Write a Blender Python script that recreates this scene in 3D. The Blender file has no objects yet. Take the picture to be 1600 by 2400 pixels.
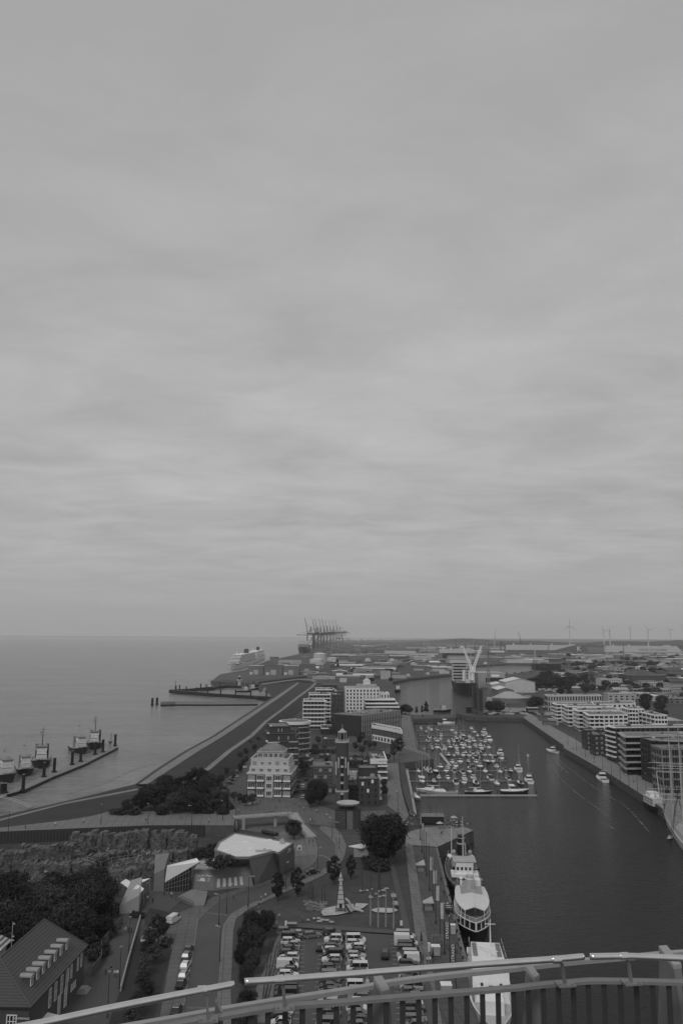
import bpy, math, random
from mathutils import Vector, Matrix, geometry
random.seed(7)
R = math.radians
sc = bpy.context.scene
# ---------------- camera, world, sun, exposure ----------------
F = 1867.0; CAMH = 75.0
PITCH = math.atan(292/F); ROLL = R(0.33)
ROT = Matrix.Rotation(math.pi/2+PITCH, 3, 'X') @ Matrix.Rotation(ROLL, 3, 'Z')
cd = bpy.data.cameras.new('camera'); cam = bpy.data.objects.new('camera', cd)
sc.collection.objects.link(cam); sc.camera = cam
cam.matrix_world = Matrix.Translation((0, 0, CAMH)) @ ROT.to_4x4()
cd.sensor_fit = 'VERTICAL'; cd.sensor_height = 36; cd.sensor_width = 24
cd.lens = F*36/2400; cd.clip_start = 0.1; cd.clip_end = 90000
w = bpy.data.worlds.new("World"); sc.world = w; w.use_nodes = True
nt = w.node_tree; N = nt.nodes; L = nt.links; N.clear()
def node(nt, t, **k):
    n = nt.nodes.new(t)
    for a, b in k.items():
        if a in ('inp',):
            for i, v in b.items(): n.inputs[i].default_value = v
        else: setattr(n, a, b)
    return n
out = node(nt, 'ShaderNodeOutputWorld'); bg = node(nt, 'ShaderNodeBackground')
sky = node(nt, 'ShaderNodeTexSky'); sky.sky_type = 'NISHITA'; sky.sun_disc = False
SUN_EL, SUN_AZ = R(48), R(200)
sky.sun_elevation = SUN_EL; sky.sun_rotation = SUN_AZ
bw = node(nt, 'ShaderNodeRGBToBW'); L.new(sky.outputs[0], bw.inputs[0])
tc = node(nt, 'ShaderNodeTexCoord'); sep = node(nt, 'ShaderNodeSeparateXYZ'); L.new(tc.outputs['Generated'], sep.inputs[0])
# cloud deck: project the view direction on a high flat layer, so clouds foreshorten toward the horizon
def mth(nt, op, a, b=None, c=None, clamp=False):
    m = nt.nodes.new('ShaderNodeMath'); m.operation = op; m.use_clamp = clamp
    for i, v in enumerate((a, b, c)):
        if v is None: continue
        if isinstance(v, (int, float)): m.inputs[i].default_value = v
        else: nt.links.new(v, m.inputs[i])
    return m.outputs[0]
zc = mth(nt, 'ADD', mth(nt, 'MAXIMUM', sep.outputs[2], 0.0), 0.09)
cx = mth(nt, 'DIVIDE', sep.outputs[0], zc); cy = mth(nt, 'DIVIDE', sep.outputs[1], zc)
cmb = node(nt, 'ShaderNodeCombineXYZ'); L.new(mth(nt, 'MULTIPLY', cx, 0.72), cmb.inputs[0]); L.new(cy, cmb.inputs[1])
n1 = node(nt, 'ShaderNodeTexNoise', inp={'Scale': 0.55, 'Detail': 3.0, 'Roughness': 0.5, 'Distortion': 0.35}); L.new(cmb.outputs[0], n1.inputs['Vector'])
n2 = node(nt, 'ShaderNodeTexNoise', inp={'Scale': 2.7, 'Detail': 7.0, 'Roughness': 0.6, 'Distortion': 0.4}); L.new(cmb.outputs[0], n2.inputs['Vector'])
s = mth(nt, 'ADD', mth(nt, 'MULTIPLY', mth(nt, 'SUBTRACT', n1.outputs[0], 0.5), 0.62), mth(nt, 'MULTIPLY', mth(nt, 'SUBTRACT', n2.outputs[0], 0.5), 0.62))
amp = mth(nt, 'MULTIPLY', mth(nt, 'MULTIPLY', mth(nt, 'SUBTRACT', 1.25, sep.outputs[2]), mth(nt, 'MINIMUM', mth(nt, 'MULTIPLY', mth(nt, 'MAXIMUM', sep.outputs[2], 0), 7.0), 1.0)), 1.0)
s = mth(nt, 'MULTIPLY', s, amp)
# bright band a third of the way up, duller toward zenith and horizon
up = mth(nt, 'MAXIMUM', sep.outputs[2], 0.0)
gr = node(nt, 'ShaderNodeValToRGB'); L.new(up, gr.inputs[0]); cr = gr.color_ramp
def stop(p, v):
    e = cr.elements.new(p); e.color = (v, v, v, 1)
cr.elements[0].color = (.31, .31, .31, 1); cr.elements[1].color = (.34, .34, .34, 1)
for p, v in ((.03, .325), (.09, .365), (.2, .39), (.4, .385), (.6, .35)): stop(p, v)
tot = mth(nt, 'MULTIPLY', gr.outputs[0], mth(nt, 'ADD', s, 1.15))
nish = mth(nt, 'MULTIPLY', bw.outputs[0], 0.08)
tot = mth(nt, 'ADD', mth(nt, 'MULTIPLY', tot, 0.97), mth(nt, 'MULTIPLY', mth(nt, 'MINIMUM', nish, 0.5), 0.03))
L.new(tot, bg.inputs[0]); bg.inputs[1].default_value = 1.0; L.new(bg.outputs[0], out.inputs[0])
sl = bpy.data.lights.new('sun', 'SUN'); sl.energy = 1.15; sl.angle = R(20); sl.color = (1, 1, 1); sl.specular_factor = .25
so = bpy.data.objects.new('sun', sl); sc.collection.objects.link(so)
so.rotation_euler = Vector((-math.sin(SUN_AZ)*math.cos(SUN_EL), -math.cos(SUN_AZ)*math.cos(SUN_EL)*1, -math.sin(SUN_EL))).to_track_quat('-Z', 'Y').to_euler()
vs = sc.view_settings; vs.view_transform = 'Standard'; vs.look = 'None'; vs.exposure = 0; vs.gamma = 1
sc.cycles.volume_bounces = 1; sc.cycles.max_bounces = 6; sc.cycles.use_denoising = True

# ---------------- measuring helpers (photo pixel of a point on a level -> metres) ----------------
def ray(px, py): return ROT @ Vector(((px-800)/F, (1200-py)/F, -1))
def G(px, py, z=0.0):
    d = ray(px, py); t = (z-CAMH)/d.z
    return Vector((d.x*t, d.y*t, z))
def P2(px, py, z=0.0): p = G(px, py, z); return (p.x, p.y)
ROTI = ROT.transposed()
def proj(p):
    q = ROTI @ (Vector(p)-Vector((0, 0, CAMH))); return (800+F*q.x/-q.z, 1200-F*q.y/-q.z)
def scale(px, py, z=0.0):
    p = G(px, py, z); q = ROTI @ (p-Vector((0, 0, CAMH))); return F/-q.z     # photo px per metre
def HT(px, pyb, pyt, z0=0.0):      # height of something standing at (px,pyb) whose top is at row pyt
    b = G(px, pyb, z0); d = ray(px, pyt); return CAMH+d.z*(b.y/d.y)

# ---------------- scene helpers ----------------
COL = sc.collection
def props(o, label=None, cat=None, group=None, kind=None, category=None):
    cat = cat or category
    if label: o['label'] = label
    if cat: o['category'] = cat
    if group: o['group'] = group
    if kind: o['kind'] = kind
    return o
def thing(name, label, cat, loc=(0, 0, 0), rz=0.0, group=None):
    o = bpy.data.objects.new(name, None); COL.objects.link(o); o.location = loc; o.rotation_euler = (0, 0, rz)
    o.empty_display_size = .5
    return props(o, label, cat, group)
def copy_tree(o, parent=None):
    c = o.copy(); COL.objects.link(c); c.parent = parent
    for ch in list(o.children): copy_tree(ch, c)
    return c
def wipe(o):
    for ch in list(o.children): wipe(ch)
    bpy.data.objects.remove(o)
RANKS = {}
def later(o, phrase, cat, group):   # label completed at the end by its place in the row
    o['category'] = cat; o['group'] = group; RANKS.setdefault((phrase, group), []).append(o)
def ordi(n):
    return '%d%s' % (n, 'th' if 10 <= n % 100 <= 20 else {1: 'st', 2: 'nd', 3: 'rd'}.get(n % 10, 'th'))
def finish_labels():
    for (ph, g), lst in RANKS.items():
        if len(lst) == 1: lst[0]['label'] = ph; continue
        lst.sort(key=lambda o: proj(o.location)[0] if o.type == 'EMPTY' or o.location.length > .01 else proj(o.matrix_world @ Vector(o.bound_box[0]))[0])
        for i, o in enumerate(lst):
            k = len(lst)
            o['label'] = ph+(', leftmost' if i == 0 else ', rightmost' if i == k-1 else ', %s from the left' % ordi(i+1))
class MB:
    def __init__(s): s.v = []; s.f = []; s.m = []; s.mi = 0
    def add(s, vs, fs):
        b = len(s.v); s.v += [tuple(x) for x in vs]; s.f += [tuple(b+i for i in f) for f in fs]; s.m += [s.mi]*len(fs); return s
    def box(s, x0, x1, y0, y1, z0, z1):
        return s.add([(x0, y0, z0), (x1, y0, z0), (x1, y1, z0), (x0, y1, z0), (x0, y0, z1), (x1, y0, z1), (x1, y1, z1), (x0, y1, z1)],
              [(3, 2, 1, 0), (4, 5, 6, 7), (0, 1, 5, 4), (1, 2, 6, 5), (2, 3, 7, 6), (3, 0, 4, 7)])
    def obox(s, c, sx, sy, sz, rz=0, rx=0, ry=0):   # box centred in c (z = centre)
        M = Matrix.Translation(c) @ Matrix.Rotation(rz, 4, 'Z') @ Matrix.Rotation(ry, 4, 'Y') @ Matrix.Rotation(rx, 4, 'X')
        vs = [M @ Vector((a*sx/2, b*sy/2, c2*sz/2)) for c2 in (-1, 1) for a, b in ((-1, -1), (1, -1), (1, 1), (-1, 1))]
        return s.add(vs, [(3, 2, 1, 0), (4, 5, 6, 7), (0, 1, 5, 4), (1, 2, 6, 5), (2, 3, 7, 6), (3, 0, 4, 7)])
    def prism(s, poly, z0, z1, poly2=None):
        n = len(poly); p2 = poly2 or poly
        ar = sum(poly[i][0]*poly[(i+1) % n][1]-poly[(i+1) % n][0]*poly[i][1] for i in range(n))
        if ar < 0: poly = poly[::-1]; p2 = p2[::-1]
        zz0 = z0 if isinstance(z0, (list, tuple)) else [z0]*n; zz1 = z1 if isinstance(z1, (list, tuple)) else [z1]*n
        if ar < 0: zz0 = zz0[::-1]; zz1 = zz1[::-1]
        vs = [(p[0], p[1], z) for p, z in zip(poly, zz0)]+[(p[0], p[1], z) for p, z in zip(p2, zz1)]
        s.add(vs, [(i, (i+1) % n, n+(i+1) % n, n+i) for i in range(n)])
        tri = geometry.tessellate_polygon([[Vector((p[0], p[1], 0)) for p in p2]])
        b = len(s.v)-2*n
        for t in tri:
            a, c, d = (Vector((*p2[i][:2], 0)) for i in t)
            if (c-a).cross(d-a).z < 0: t = t[::-1]
            s.f.append(tuple(b+n+i for i in t)); s.m.append(s.mi)
            s.f.append(tuple(b+i for i in t[::-1])); s.m.append(s.mi)
        return s
    def tube(s, p0, p1, r0, r1=None, n=6, cap=True):
        r1 = r0 if r1 is None else r1
        p0 = Vector(p0); p1 = Vector(p1); d = (p1-p0)
        if d.length < 1e-6: return s
        d.normalize(); a = d.orthogonal().normalized(); b = d.cross(a)
        vs = []
        for p, r in ((p0, r0), (p1, r1)):
            for i in range(n):
                t = 2*math.pi*i/n; vs.append(p+a*math.cos(t)*r+b*math.sin(t)*r)
        fs = [(i, (i+1) % n, n+(i+1) % n, n+i) for i in range(n)]
        if cap: fs += [tuple(range(n))[::-1], tuple(range(n, 2*n))]
        return s.add(vs, fs)
    def path(s, pts, r, n=8):
        pts = [Vector(p) for p in pts]; rings = []
        up = Vector((0, 0, 1))
        for i, p in enumerate(pts):
            d = (pts[min(i+1, len(pts)-1)]-pts[max(i-1, 0)]).normalized()
            a = d.cross(up)
            a = a.normalized() if a.length > 1e-4 else d.orthogonal().normalized()
            b = a.cross(d); rings.append([p+a*math.cos(2*math.pi*k/n)*r+b*math.sin(2*math.pi*k/n)*r for k in range(n)])
        return s.loft(rings)
    def bar(s, p0, p1, w_, h_):     # rectangular bar
        p0 = Vector(p0); p1 = Vector(p1); d = (p1-p0).normalized(); a = d.cross(Vector((0, 0, 1)))
        a = a.normalized() if a.length > 1e-4 else Vector((1, 0, 0)); b = a.cross(d)
        rg = [[p+a*x*w_/2+b*y*h_/2 for x, y in ((-1, -1), (1, -1), (1, 1), (-1, 1))] for p in (p0, p1)]
        return s.loft(rg)
    def loft(s, rings, closed=True, cap=True):
        n = len(rings[0]); vs = [p for r in rings for p in r]; fs = []
        for j in range(len(rings)-1):
            for i in range(n if closed else n-1):
                fs.append((j*n+i, j*n+(i+1) % n, (j+1)*n+(i+1) % n, (j+1)*n+i))
        if cap and closed: fs += [tuple(range(n))[::-1], tuple((len(rings)-1)*n+i for i in range(n))]
        return s.add(vs, fs)
    def cyl(s, x, y, z0, z1, r0, r1=None, n=12): return s.tube((x, y, z0), (x, y, z1), r0, r1, n)
    def dome(s, c, rx, ry, rz, n=10, m=5, full=False):
        rings = []
        for j in range(m):
            t = (math.pi/2)*j/m if not full else -math.pi/2+math.pi*(j+.5)/m
            rings.append([(c[0]+rx*math.cos(t)*math.cos(2*math.pi*i/n), c[1]+ry*math.cos(t)*math.sin(2*math.pi*i/n), c[2]+rz*math.sin(t)) for i in range(n)])
        return s.loft(rings)
    def mesh(s, name, mats, smooth=False):
        me = bpy.data.meshes.new(name); me.from_pydata(s.v, [], s.f)
        mats = mats if isinstance(mats, (list, tuple)) else [mats]
        for m in mats: me.materials.append(m)
        if len(mats) > 1: me.polygons.foreach_set('material_index', s.m)
        if smooth: me.polygons.foreach_set('use_smooth', [True]*len(s.f))
        me.update(); return me
    def build(s, name, mats, parent=None, loc=None, rz=None, smooth=False, **pr):
        o = bpy.data.objects.new(name, s.mesh(name, mats, smooth)); COL.objects.link(o)
        if parent is not None: o.parent = parent
        if loc is not None: o.location = loc
        if rz is not None: o.rotation_euler = (0, 0, rz)
        return props(o, **pr)
def inst(name, me, parent=None, loc=(0, 0, 0), rz=0, sc_=None):
    o = bpy.data.objects.new(name, me); COL.objects.link(o); o.parent = parent; o.location = loc; o.rotation_euler = (0, 0, rz)
    if sc_: o.scale = sc_
    return o

# ---------------- materials ----------------
MC = {}
def grey(v, rough=.7, ns=.6, amt=.22, metal=0.0, bump=0.0, det=4, spec=.4, ns2=None, amt2=0.0, stretch=None, world=False, joint=0):
    key = (v, rough, ns, amt, metal, bump, det, spec, ns2, amt2, stretch, world, joint)
    if key in MC: return MC[key]
    m = bpy.data.materials.new('grey_%d_%d' % (int(v*1000), len(MC))); m.use_nodes = True; t = m.node_tree
    b = t.nodes['Principled BSDF']; b.inputs['Roughness'].default_value = rough; b.inputs['Metallic'].default_value = metal
    b.inputs['Specular IOR Level'].default_value = spec
    tc = t.nodes.new('ShaderNodeTexCoord'); src = tc.outputs['Object']
    if world: g_ = t.nodes.new('ShaderNodeNewGeometry'); src = g_.outputs['Position']
    if stretch:
        mp = t.nodes.new('ShaderNodeMapping'); mp.inputs['Scale'].default_value = stretch; t.links.new(src, mp.inputs[0]); src = mp.outputs[0]
    n = t.nodes.new('ShaderNodeTexNoise'); n.inputs['Scale'].default_value = ns; n.inputs['Detail'].default_value = det
    n.inputs['Roughness'].default_value = .6
    t.links.new(src, n.inputs['Vector'])
    f = mth(t, 'MULTIPLY_ADD', mth(t, 'SUBTRACT', n.outputs[0], .5), amt*5.5, 1.0)
    if ns2:
        k = t.nodes.new('ShaderNodeTexNoise'); k.inputs['Scale'].default_value = ns2; k.inputs['Detail'].default_value = 3
        t.links.new(src, k.inputs['Vector'])
        f = mth(t, 'MULTIPLY', f, mth(t, 'MULTIPLY_ADD', mth(t, 'SUBTRACT', k.outputs[0], .5), amt2*6, 1.0))
    if joint:      # slab joints
        sp = t.nodes.new('ShaderNodeSeparateXYZ'); t.links.new(src, sp.inputs[0])
        for ax in (0, 1):
            j = mth(t, 'LESS_THAN', mth(t, 'FRACT', mth(t, 'MULTIPLY', mth(t, 'ADD', sp.outputs[ax], mth(t, 'MULTIPLY', sp.outputs[1-ax], .12*(1-2*ax))), 1/joint)), .09)
            f = mth(t, 'MULTIPLY', f, mth(t, 'MULTIPLY_ADD', j, -.32, 1.0))
    f = mth(t, 'MULTIPLY', mth(t, 'MAXIMUM', f, .15), v, clamp=True)
    t.links.new(f, b.inputs['Base Color'])
    if v in (.031, .042) and spec == .15:      # each tree its own tone
        oi = t.nodes.new('ShaderNodeObjectInfo'); f2 = mth(t, 'MULTIPLY', f, mth(t, 'MULTIPLY_ADD', oi.outputs['Random'], 1.3, .6)); t.links.new(f2, b.inputs['Base Color'])
    if bump:
        bp = t.nodes.new('ShaderNodeBump'); bp.inputs['Strength'].default_value = bump; bp.inputs['Distance'].default_value = .1
        t.links.new(n.outputs[0], bp.inputs['Height']); t.links.new(bp.outputs[0], b.inputs['Normal'])
    MC[key] = m; return m
def rows_mat(v, v2, sc_, axis='Z', rough=.7, duty=.85, world=False, nz=.2):   # tiles / boards / fins in lines
    key = ('rows', v, v2, sc_, axis, duty, world)
    if key in MC: return MC[key]
    m = bpy.data.materials.new('rows_%d' % len(MC)); m.use_nodes = True; t = m.node_tree
    b = t.nodes['Principled BSDF']; b.inputs['Roughness'].default_value = rough
    tc = t.nodes.new('ShaderNodeTexCoord'); sp = t.nodes.new('ShaderNodeSeparateXYZ'); t.links.new(tc.outputs['Object'], sp.inputs[0])
    fr = mth(t, 'FRACT', mth(t, 'MULTIPLY', sp.outputs['XYZ'.index(axis)], sc_))
    st = mth(t, 'GREATER_THAN', fr, duty)
    n = t.nodes.new('ShaderNodeTexNoise'); n.inputs['Scale'].default_value = .8; n.inputs['Detail'].default_value = 5; t.links.new(tc.outputs['Object'], n.inputs[0])
    val = mth(t, 'ADD', mth(t, 'MULTIPLY', st, v2-v), v)
    val = mth(t, 'MULTIPLY', val, mth(t, 'MULTIPLY_ADD', mth(t, 'SUBTRACT', n.outputs[0], .5), nz*3, 1.0), clamp=True)
    t.links.new(val, b.inputs['Base Color']); MC[key] = m; return m
WHITE = grey(.72, .5, .8, .05); CREAM = grey(.5, .7, .7, .07); PALE = grey(.38, .7, .6, .12); MID = grey(.2, .75, .6, .14)
ROOFG = grey(.17, .85, .35, .16, ns2=3, amt2=.06); ROOFD = grey(.09, .85, .4, .16); BRICK = grey(.075, .85, 1.2, .14); BRICK2 = grey(.05, .85, 1.0, .14)
DARK = grey(.03, .6, .8, .15); BLACK = grey(.012, .5, .8, .1); GLASS = grey(.018, .12, 1.0, .3, spec=.7); GLASSL = grey(.3, .25, 1.5, .35, spec=.6)
STEEL = grey(.5, .28, 30, .04, metal=1.0); CONC = grey(.3, .85, .5, .14, ns2=5, amt2=.06); RUST = grey(.045, .8, .9, .2)
def water_mat(name, base, rough, spec, sc1, bump, dist=.25):
    m = bpy.data.materials.new(name); m.use_nodes = True; t = m.node_tree; b = t.nodes['Principled BSDF']
    b.inputs['Roughness'].default_value = rough; b.inputs['Specular IOR Level'].default_value = spec; b.inputs['IOR'].default_value = 1.33
    g_ = t.nodes.new('ShaderNodeNewGeometry'); mp = t.nodes.new('ShaderNodeMapping'); mp.inputs['Scale'].default_value = (1, 2.2, 1); mp.inputs['Rotation'].default_value = (0, 0, .12)
    t.links.new(g_.outputs['Position'], mp.inputs[0])
    n = t.nodes.new('ShaderNodeTexNoise'); n.inputs['Scale'].default_value = sc1; n.inputs['Detail'].default_value = 7; n.inputs['Roughness'].default_value = .62; t.links.new(mp.outputs[0], n.inputs[0])
    k = t.nodes.new('ShaderNodeTexNoise'); k.inputs['Scale'].default_value = .006; k.inputs['Detail'].default_value = 6; k.inputs['Roughness'].default_value = .6; k.inputs['Distortion'].default_value = .6; t.links.new(mp.outputs[0], k.inputs[0])
    bp = t.nodes.new('ShaderNodeBump'); bp.inputs['Strength'].default_value = bump; bp.inputs['Distance'].default_value = dist
    t.links.new(n.outputs[0], bp.inputs['Height']); t.links.new(bp.outputs[0], b.inputs['Normal'])
    f = mth(t, 'MULTIPLY', mth(t, 'MULTIPLY_ADD', mth(t, 'SUBTRACT', k.outputs[0], .5), .9, 1.0), base)
    f = mth(t, 'MULTIPLY', f, mth(t, 'MULTIPLY_ADD', mth(t, 'SUBTRACT', n.outputs[0], .5), .8, 1.0), clamp=True)  # ripple highlights and shade also painted into base colour, following the bump
    t.links.new(f, b.inputs['Base Color']); return m
SEAM = water_mat('sea_water', .2, .22, .3, .09, 1.0, 3.0)
DOCKM = water_mat('dock_water', .014, .09, .45, .3, 1.0, 1.3)
# ================= SETTING =================
def sheet(name, poly, z, mat, holes=(), kind='structure', **pr):
    lists = [[Vector((p[0], p[1], 0)) for p in poly]]+[[Vector((p[0], p[1], 0)) for p in h] for h in holes]
    flat = [p for l_ in lists for p in l_]; tri = geometry.tessellate_polygon(lists); fs = []
    for t in tri:
        a, b, c = (flat[i] for i in t)
        fs.append(t if (b-a).cross(c-a).z > 0 else t[::-1])
    mb = MB(); mb.add([(p.x, p.y, z) for p in flat], fs); return mb.build(name, mat, kind=kind, **pr)
def pp(pts, z=0.0): return [P2(x, y, z) for x, y in pts]
WL = -4.0
COAST = [(-700, -60), P2(-300, 1975), P2(0, 1911), P2(153, 1876), P2(316, 1838), P2(357, 1810), P2(423, 1766), P2(485, 1733), P2(551, 1690), P2(602, 1657), P2(636, 1634),
         P2(628, 1627), P2(607, 1613), P2(606, 1605.5), P2(500, 1601.5), P2(494, 1597), P2(517, 1580), P2(575, 1571), P2(628, 1548), P2(700, 1533), P2(722, 1521), P2(760, 1509), P2(800, 1501)]
LAND = COAST+[(6000, 40000), (60000, 60000), (60000, -60)]
BASIN = pp([(1290, 3000), (1130, 2400), (1092, 2241), (1061, 2125), (1047, 2073), (1025, 1988), (1109, 1948), (1094, 1941), (1056, 1936), (998, 1939), (985, 1922), (968, 1900), (959, 1847), (948, 1795), (946, 1789),
            (1016, 1779), (1006, 1766), (985, 1765), (978, 1757), (966, 1686), (1066, 1683.5), (1071, 1679), (1060, 1674.5), (968, 1676), (941, 1669), (931, 1640), (925, 1624), (919, 1598), (964, 1590), (1012, 1585), (1058, 1581), (1090, 1568), (1110, 1560), (1185, 1556),
            (1255, 1557), (1257, 1569), (1206, 1579), (1140, 1585), (1126, 1600), (1129, 1632), (1108, 1655), (1072, 1667), (1068, 1671), (1090, 1678), (1160, 1681), (1225, 1682), (1320, 1747), (1319, 1753), (1404, 1801), (1435, 1819), (1483, 1850),
            (1526, 1878), (1600, 1930), (1750, 2045), (2900, 3000)])
W2 = pp([(838, 1549), (905, 1548), (962, 1546), (960, 1553), (905, 1556), (832, 1558)])
W3 = pp([(1262, 1559), (1340, 1554), (1400, 1551), (1480, 1549.5), (1480, 1553), (1400, 1557), (1340, 1560), (1264, 1564)])
GROUNDM = grey(.055, .9, .02, .22, ns2=.3, amt2=.14, world=True)
sheet('ground', LAND, 0, GROUNDM, [BASIN, W2, W3])
sea = MB(); sea.add([(-90000, -300, WL), (90000, -300, WL), (90000, 90000, WL), (-90000, 90000, WL)], [(0, 1, 2, 3)]); sea.build('sea', SEAM, kind='structure')
sheet('harbour_water', [(p[0], p[1]) for p in BASIN], WL+.05, DOCKM)
sheet('harbour_water', W2, WL+.05, DOCKM); sheet('harbour_water', W3, WL+.05, DOCKM)
QW = grey(.075, .85, .3, .3, ns2=2, amt2=.12, world=True)
def skirt(name, pts, z0, z1, mat, loop=True, **pr):
    mb = MB(); n = len(pts)
    for i in range(n if loop else n-1):
        a, b = pts[i], pts[(i+1) % n]; mb.add([(a[0], a[1], z0), (b[0], b[1], z0), (b[0], b[1], z1), (a[0], a[1], z1)], [(0, 1, 2, 3)])
    return mb.build(name, mat, kind='structure', **pr)
skirt('quay_wall', BASIN, -7, 0, QW); skirt('quay_wall', W2, -7, 0, QW); skirt('quay_wall', W3, -7, 0, QW); skirt('sea_wall', COAST, -7, 0, QW, loop=False)
def strip(name, A, B, mat, dz=0.0, **pr):     # A, B: lists of (px,py,z)
    mb = MB(); va = [G(*a)+Vector((0, 0, dz)) for a in A]; vb = [G(*b)+Vector((0, 0, dz)) for b in B]; n = len(A)
    mb.add(va+vb, [(i, i+1, n+i+1, n+i) for i in range(n-1)]); o = mb.build(name, mat, **pr)
    o['kind'] = 'structure'; return o
GRASS = grey(.03, .95, .05, .2, ns2=.9, amt2=.1, world=True); GRASS2 = grey(.036, .95, .08, .25, ns2=.7, amt2=.14, world=True)
PATHM = grey(.19, .85, .1, .14, ns2=1.2, amt2=.08, world=True); STONE = grey(.045, .9, .4, .3, world=True)
ASPH = grey(.078, .85, .07, .14, ns2=1.4, amt2=.06, world=True); PAVE = grey(.115, .85, .1, .12, ns2=2.5, amt2=.14, world=True, joint=2.6); PAVL = grey(.155, .85, .1, .11, ns2=2.2, amt2=.12, world=True, joint=3.0)
PAVEW = grey(.21, .85, .1, .1, ns2=1.8, amt2=.08, world=True, joint=4.0); SAND = grey(.4, .9, .3, .14, world=True)
# the dike: stone toe, lower path, seaward slope, crest path, landward slope
ys = [(1838, 316, 326, 345, 430, 445, 500, 1848), (1800, 370, 380, 404, 483, 497, 545, 1812), (1760, 433, 442, 465, 531, 544, 588, 1772), (1725, 498, 506, 523, 583, 594, 631, 1736),
      (1690, 551, 558, 575, 620, 629, 665, 1702), (1660, 598, 605, 618, 661, 669, 700, 1670), (1634, 637, 645, 656, 694, 702, 733, 1641), (1610, 676, 681, 689, 727, 734, 762, 1616), (1600, 692, 697, 702, 737, 743, 772, 1604)]
A_ = [(r[1], r[0], .05) for r in ys]; B_ = [(r[2], r[0], .9) for r in ys]; C_ = [(r[3], r[0], 1.1) for r in ys]; D_ = [(r[4], r[0], 4.8) for r in ys]; E_ = [(r[5], r[0], 4.8) for r in ys]; T_ = [(r[6], r[7], .06) for r in ys]
strip('dike_stone_toe', A_, B_, STONE); strip('lower_dike_path', B_, C_, PATHM); strip('dike_grass', C_, D_, GRASS); strip('crest_path', D_, E_, PATHM, .03); strip('dike_grass', E_, T_, GRASS)
# crest path curling back to the pier head
strip('crest_path', [(734, 1598, 4.9), (728, 1594.5, 4.9), (700, 1592.5, 3), (655, 1599, 1.2), (615, 1605, .3)], [(742, 1597, 4.9), (735, 1592.6, 4.9), (700, 1590.8, 3), (652, 1597, 1.2), (612, 1602.5, .3)], PATHM, .05)
sheet('dike_grass', pp([(610, 1612), (612, 1606), (655, 1600.5), (700, 1594), (728, 1596), (735, 1604), (700, 1612), (655, 1634), (640, 1632), (630, 1622)]), .12, GRASS)
sheet('slipway', pp([(596, 1634), (615, 1620), (619, 1611), (624, 1612), (620, 1622), (632, 1628), (634, 1635)]), .18, PATHM)
sheet('pier_head_quay', pp([(497, 1596), (520, 1580), (620, 1571), (700, 1576), (800, 1577), (700, 1585), (600, 1592)]), .12, ASPH)
skirt('pier_parapet', pp([(494, 1597), (500, 1601.5), (606, 1605.5), (606, 1602), (700, 1590), (760, 1584)]), 0, 2.5, QW, loop=False)
# embankment and promenade at lower left
X4 = [-120, 0, 153, 316]
sh = [(-120, 1937, .05), (0, 1911, .05), (153, 1876.5, .05), (318, 1839, .05)]; p0 = [(-120, 1938, 1), (0, 1912.5, 1), (153, 1878, 1), (320, 1838, 1)]
p1 = [(-120, 1944, 2.2), (0, 1920, 2.2), (153, 1881, 2.2), (322, 1848, 2.2)]; p2 = [(-120, 1948, 2.2), (0, 1924, 2.2), (153, 1884.5, 2.2), (326, 1851, 2.2)]
p3 = [(-120, 1956, 4), (0, 1941, 4), (219, 1914, 4), (345, 1858, 4)]; p4 = [(-120, 1961, 4), (0, 1951, 4), (180, 1943, 4), (350, 1936, 4)]
strip('shore_kerb', sh, p0, PATHM); strip('shore_grass', p0, p1, GRASS); strip('shore_path', p1, p2, PATHM, .02); strip('shore_grass', p2, p3, GRASS)
sheet('park_lawn', pp([(150, 1926), (219, 1914), (345, 1858), (425, 1838), (500, 1848), (528, 1868), (532, 1905), (350, 1906), (262, 1909)], 4), 4.0, GRASS2)
sheet('promenade', pp([(-120, 1955), (0, 1940.5), (160, 1922), (219, 1912), (264, 1900), (526, 1903), (552, 1896), (548, 1935), (480, 1935), (350, 1936), (180, 1943), (0, 1951), (-120, 1960)], 4), 4.06, PAVL)
emb = pp([(-120, 1960), (0, 1951), (180, 1943), (350, 1936), (480, 1935.5), (548, 1935.5), (553, 1896), (533, 1868), (503, 1848)], 4)
SHEETP = rows_mat(.04, .022, .9, 'X', .8, .5)
mbw = MB()
for a, b in zip(emb[:4], emb[1:5]): mbw.bar((a[0], a[1]-.25, 2), (b[0], b[1]-.25, 2), .5, 4.6)
o = mbw.build('retaining_wall', SHEETP, label='dark sheet piled retaining wall between the zoo rocks and the promenade', category='wall')
skirt('embankment_wall', emb, 0, 4, grey(.09, .9, .4, .2), loop=False)
# streets
ROADL = [(400, 2480), (425, 2400), (438, 2317), (455, 2222), (464, 2156), (484, 2136), (511, 2113), (572, 2089), (639, 2067), (694, 2046), (725, 2031), (740, 2015), (744, 1997), (739, 1972), (725, 1942)]
ROADR = [(505, 2480), (505, 2400), (510, 2330), (516, 2253), (519, 2202), (525, 2166), (541, 2144), (572, 2125), (618, 2107), (664, 2086), (710, 2064), (749, 2046), (774, 2024), (786, 2003), (786, 1979), (774, 1963), (749, 1942)]
SIDER = [(544, 2480), (544, 2400), (541, 2330), (543, 2279), (547, 2182), (553, 2155), (581, 2133), (618, 2115), (664, 2094), (716, 2072), (755, 2054), (795, 2028), (807, 2009), (812, 1982), (801, 1957), (786, 1942), (752, 1936)]
sheet('street', pp(ROADL+ROADR[::-1]), .06, ASPH)
sheet('pavement', pp(ROADR+SIDER[::-1]), .16, PAVL)
strip('kerb', [(x-.3, y, .2) for x, y in ROADR], [(x+1.6, y, .2) for x, y in ROADR], PAVEW); strip('kerb', [(x-1.6, y, .19) for x, y in ROADL], [(x+.3, y, .19) for x, y in ROADL], PAVEW)
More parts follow.
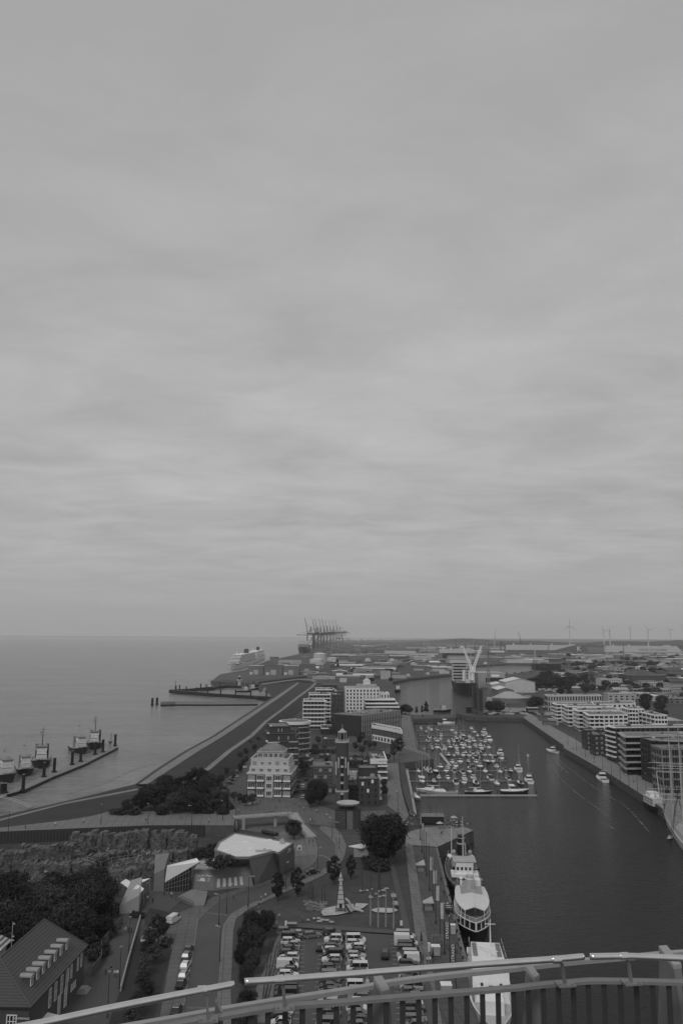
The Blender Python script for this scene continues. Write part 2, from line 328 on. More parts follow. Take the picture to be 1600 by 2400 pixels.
PAVLEFT = [(360, 2480), (372, 2400), (400, 2240), (404, 2226), (399, 2216), (372, 2213), (330, 2196), (352, 2172), (352, 2150), (405, 2146), (450, 2128), (500, 2103), (572, 2080), (639, 2058), (690, 2038), (691, 1990), (662, 1960), (560, 1945), (556, 1937), (640, 1935), (725, 1937)]
sheet('pavement', pp([(x-.5, y) for x, y in ROADL]+PAVLEFT[::-1]), .13, PAVE)
sheet('turning_circle', pp([(692, 2008), (741, 2004), (744, 1990), (737, 1968), (720, 1944), (660, 1950), (640, 1962), (690, 1990)]), .17, PAVL)
strip('road_marking', [(744, 2004.5, .09), (757, 2005, .09), (770, 2010, .09), (777, 2019, .09)], [(744, 2006, .09), (757, 2006.3, .09), (769, 2011.2, .09), (775.5, 2020, .09)], PAVEW)
tri = MB()
for k in range(10):
    a = G(487+k*5, 2139.5+k*.55, .1); tri.box(a.x-.18, a.x+.22, a.y-.3, a.y+.3, .09, .1)
tri.build('road_marking', PAVEW, kind='structure')
tri = MB()
for k in range(14):
    for j in range(2):
        a = G(441+k*4.6+j*2.3, 2361+j*2, .1); tri.box(a.x-.12, a.x+.12, a.y-.12, a.y+.12, .09, .1)
tri.build('road_marking', PAVEW, kind='structure')
# zoo walk and verges on the left
sheet('zoo_walk', pp([(150, 2480), (134, 2385), (204, 2290), (255, 2215), (290, 2140), (330, 2150), (352, 2090), (430, 2060), (448, 2088), (425, 2112), (405, 2128), (392, 2140), (352, 2132), (338, 2168), (319, 2192), (290, 2310), (262, 2400), (250, 2480)]), .08, grey(.07, .85, .1, .12, ns2=1.5, amt2=.08, world=True))
sheet('verge', pp([(319, 2194), (402, 2226), (360, 2393), (345, 2480), (252, 2480), (255, 2400), (281, 2323)]), .1, GRASS)
sheet('verge', pp([(338, 2150), (352, 2130), (390, 2138), (402, 2150), (400, 2170), (375, 2175), (345, 2172)]), .24, GRASS)
sheet('zoo_ground', pp([(-200, 2260), (-200, 1985), (0, 1975), (180, 1966), (480, 1950), (552, 1945), (500, 1990), (448, 2085), (352, 2090), (318, 2140), (280, 2150), (204, 2280), (100, 2300)]), .05, grey(.045, .95, .15, .4, ns2=1.3, amt2=.3, world=True))
# park with playground
sheet('playground_lawn', pp([(x+1, y) for x, y in SIDER[4:14]]+pp([]) if False else pp([(547, 2182), (553, 2157), (581, 2135), (618, 2117), (664, 2096), (716, 2074), (755, 2056), (795, 2030), (808, 2010), (813, 1982), (803, 1957), (790, 1943), (850, 1940), (900, 1950), (948, 1975), (972, 2196), (935, 2192), (640, 2168), (655, 2185), (600, 2320), (602, 2400), (600, 2480), (546, 2480)])), .2, GRASS2)
sheet('park_path', pp([(905, 1990), (914, 1990), (966, 2198), (948, 2198)]), .25, ASPH)
sheet('park_path', pp([(640, 2162), (700, 2166), (940, 2183), (940, 2192), (700, 2176), (640, 2170)]), .26, ASPH)
sheet('park_path', pp([(600, 2138), (612, 2133), (650, 2160), (660, 2172), (640, 2176)]), .25, PAVE)
mbs = MB()
for k in range(9):
    a = G(610+k*5.2, 2140+k*4.2, .35); mbs.obox(a, 3.4, .35, .16, R(-18))
mbs.build('garden_steps', PAVEW, label='flight of pale log steps climbing the playground lawn', category='steps')
sheet('sand_pit', pp([(752, 2141), (757, 2132), (785, 2126), (840, 2119), (863, 2121), (850, 2131), (822, 2140), (790, 2147), (758, 2149)]), .32, SAND)
sheet('sand_pit', pp([(868, 2135), (885, 2130), (925, 2131), (932, 2137), (915, 2142), (880, 2141)]), .32, SAND)
# car park
sheet('car_park', pp([(640, 2480), (602, 2480), (603, 2400), (600, 2320), (655, 2185), (690, 2180), (935, 2195), (974, 2199), (1015, 2330), (1022, 2400), (1030, 2480)]), .23, grey(.075, .85, .06, .12, ns2=1.6, amt2=.06, world=True))
sheet('cycle_yard', pp([(603, 2400), (600, 2320), (655, 2187), (667, 2187), (640, 2330), (640, 2400)]), .27, PAVL)
# promenade along the harbour
sheet('quay_promenade', pp([(963, 1975), (1025, 1987.5), (1047, 2072.5), (1061, 2124.5), (1092, 2240.5), (1130, 2400), (1150, 2480), (1030, 2480), (1010, 2340), (1000, 2198)]), .14, grey(.075, .85, .08, .12, ns2=2, amt2=.1, world=True, joint=3.2))
sheet('pale_walkway', pp([(947, 1970), (965, 1972), (1000, 2198), (1022, 2330), (1050, 2480), (1020, 2480), (996, 2330), (973, 2198)]), .2, PAVL)
sheet('quay_kerb', pp([(1020, 1988), (1024.5, 1988), (1046.5, 2073), (1060.5, 2125), (1091.5, 2241), (1129, 2400), (1120, 2400), (1082, 2241), (1054, 2125), (1040, 2073)]), .3, PAVL)
sheet('pier_platform', pp([(946, 1955), (998, 1940.5), (1056, 1937), (1093, 1942), (1108, 1948.2), (1025, 1987.3), (965, 1983), (950, 1975)]), .34, PAVEW)
sheet('pale_walkway', pp([(905, 1790), (932, 1788), (940, 1850), (962, 1905), (948, 1925), (930, 1905), (908, 1890)]), .14, PAVL)
sheet('pale_walkway', pp([(940, 1676), (962, 1677), (976, 1757), (1004, 1767), (1012, 1777), (940, 1752)]), .14, PAVL)
sheet('lock_apron', pp([(880, 1757), (940, 1752), (1014, 1778.5), (946, 1788), (885, 1785)]), .1, ASPH)
sheet('dockside_walk', pp([(1225, 1682), (1320, 1747), (1320, 1753), (1404, 1801), (1435, 1819), (1483, 1850), (1526, 1878), (1600, 1930), (1750, 2040), (1900, 2040), (1600, 1880), (1500, 1820), (1425, 1782), (1350, 1735), (1270, 1690), (1240, 1672)]), .12, PAVEW)
sheet('mole_path', pp([(968, 1677.5), (1058, 1676), (1064, 1681), (968, 1684)]), .12, ASPH)
sheet('town_street', pp([(812, 1748), (862, 1748), (852, 1680), (836, 1660), (826, 1662)]), .12, ASPH)
sheet('town_square', pp([(700, 1770), (735, 1757), (850, 1765), (905, 1768), (905, 1790), (850, 1800), (700, 1800)]), .1, ASPH)
sheet('cross_street', pp([(545, 1893), (600, 1866), (700, 1872), (770, 1895), (800, 1905), (900, 1900), (945, 1925), (940, 1945), (850, 1938), (790, 1940), (700, 1928), (640, 1900), (560, 1925)]), .1, PAVE)
sheet('quay_street', pp([(505, 1850), (545, 1815), (590, 1775), (598, 1790), (575, 1870), (555, 1895)]), .12, ASPH)
sheet('residents_car_park', pp([(695, 1838), (740, 1832), (760, 1880), (700, 1880)]), .12, ASPH)
# distant low wooded ridge
mb = MB(); rnd = random.Random(3); n = 150; pr_ = []; hp = 18
for i in range(n):
    a = R(-34+ (i/(n-1))*66); x = math.sin(-a)*-1
    pr_.append((math.sin(a), math.cos(a)))
HM = grey(.018, .95, .004, .35, ns2=.03, amt2=.2, world=True)
for ring, (dist, base) in enumerate(((9500, 52), (6800, 26))):
    rows = [[], [], []]
    for i in range(n):
        ang = R(3.8+i*(42/(n-1))) if ring == 0 else R(7+i*(42/(n-1)))
        env = min(1, i/14)*(.8+.25*math.sin(i*.11)+.12*math.sin(i*.37+1)); h = base*env+rnd.uniform(-2.5, 2.5)
        d = dist*(1+.05*math.sin(i*.09))
        rows[0].append((math.sin(ang)*d, math.cos(ang)*d, -2)); rows[1].append((math.sin(ang)*(d+60), math.cos(ang)*(d+60), max(h, 1))); rows[2].append((math.sin(ang)*(d+900), math.cos(ang)*(d+900), max(h*.9, 1)))
    mb.loft(rows, closed=False, cap=False)
mb.build('hills', HM, kind='structure')
# air
hz = MB(); hz.box(-9000, 9000, -120, 16000, -9, 260)
hm = bpy.data.materials.new('haze'); hm.use_nodes = True; t = hm.node_tree; t.nodes.clear()
ov = t.nodes.new('ShaderNodeOutputMaterial'); pv = t.nodes.new('ShaderNodeVolumePrincipled'); pv.inputs['Color'].default_value = (.93, .93, .93, 1); pv.inputs['Density'].default_value = .00005
t.links.new(pv.outputs[0], ov.inputs['Volume']); hz.build('haze', hm, kind='stuff')
# ================= RAILING (near, on the viewing platform) =================
RZ = 72.7
RAILM = grey(.78, .13, 9, .06, metal=1.0, stretch=(1, 1, 1)); ALU = grey(.17, .5, 5, .1, spec=.5); ALUL = grey(.3, .5, 6, .07); SLATM = grey(.035, .55, 6, .15)
rail = thing('balcony_railing', 'grey metal balcony railing with steel handrail across the foreground', 'railing', G(800, 2349, 72.5))
def rel(o, p): return Vector(p)-o.location
def smooth_px(pts, n=6):    # Catmull-Rom through photo points
    r = []
    for i in range(len(pts)-1):
        a = pts[max(i-1, 0)]; b = pts[i]; c = pts[i+1]; d = pts[min(i+2, len(pts)-1)]
        for k in range(n):
            t = k/n; r.append(tuple(.5*((2*b[j])+(-a[j]+c[j])*t+(2*a[j]-5*b[j]+4*c[j]-d[j])*t*t+(-a[j]+3*b[j]-3*c[j]+d[j])*t**3) for j in (0, 1)))
    r.append(pts[-1]); return r
for seg in ([(-40, 2423), (96, 2398), (255, 2364), (400, 2335), (475, 2321), (548, 2307)], [(573, 2301), (655, 2296), (800, 2285), (979, 2271), (1200, 2255), (1301, 2248), (1366, 2242)], [(1382, 2242), (1460, 2241), (1530, 2243), (1640, 2248)]):
    mb = MB(); mb.path([rel(rail, G(x, y, RZ)) for x, y in smooth_px(seg)], .0225, 20); mb.build('handrail', RAILM, rail, smooth=True)
    mb = MB()
    for x, y in (seg[0], seg[-1]):
        pass
FR = [(-60, 2470), (120, 2438), (400, 2389), (510, 2369), (655, 2345), (800, 2323), (879, 2310), (902, 2305), (1030, 2288), (1200, 2271), (1221, 2268), (1247, 2265), (1350, 2254), (1480, 2243), (1552, 2236), (1660, 2229)]
mb = MB(); pts = [rel(rail, G(x, y, 72.45)) for x, y in smooth_px(FR)]
for a, b in zip(pts, pts[1:]): mb.bar(a, b, .05, .03)
mb.build('outer_rail', ALUL, rail)
SH = [(-60, 2500), (200, 2447), (425, 2399), (505, 2385), (573, 2373), (655, 2360), (800, 2349), (902, 2340), (1100, 2324), (1200, 2316), (1260, 2309), (1330, 2303), (1388, 2299), (1480, 2300), (1600, 2303), (1700, 2306)]
sp = smooth_px(SH, 10); mb = MB(); pts = [rel(rail, G(x, y, 72.5)) for x, y in sp]
for a, b in zip(pts, pts[1:]): mb.bar(a, b, .065, .022)
mb.build('shelf_rail', ALU, rail)
# slats under the shelf: evenly spaced along the curve
acc = 0; smb = MB(); smb.box(-.019, .019, -.006, .006, -1.1, -.012); slat_me = smb.mesh('slat', SLATM); nx = .05
for a, b in zip(pts, pts[1:]):
    L_ = (b-a).length
    while acc+L_ >= nx:
        t = (nx-acc)/L_; p = a.lerp(b, t); inst('slat', slat_me, rail, p, math.atan2((b-a).y, (b-a).x)-.35); nx += .118
    acc += L_
# brackets
for (sx, sy), (hx, hy) in (((488, 2389), (474, 2320)), ((667, 2361), (655, 2296)), ((1323, 2306), (1303, 2249)), ((1478, 2302), (1461, 2241))):
    b0 = rel(rail, G(sx, sy, 72.515)); h = rel(rail, G(hx, hy, RZ)); out_ = (b0-h); out_.z = 0
    mb = MB(); bx = b0.copy(); top = h+Vector((0, 0, .02))
    k = Vector((b0.x*.6+h.x*.4, b0.y*.6+h.y*.4, h.z-.01))
    mb.bar(b0, b0.lerp(k, .85)+Vector((0, 0, 0)), .024, .012); mb.bar(b0.lerp(k, .82), h+Vector((0, 0, .0)), .024, .012)
    mb.obox(b0+Vector((0, 0, .0)), .13, .1, .012, .15)
    for dx in (-.045, .045): mb.cyl(b0.x+dx, b0.y-.03, b0.z, b0.z+.015, .009)
    mb.build('handrail_bracket', ALU, rail)
    tdir = Vector((1, .12, 0)).normalized(); mb = MB(); mb.tube(h-tdir*.03, h+tdir*.03, .0265, n=18); mb.build('clamp', RAILM, rail, smooth=False)
# fins: plate with a sloping pale cap
for (fx, fy), (nx_, ny_) in (((508, 2350), (524, 2379)), ((884, 2293), (909, 2337)), ((1236, 2266), (1264, 2304)), ((1552, 2222), (1592, 2274)), ((150, 2426), (160, 2450))):
    a = rel(rail, G(fx, fy, 72.56)); b = rel(rail, G(nx_, ny_, 72.475)); d = (b-a).normalized(); b = b-d*.03
    s_ = Vector((-d.y, d.x, 0)).normalized(); wv = .036
    mb = MB(); q = [a-s_*wv, a+s_*wv, b+s_*wv, b-s_*wv]
    mb.loft([[p+Vector((0, 0, .02)) for p in q], [p-Vector((0, 0, .012)) for p in q]][::-1]); mb.build('fin_cap', ALUL, rail)
    mb = MB(); wv = .032; q = [a-s_*wv, a+s_*wv, b+s_*wv, b-s_*wv]
    low = [p+Vector((0, 0, -1.4))+(d*-.18 if i < 2 else d*.35) for i, p in enumerate(q)]
    mb.loft([low, [p-Vector((0, 0, .014)) for p in q]]); mb.build('fin_plate', ALU, rail)

# ================= PEOPLE =================
def person_mesh(name, stride, arm, lean, shirt, pants, hair, skin=.32):
    J = {'pel': (0, 0, .95), 'ch': (0, .02+lean, 1.3), 'nk': (0, .03+lean, 1.5), 'hd': (0, .05+lean, 1.64), 'tp': (0, .05+lean, 1.76)}
    V_ = [J['pel'], J['ch'], J['nk'], J['hd'], J['tp']]; E = [(0, 1), (1, 2), (2, 3), (3, 4)]; Rr = [.15, .17, .06, .095, .05]
    for s_ in (-1, 1):
        b = len(V_); V_ += [(s_*.1, 0, .88), (s_*.11, s_*stride*.5+.03, .48), (s_*.11, s_*stride, .09), (s_*.12, s_*stride+.13, .05)]
        Rr += [.1, .07, .048, .04]; E += [(0, b), (b, b+1), (b+1, b+2), (b+2, b+3)]
        b = len(V_); V_ += [(s_*.2, .02+lean, 1.42), (s_*.27, -s_*arm*.5+lean, 1.13), (s_*.25, -s_*arm+.08+lean, .88), (s_*.25, -s_*arm+.13+lean, .8)]
        Rr += [.065, .05, .036, .03]; E += [(1, b), (b, b+1), (b+1, b+2), (b+2, b+3)]
    me = bpy.data.meshes.new(name); me.from_pydata(V_, E, []); ob = bpy.data.objects.new(name, me); COL.objects.link(ob)
    sk = ob.modifiers.new('s', 'SKIN'); me.skin_vertices[0].data[0].use_root = True
    for i, r_ in enumerate(Rr): me.skin_vertices[0].data[i].radius = (r_, r_*.8)
    ob.modifiers.new('u', 'SUBSURF').levels = 1
    dg = bpy.context.evaluated_depsgraph_get(); ev = ob.evaluated_get(dg); m2 = bpy.data.meshes.new_from_object(ev); bpy.data.objects.remove(ob)
    m2.materials.clear()
    for v in (pants, shirt, skin, hair): m2.materials.append(grey(v, .8, 3, .05))
    for p in m2.polygons:
        z = p.center.z; x = abs(p.center.x)
        p.material_index = 0 if z < .98 and x < .2 else 1 if z < 1.5 and not (z < .86) else 2 if z < 1.7 and p.center.y > .02+lean else 3 if z > 1.6 else 2
        p.use_smooth = True
    m2.name = name; return m2
PEOPLE = [('dark clothes', person_mesh('person', .17, .16, .02, .02, .02, .02)), ('pale top', person_mesh('person', .05, .03, 0, .5, .03, .03)),
          ('grey jacket', person_mesh('person', .2, .2, .03, .12, .015, .08)), ('white shirt', person_mesh('person', .02, .05, 0, .65, .1, .04)), ('pale trousers', person_mesh('person', .12, .1, .02, .015, .25, .1))]
def person(px, py, where, k=None, rz=None, z=0.35, grp='people out walking'):
    i = random.randrange(5) if k is None else k; d_, me = PEOPLE[i]
    o = inst('person', me, None, G(px, py, z), random.uniform(0, 6.28) if rz is None else rz, (1, 1, random.uniform(.93, 1.04)))
    later(o, 'person in %s %s' % (d_, where), 'person', grp); return o
for spec in (('on the zoo walk beside the tiled hall', [(248, 2283), (260, 2279), (269, 2291), (275, 2291)], .1), ('on the square by the footbridge', [(560, 1905), (585, 1890), (610, 1882), (655, 1880), (690, 1890), (742, 1905), (765, 1915), (790, 1925), (850, 1915), (870, 1925), (660, 1920), (676, 1935)], .2), ('beside the brick flats', [(905, 1860), (912, 1872), (898, 1820), (907, 1800), (900, 1775), (886, 1762), (868, 1765)], .2), ('at the museum ships gangplank', [(1056, 2148), (1052, 2158), (1048, 2128), (1040, 2100), (1095, 2250), (1078, 2200)], .3), ('on the zoo walk near the entrance', [(294, 2188), (301, 2187), (308, 2186)], .1),
             ('waiting at the zoo entrance', [(385, 2100), (392, 2098), (402, 2104), (384, 2086), (397, 2084), (411, 2078), (428, 2074), (318, 2118), (346, 2112), (358, 2118)], .1),
             ('on the footbridge', [(647, 1896), (702, 1897), (712, 1900), (727, 1928), (731, 1926), (735, 1930)], .2), ('beside the curving street', [(725, 1977), (733, 1975), (794, 1995), (612, 2112), (622, 2106), (581, 2130), (582, 2142), (606, 2130)], .2),
             ('cycling along the curving street', [(548, 2109)], .2), ('on the log steps', [(654, 2155)], .4), ('on the quay promenade beside the car park', [(1001, 2260), (1007, 2259), (985, 2246), (991, 2250)], .25),
             ('on the quay beside the museum ships', [(1033, 2067), (1070, 2236), (1030, 2015)], .3), ('on the pale pier platform', [(1033, 1958), (1037, 1957), (1039, 1946), (1083, 1952), (1078, 1966), (960, 1945), (965, 1944)], .4),
             ('at the terrace of the pier cafe', [(955, 1935), (970, 1918), (976, 1919), (964, 1940), (1048, 1930), (1056, 1930), (1063, 1929)], .4),
             ('on the crest path of the dike', [(587, 1726), (591, 1724), (622, 1691), (626, 1690), (660, 1663), (664, 1661), (697, 1636), (729, 1612)], 4.9), ('on the lower dike path', [(462, 1776), (520, 1725), (556, 1693), (640, 1645), (506, 1742), (600, 1664)], 1.1),
             ('on the promenade above the zoo rocks', [(196, 1930), (130, 1937), (60, 1944), (425, 1922), (342, 1928), (489, 1928)], 4.1),
             ('on the marina promenade', [(956, 1706), (957, 1728), (936, 1712), (948, 1732), (925, 1836), (930, 1860), (952, 1688), (968, 1752)], .2),
             ('on the far dockside walk', [(1362, 1768), (1371, 1771), (1466, 1820), (1484, 1835), (1342, 1757), (1392, 1780), (1540, 1868), (1560, 1880)], .2),
             ('at the zoo rocks lookout', [(74, 2050), (106, 2052), (110, 2052), (40, 2047), (35, 2046), (342, 2000), (345, 2010)], .2), ('in the playground', [(709, 2163), (830, 2130), (905, 2025), (895, 2022)], .3)):
    for j, (x, y) in enumerate(spec[1]): person(x, y, spec[0], (j*2+len(spec[0])) % 5, z=spec[2])

# ================= TREES =================
LEAF = grey(.031, .85, .25, .3, ns2=2.5, amt2=.2, spec=.15); LEAF2 = grey(.042, .85, .25, .3, ns2=2.5, amt2=.2, spec=.15); BARK = grey(.05, .9, 2, .2)
def crown_mesh(name, seed, rx, ry, h0, h1, clumps, leaves, leaf, mat, shape='round', cl=.3):
    r_ = random.Random(seed); mb = MB(); zc = (h0+h1)/2; rz_ = (h1-h0)/2
    for i in range(clumps):
        while True:
            u = Vector((r_.uniform(-1, 1), r_.uniform(-1, 1), r_.uniform(-1, 1)))
            if .25 < u.length < 1: break
        u = u.normalized()*(u.length**.45)
        if shape == 'cone': k = 1-(u.z+1)/2; k = .12+.95*k
        elif shape == 'poplar': k = .35+.75*math.sin(math.pi*min(1, .18+.8*(1-(u.z+1)/2)))*.9
        else: k = 1
        c = Vector((u.x*rx*k*(1-cl*.5), u.y*ry*k*(1-cl*.5), zc+u.z*rz_*(1-cl*.4))); cr_ = r_.uniform(.55, 1.1)*cl*min(rx, rz_)*(k if shape != 'round' else 1)**.5
        for j in range(leaves):
            d = Vector((r_.gauss(0, 1), r_.gauss(0, 1), r_.gauss(0, 1)))*cr_*.62; d.z *= .7
            p = c+d; n = (d.normalized()+Vector((r_.uniform(-.6, .6), r_.uniform(-.6, .6), r_.uniform(-.2, .9)))).normalized()
            a = n.orthogonal().normalized(); a = (Matrix.Rotation(r_.uniform(0, 6.3), 3, n) @ a); b = n.cross(a); s_ = leaf*r_.uniform(.6, 1.3)
            mb.add([p-a*s_-b*s_*.5, p+a*s_*.2-b*s_*.8, p+a*s_, p+b*s_*.7], [(0, 1, 2, 3)])
    return mb.mesh(name, mat)
def trunk_mesh(name, h, r0, spread, seed, n=5):
    r_ = random.Random(seed); mb = MB(); mb.tube((0, 0, -.2), (0, 0, h*.55), r0, r0*.7, 8)
    for i in range(n):
        a = 6.28*i/n+r_.uniform(-.4, .4); z = h*r_.uniform(.35, .55); e = Vector((math.cos(a)*spread*r_.uniform(.6, 1), math.sin(a)*spread*r_.uniform(.6, 1), h*r_.uniform(.75, .98)))
        m_ = Vector((e.x*.4, e.y*.4, (z+e.z)/2-h*.03)); mb.tube((0, 0, z), m_, r0*.5, r0*.3, 6, False); mb.tube(m_, e, r0*.3, r0*.08, 5, False)
    mb.tube((0, 0, h*.55), (r_.uniform(-.3, .3), r_.uniform(-.3, .3), h*.95), r0*.7, r0*.1, 6, False)
    return mb.mesh(name, BARK)
TP = {'big': [(crown_mesh('crown', s_, 6.5, 6.2, 2.6, 13.2, 95, 80, .3, LEAF), trunk_mesh('trunk', 11, .42, 4, s_)) for s_ in (1, 2, 3)],
      'small': [(crown_mesh('crown', s_, 2.3, 2.2, 1.6, 6, 34, 60, .2, LEAF2), trunk_mesh('trunk', 5.2, .16, 1.4, s_)) for s_ in (4, 5)],
      'poplar': [(crown_mesh('crown', s_, 2.6, 2.6, .8, 10, 80, 60, .2, LEAF, 'poplar', .22), trunk_mesh('trunk', 9, .2, .5, s_, 3)) for s_ in (6, 7)],
      'cone': [(crown_mesh('crown', 8, 3.0, 3.0, .6, 11, 50, 60, .3, LEAF, 'cone', .26), trunk_mesh('trunk', 10, .2, .8, 8, 3))],
      'bush': [(crown_mesh('crown', 9, 2.2, 2.0, .0, 2.6, 22, 60, .22, LEAF, cl=.4), trunk_mesh('trunk', 2, .09, 1.2, 9))]}
TH_ = {'big': 14.0, 'small': 6.3, 'poplar': 10.4, 'cone': 11.3, 'bush': 2.8}
TN = {'big': 'broadleaf_tree', 'small': 'young_tree', 'poplar': 'columnar_tree', 'cone': 'conifer_tree', 'bush': 'shrub'}
TC = [0]
def tree(kind, px, py, h, phrase, grp, z=0.0, wide=1.0, name=None):
    TC[0] += 1; cm, tm = TP[kind][TC[0] % len(TP[kind])]; s_ = h/TH_[kind]
    t_ = thing(name or TN[kind], None, None, G(px, py, z), random.uniform(0, 6.28)); t_.scale = (s_*wide, s_*wide, s_)
    inst('crown', cm, t_); inst('trunk', tm, t_); later(t_, phrase, 'shrub' if kind == 'bush' else 'tree', grp); return t_
def trees(kind, lst, phrase, grp, z=0.0):
    for e in lst: tree(kind, e[0], e[1], e[2], phrase, grp, z, e[3] if len(e) > 3 else 1.0)
trees('big', [(300, 1905, 6), (330, 1902, 8), (362, 1900, 11), (400, 1897, 11), (435, 1902, 11), (470, 1897, 12), (500, 1902, 10), (345, 1886, 9), (385, 1874, 11), (425, 1870, 10), (462, 1866, 13), (492, 1877, 12), (515, 1893, 10), (410, 1907, 9), (455, 1908, 9)],
      'dark dense broadleaf tree in the park behind the promenade', 'trees of the park clump', 4.0)
trees('bush', [(270, 1908, 2.5, 1.5), (285, 1909, 2.6, 1.5), (315, 1909, 2.6, 1.6), (380, 1909, 2.6, 1.6), (485, 1906, 2.6, 1.6), (522, 1908, 2.5, 1.6)], 'low dark shrub at the foot of the park trees', 'shrubs of the park clump', 4.0)
trees('big', [(8, 2235, 13), (40, 2240, 12), (75, 2250, 11), (25, 2190, 13), (70, 2200, 12), (115, 2195, 13), (155, 2205, 11), (190, 2215, 9), (20, 2145, 12), (65, 2150, 10), (110, 2150, 11), (150, 2160, 12), (195, 2165, 12), (232, 2150, 11), (180, 2120, 9), (222, 2110, 10), (245, 2120, 8), (120, 2110, 8), (240, 2200, 6), (-25, 2200, 13), (-20, 2260, 13)],
      'dark broadleaf tree in the zoo', 'zoo trees')
trees('bush', [(250, 2195, 3, 1.4), (215, 2010, 2.6), (262, 2018, 2.4), (300, 2010, 2.4, 1.3), (238, 2030, 3), (235, 2060, 3.2), (210, 2230, 3.5, 1.3), (225, 2250, 3.2), (160, 2100, 3), (30, 2110, 4), (70, 2105, 4), (255, 2150, 3.5), (240, 2240, 2.8), (315, 2150, 1.8), (330, 2152, 1.8)], 'dark shrub among the zoo rocks', 'zoo shrubs')
trees('bush', [(505, 2034, 3.2, 1.3), (522, 2032, 3.6, 1.3), (535, 2030, 3.2, 1.2), (465, 2012, 3, 1.2), (485, 2010, 3, 1.3), (500, 1998, 3)], 'bushy shrub on the roof terrace of the zoo building', 'roof terrace shrubs', 6.5)
trees('big', [(688, 1968, 8, .95)], 'round broadleaf tree beside the turning circle', 'street trees'); trees('big', [(898, 2030, 16.5, .98), (882, 2010, 15, .9), (915, 2003, 15, .9)], 'great dark broadleaf tree between the round tower and the promenade', 'promenade trees')
trees('bush', [(872, 2035, 3, 1.6), (890, 2040, 3, 1.6), (858, 2022, 2.4)], 'dark shrub under the great promenade tree', 'promenade shrubs')
trees('poplar', [(650, 2112, 8.6, .95), (697, 2103, 9, .95), (783, 2073, 9.2, 1.05), (822, 2062, 8, .8)], 'narrow upright tree on the playground lawn', 'columnar trees')
trees('big', [(735, 1884, 11, .75), (748, 1889, 12.5, .7), (728, 1893, 9, .7)], 'dark pyramidal tree in front of the low brick flats', 'courtyard trees'); trees('big', [(590, 2205, 7.5, .75), (618, 2197, 7, .8), (575, 2235, 7, .7), (598, 2240, 7, .75), (567, 2275, 6.5, .7), (592, 2285, 6, .7), (575, 2320, 5.5, .7), (580, 2390, 6, .8), (565, 2420, 6, .8), (630, 2180, 5, .8)],
      'dark leafy tree in the belt between street and car park', 'street belt trees')
trees('small', [(372, 2208, 6.5, 1.1), (352, 2230, 5.5), (360, 2262, 5), (340, 2290, 5), (335, 2330, 5), (345, 2350, 4.6), (320, 2385, 5), (310, 2420, 5), (348, 2252, 5)], 'young tree on the verge beside the zoo walk', 'verge trees')
trees('small', [(560, 1884, 5), (575, 1890, 5.5), (592, 1888, 5.6), (548, 1878, 4.5)], 'young tree before the cream stepped house', 'corner trees')
trees('small', [(760, 1740, 5), (812, 1745, 5), (806, 1729, 6), (808, 1712, 6), (812, 1700, 6), (816, 1690, 6), (843, 1748, 7), (848, 1738, 7), (848, 1710, 5), (846, 1697, 5), (856, 1752, 5), (865, 1757, 6), (877, 1755, 5), (770, 1705, 6), (790, 1712, 6), (775, 1722, 7), (795, 1735, 7), (745, 1745, 6), (738, 1765, 6), (760, 1765, 5), (790, 1770, 5), (832, 1760, 6), (848, 1770, 6), (862, 1790, 5), (882, 1795, 5), (712, 1822, 5), (740, 1832, 5), (900, 1870, 6), (898, 1850, 5), (832, 1792, 6), (846, 1790, 5), (765, 1790, 4), (908, 1785, 5), (930, 1748, 5)], 'small street tree among the waterfront apartment houses', 'town street trees')
def palmish(px, py, h):
    trees('small', [(px, py, h, .6)], 'slim tree by the curved brick block', 'slim promenade trees')
palmish(923, 1785, 13); palmish(936, 1772, 12)
trees('big', [(940, 1674, 9), (950, 1673, 10), (958, 1674, 9)], 'round tree at the landward end of the mole', 'mole trees'); trees('cone', [(989, 1671, 9), (998, 1671, 13), (976, 1672, 8)], 'dark tree standing on the mole', 'mole trees')
trees('big', [(1150, 1671, 13, 1.1), (1163, 1672, 14, 1.1), (1172, 1670, 12, 1), (1252, 1661, 14, 1.1), (1262, 1660, 13), (1244, 1662, 11)], 'dark round tree beside the pale round-ended hall', 'hall trees')
trees('big', [(1243+i*8.5, 1611+(i % 3)*2, 15+(i % 4)*2, 1.1) for i in range(13)], 'dark tree in the belt right of the shipyard sheds', 'shipyard tree belt')
rt = random.Random(11); l_ = []
for i in range(95):
    x = rt.uniform(1300, 1640); y = rt.uniform(1572, 1690 if x > 1500 else 1632); l_.append((x, y, rt.uniform(8, 14), rt.uniform(.9, 1.3)))
trees('big', l_, 'dark tree in the town beyond the white terraces', 'town trees')
l_ = [(rt.uniform(1260, 1640), rt.uniform(1532, 1566), rt.uniform(9, 15), rt.uniform(1, 1.6)) for i in range(40)]; trees('big', l_, 'far dark tree behind the docks', 'far dock trees')
l_ = [(rt.uniform(1240, 1640), rt.uniform(1560, 1600), rt.uniform(9, 14), rt.uniform(1.2, 2)) for i in range(55)]; trees('big', l_, 'dark tree among the far houses', 'far town trees')
l_ = [(rt.uniform(800, 930), rt.uniform(1573, 1600), rt.uniform(6, 10), 1.3) for i in range(18)]; trees('big', l_, 'tree behind the white grid hotel', 'hotel trees')
trees('cone', [(790, 1567, 28, .8), (1468, 1573, 26, .7), (1473, 1574, 22, .8)], 'tall dark pointed tree in the docks', 'pointed trees')
l_ = [(rt.uniform(515, 545)+i*7.5, 1838-i*9.5, 5, .9) for i in range(11)]; trees('small', l_, 'tree in the row at the foot of the dike', 'dike foot trees')
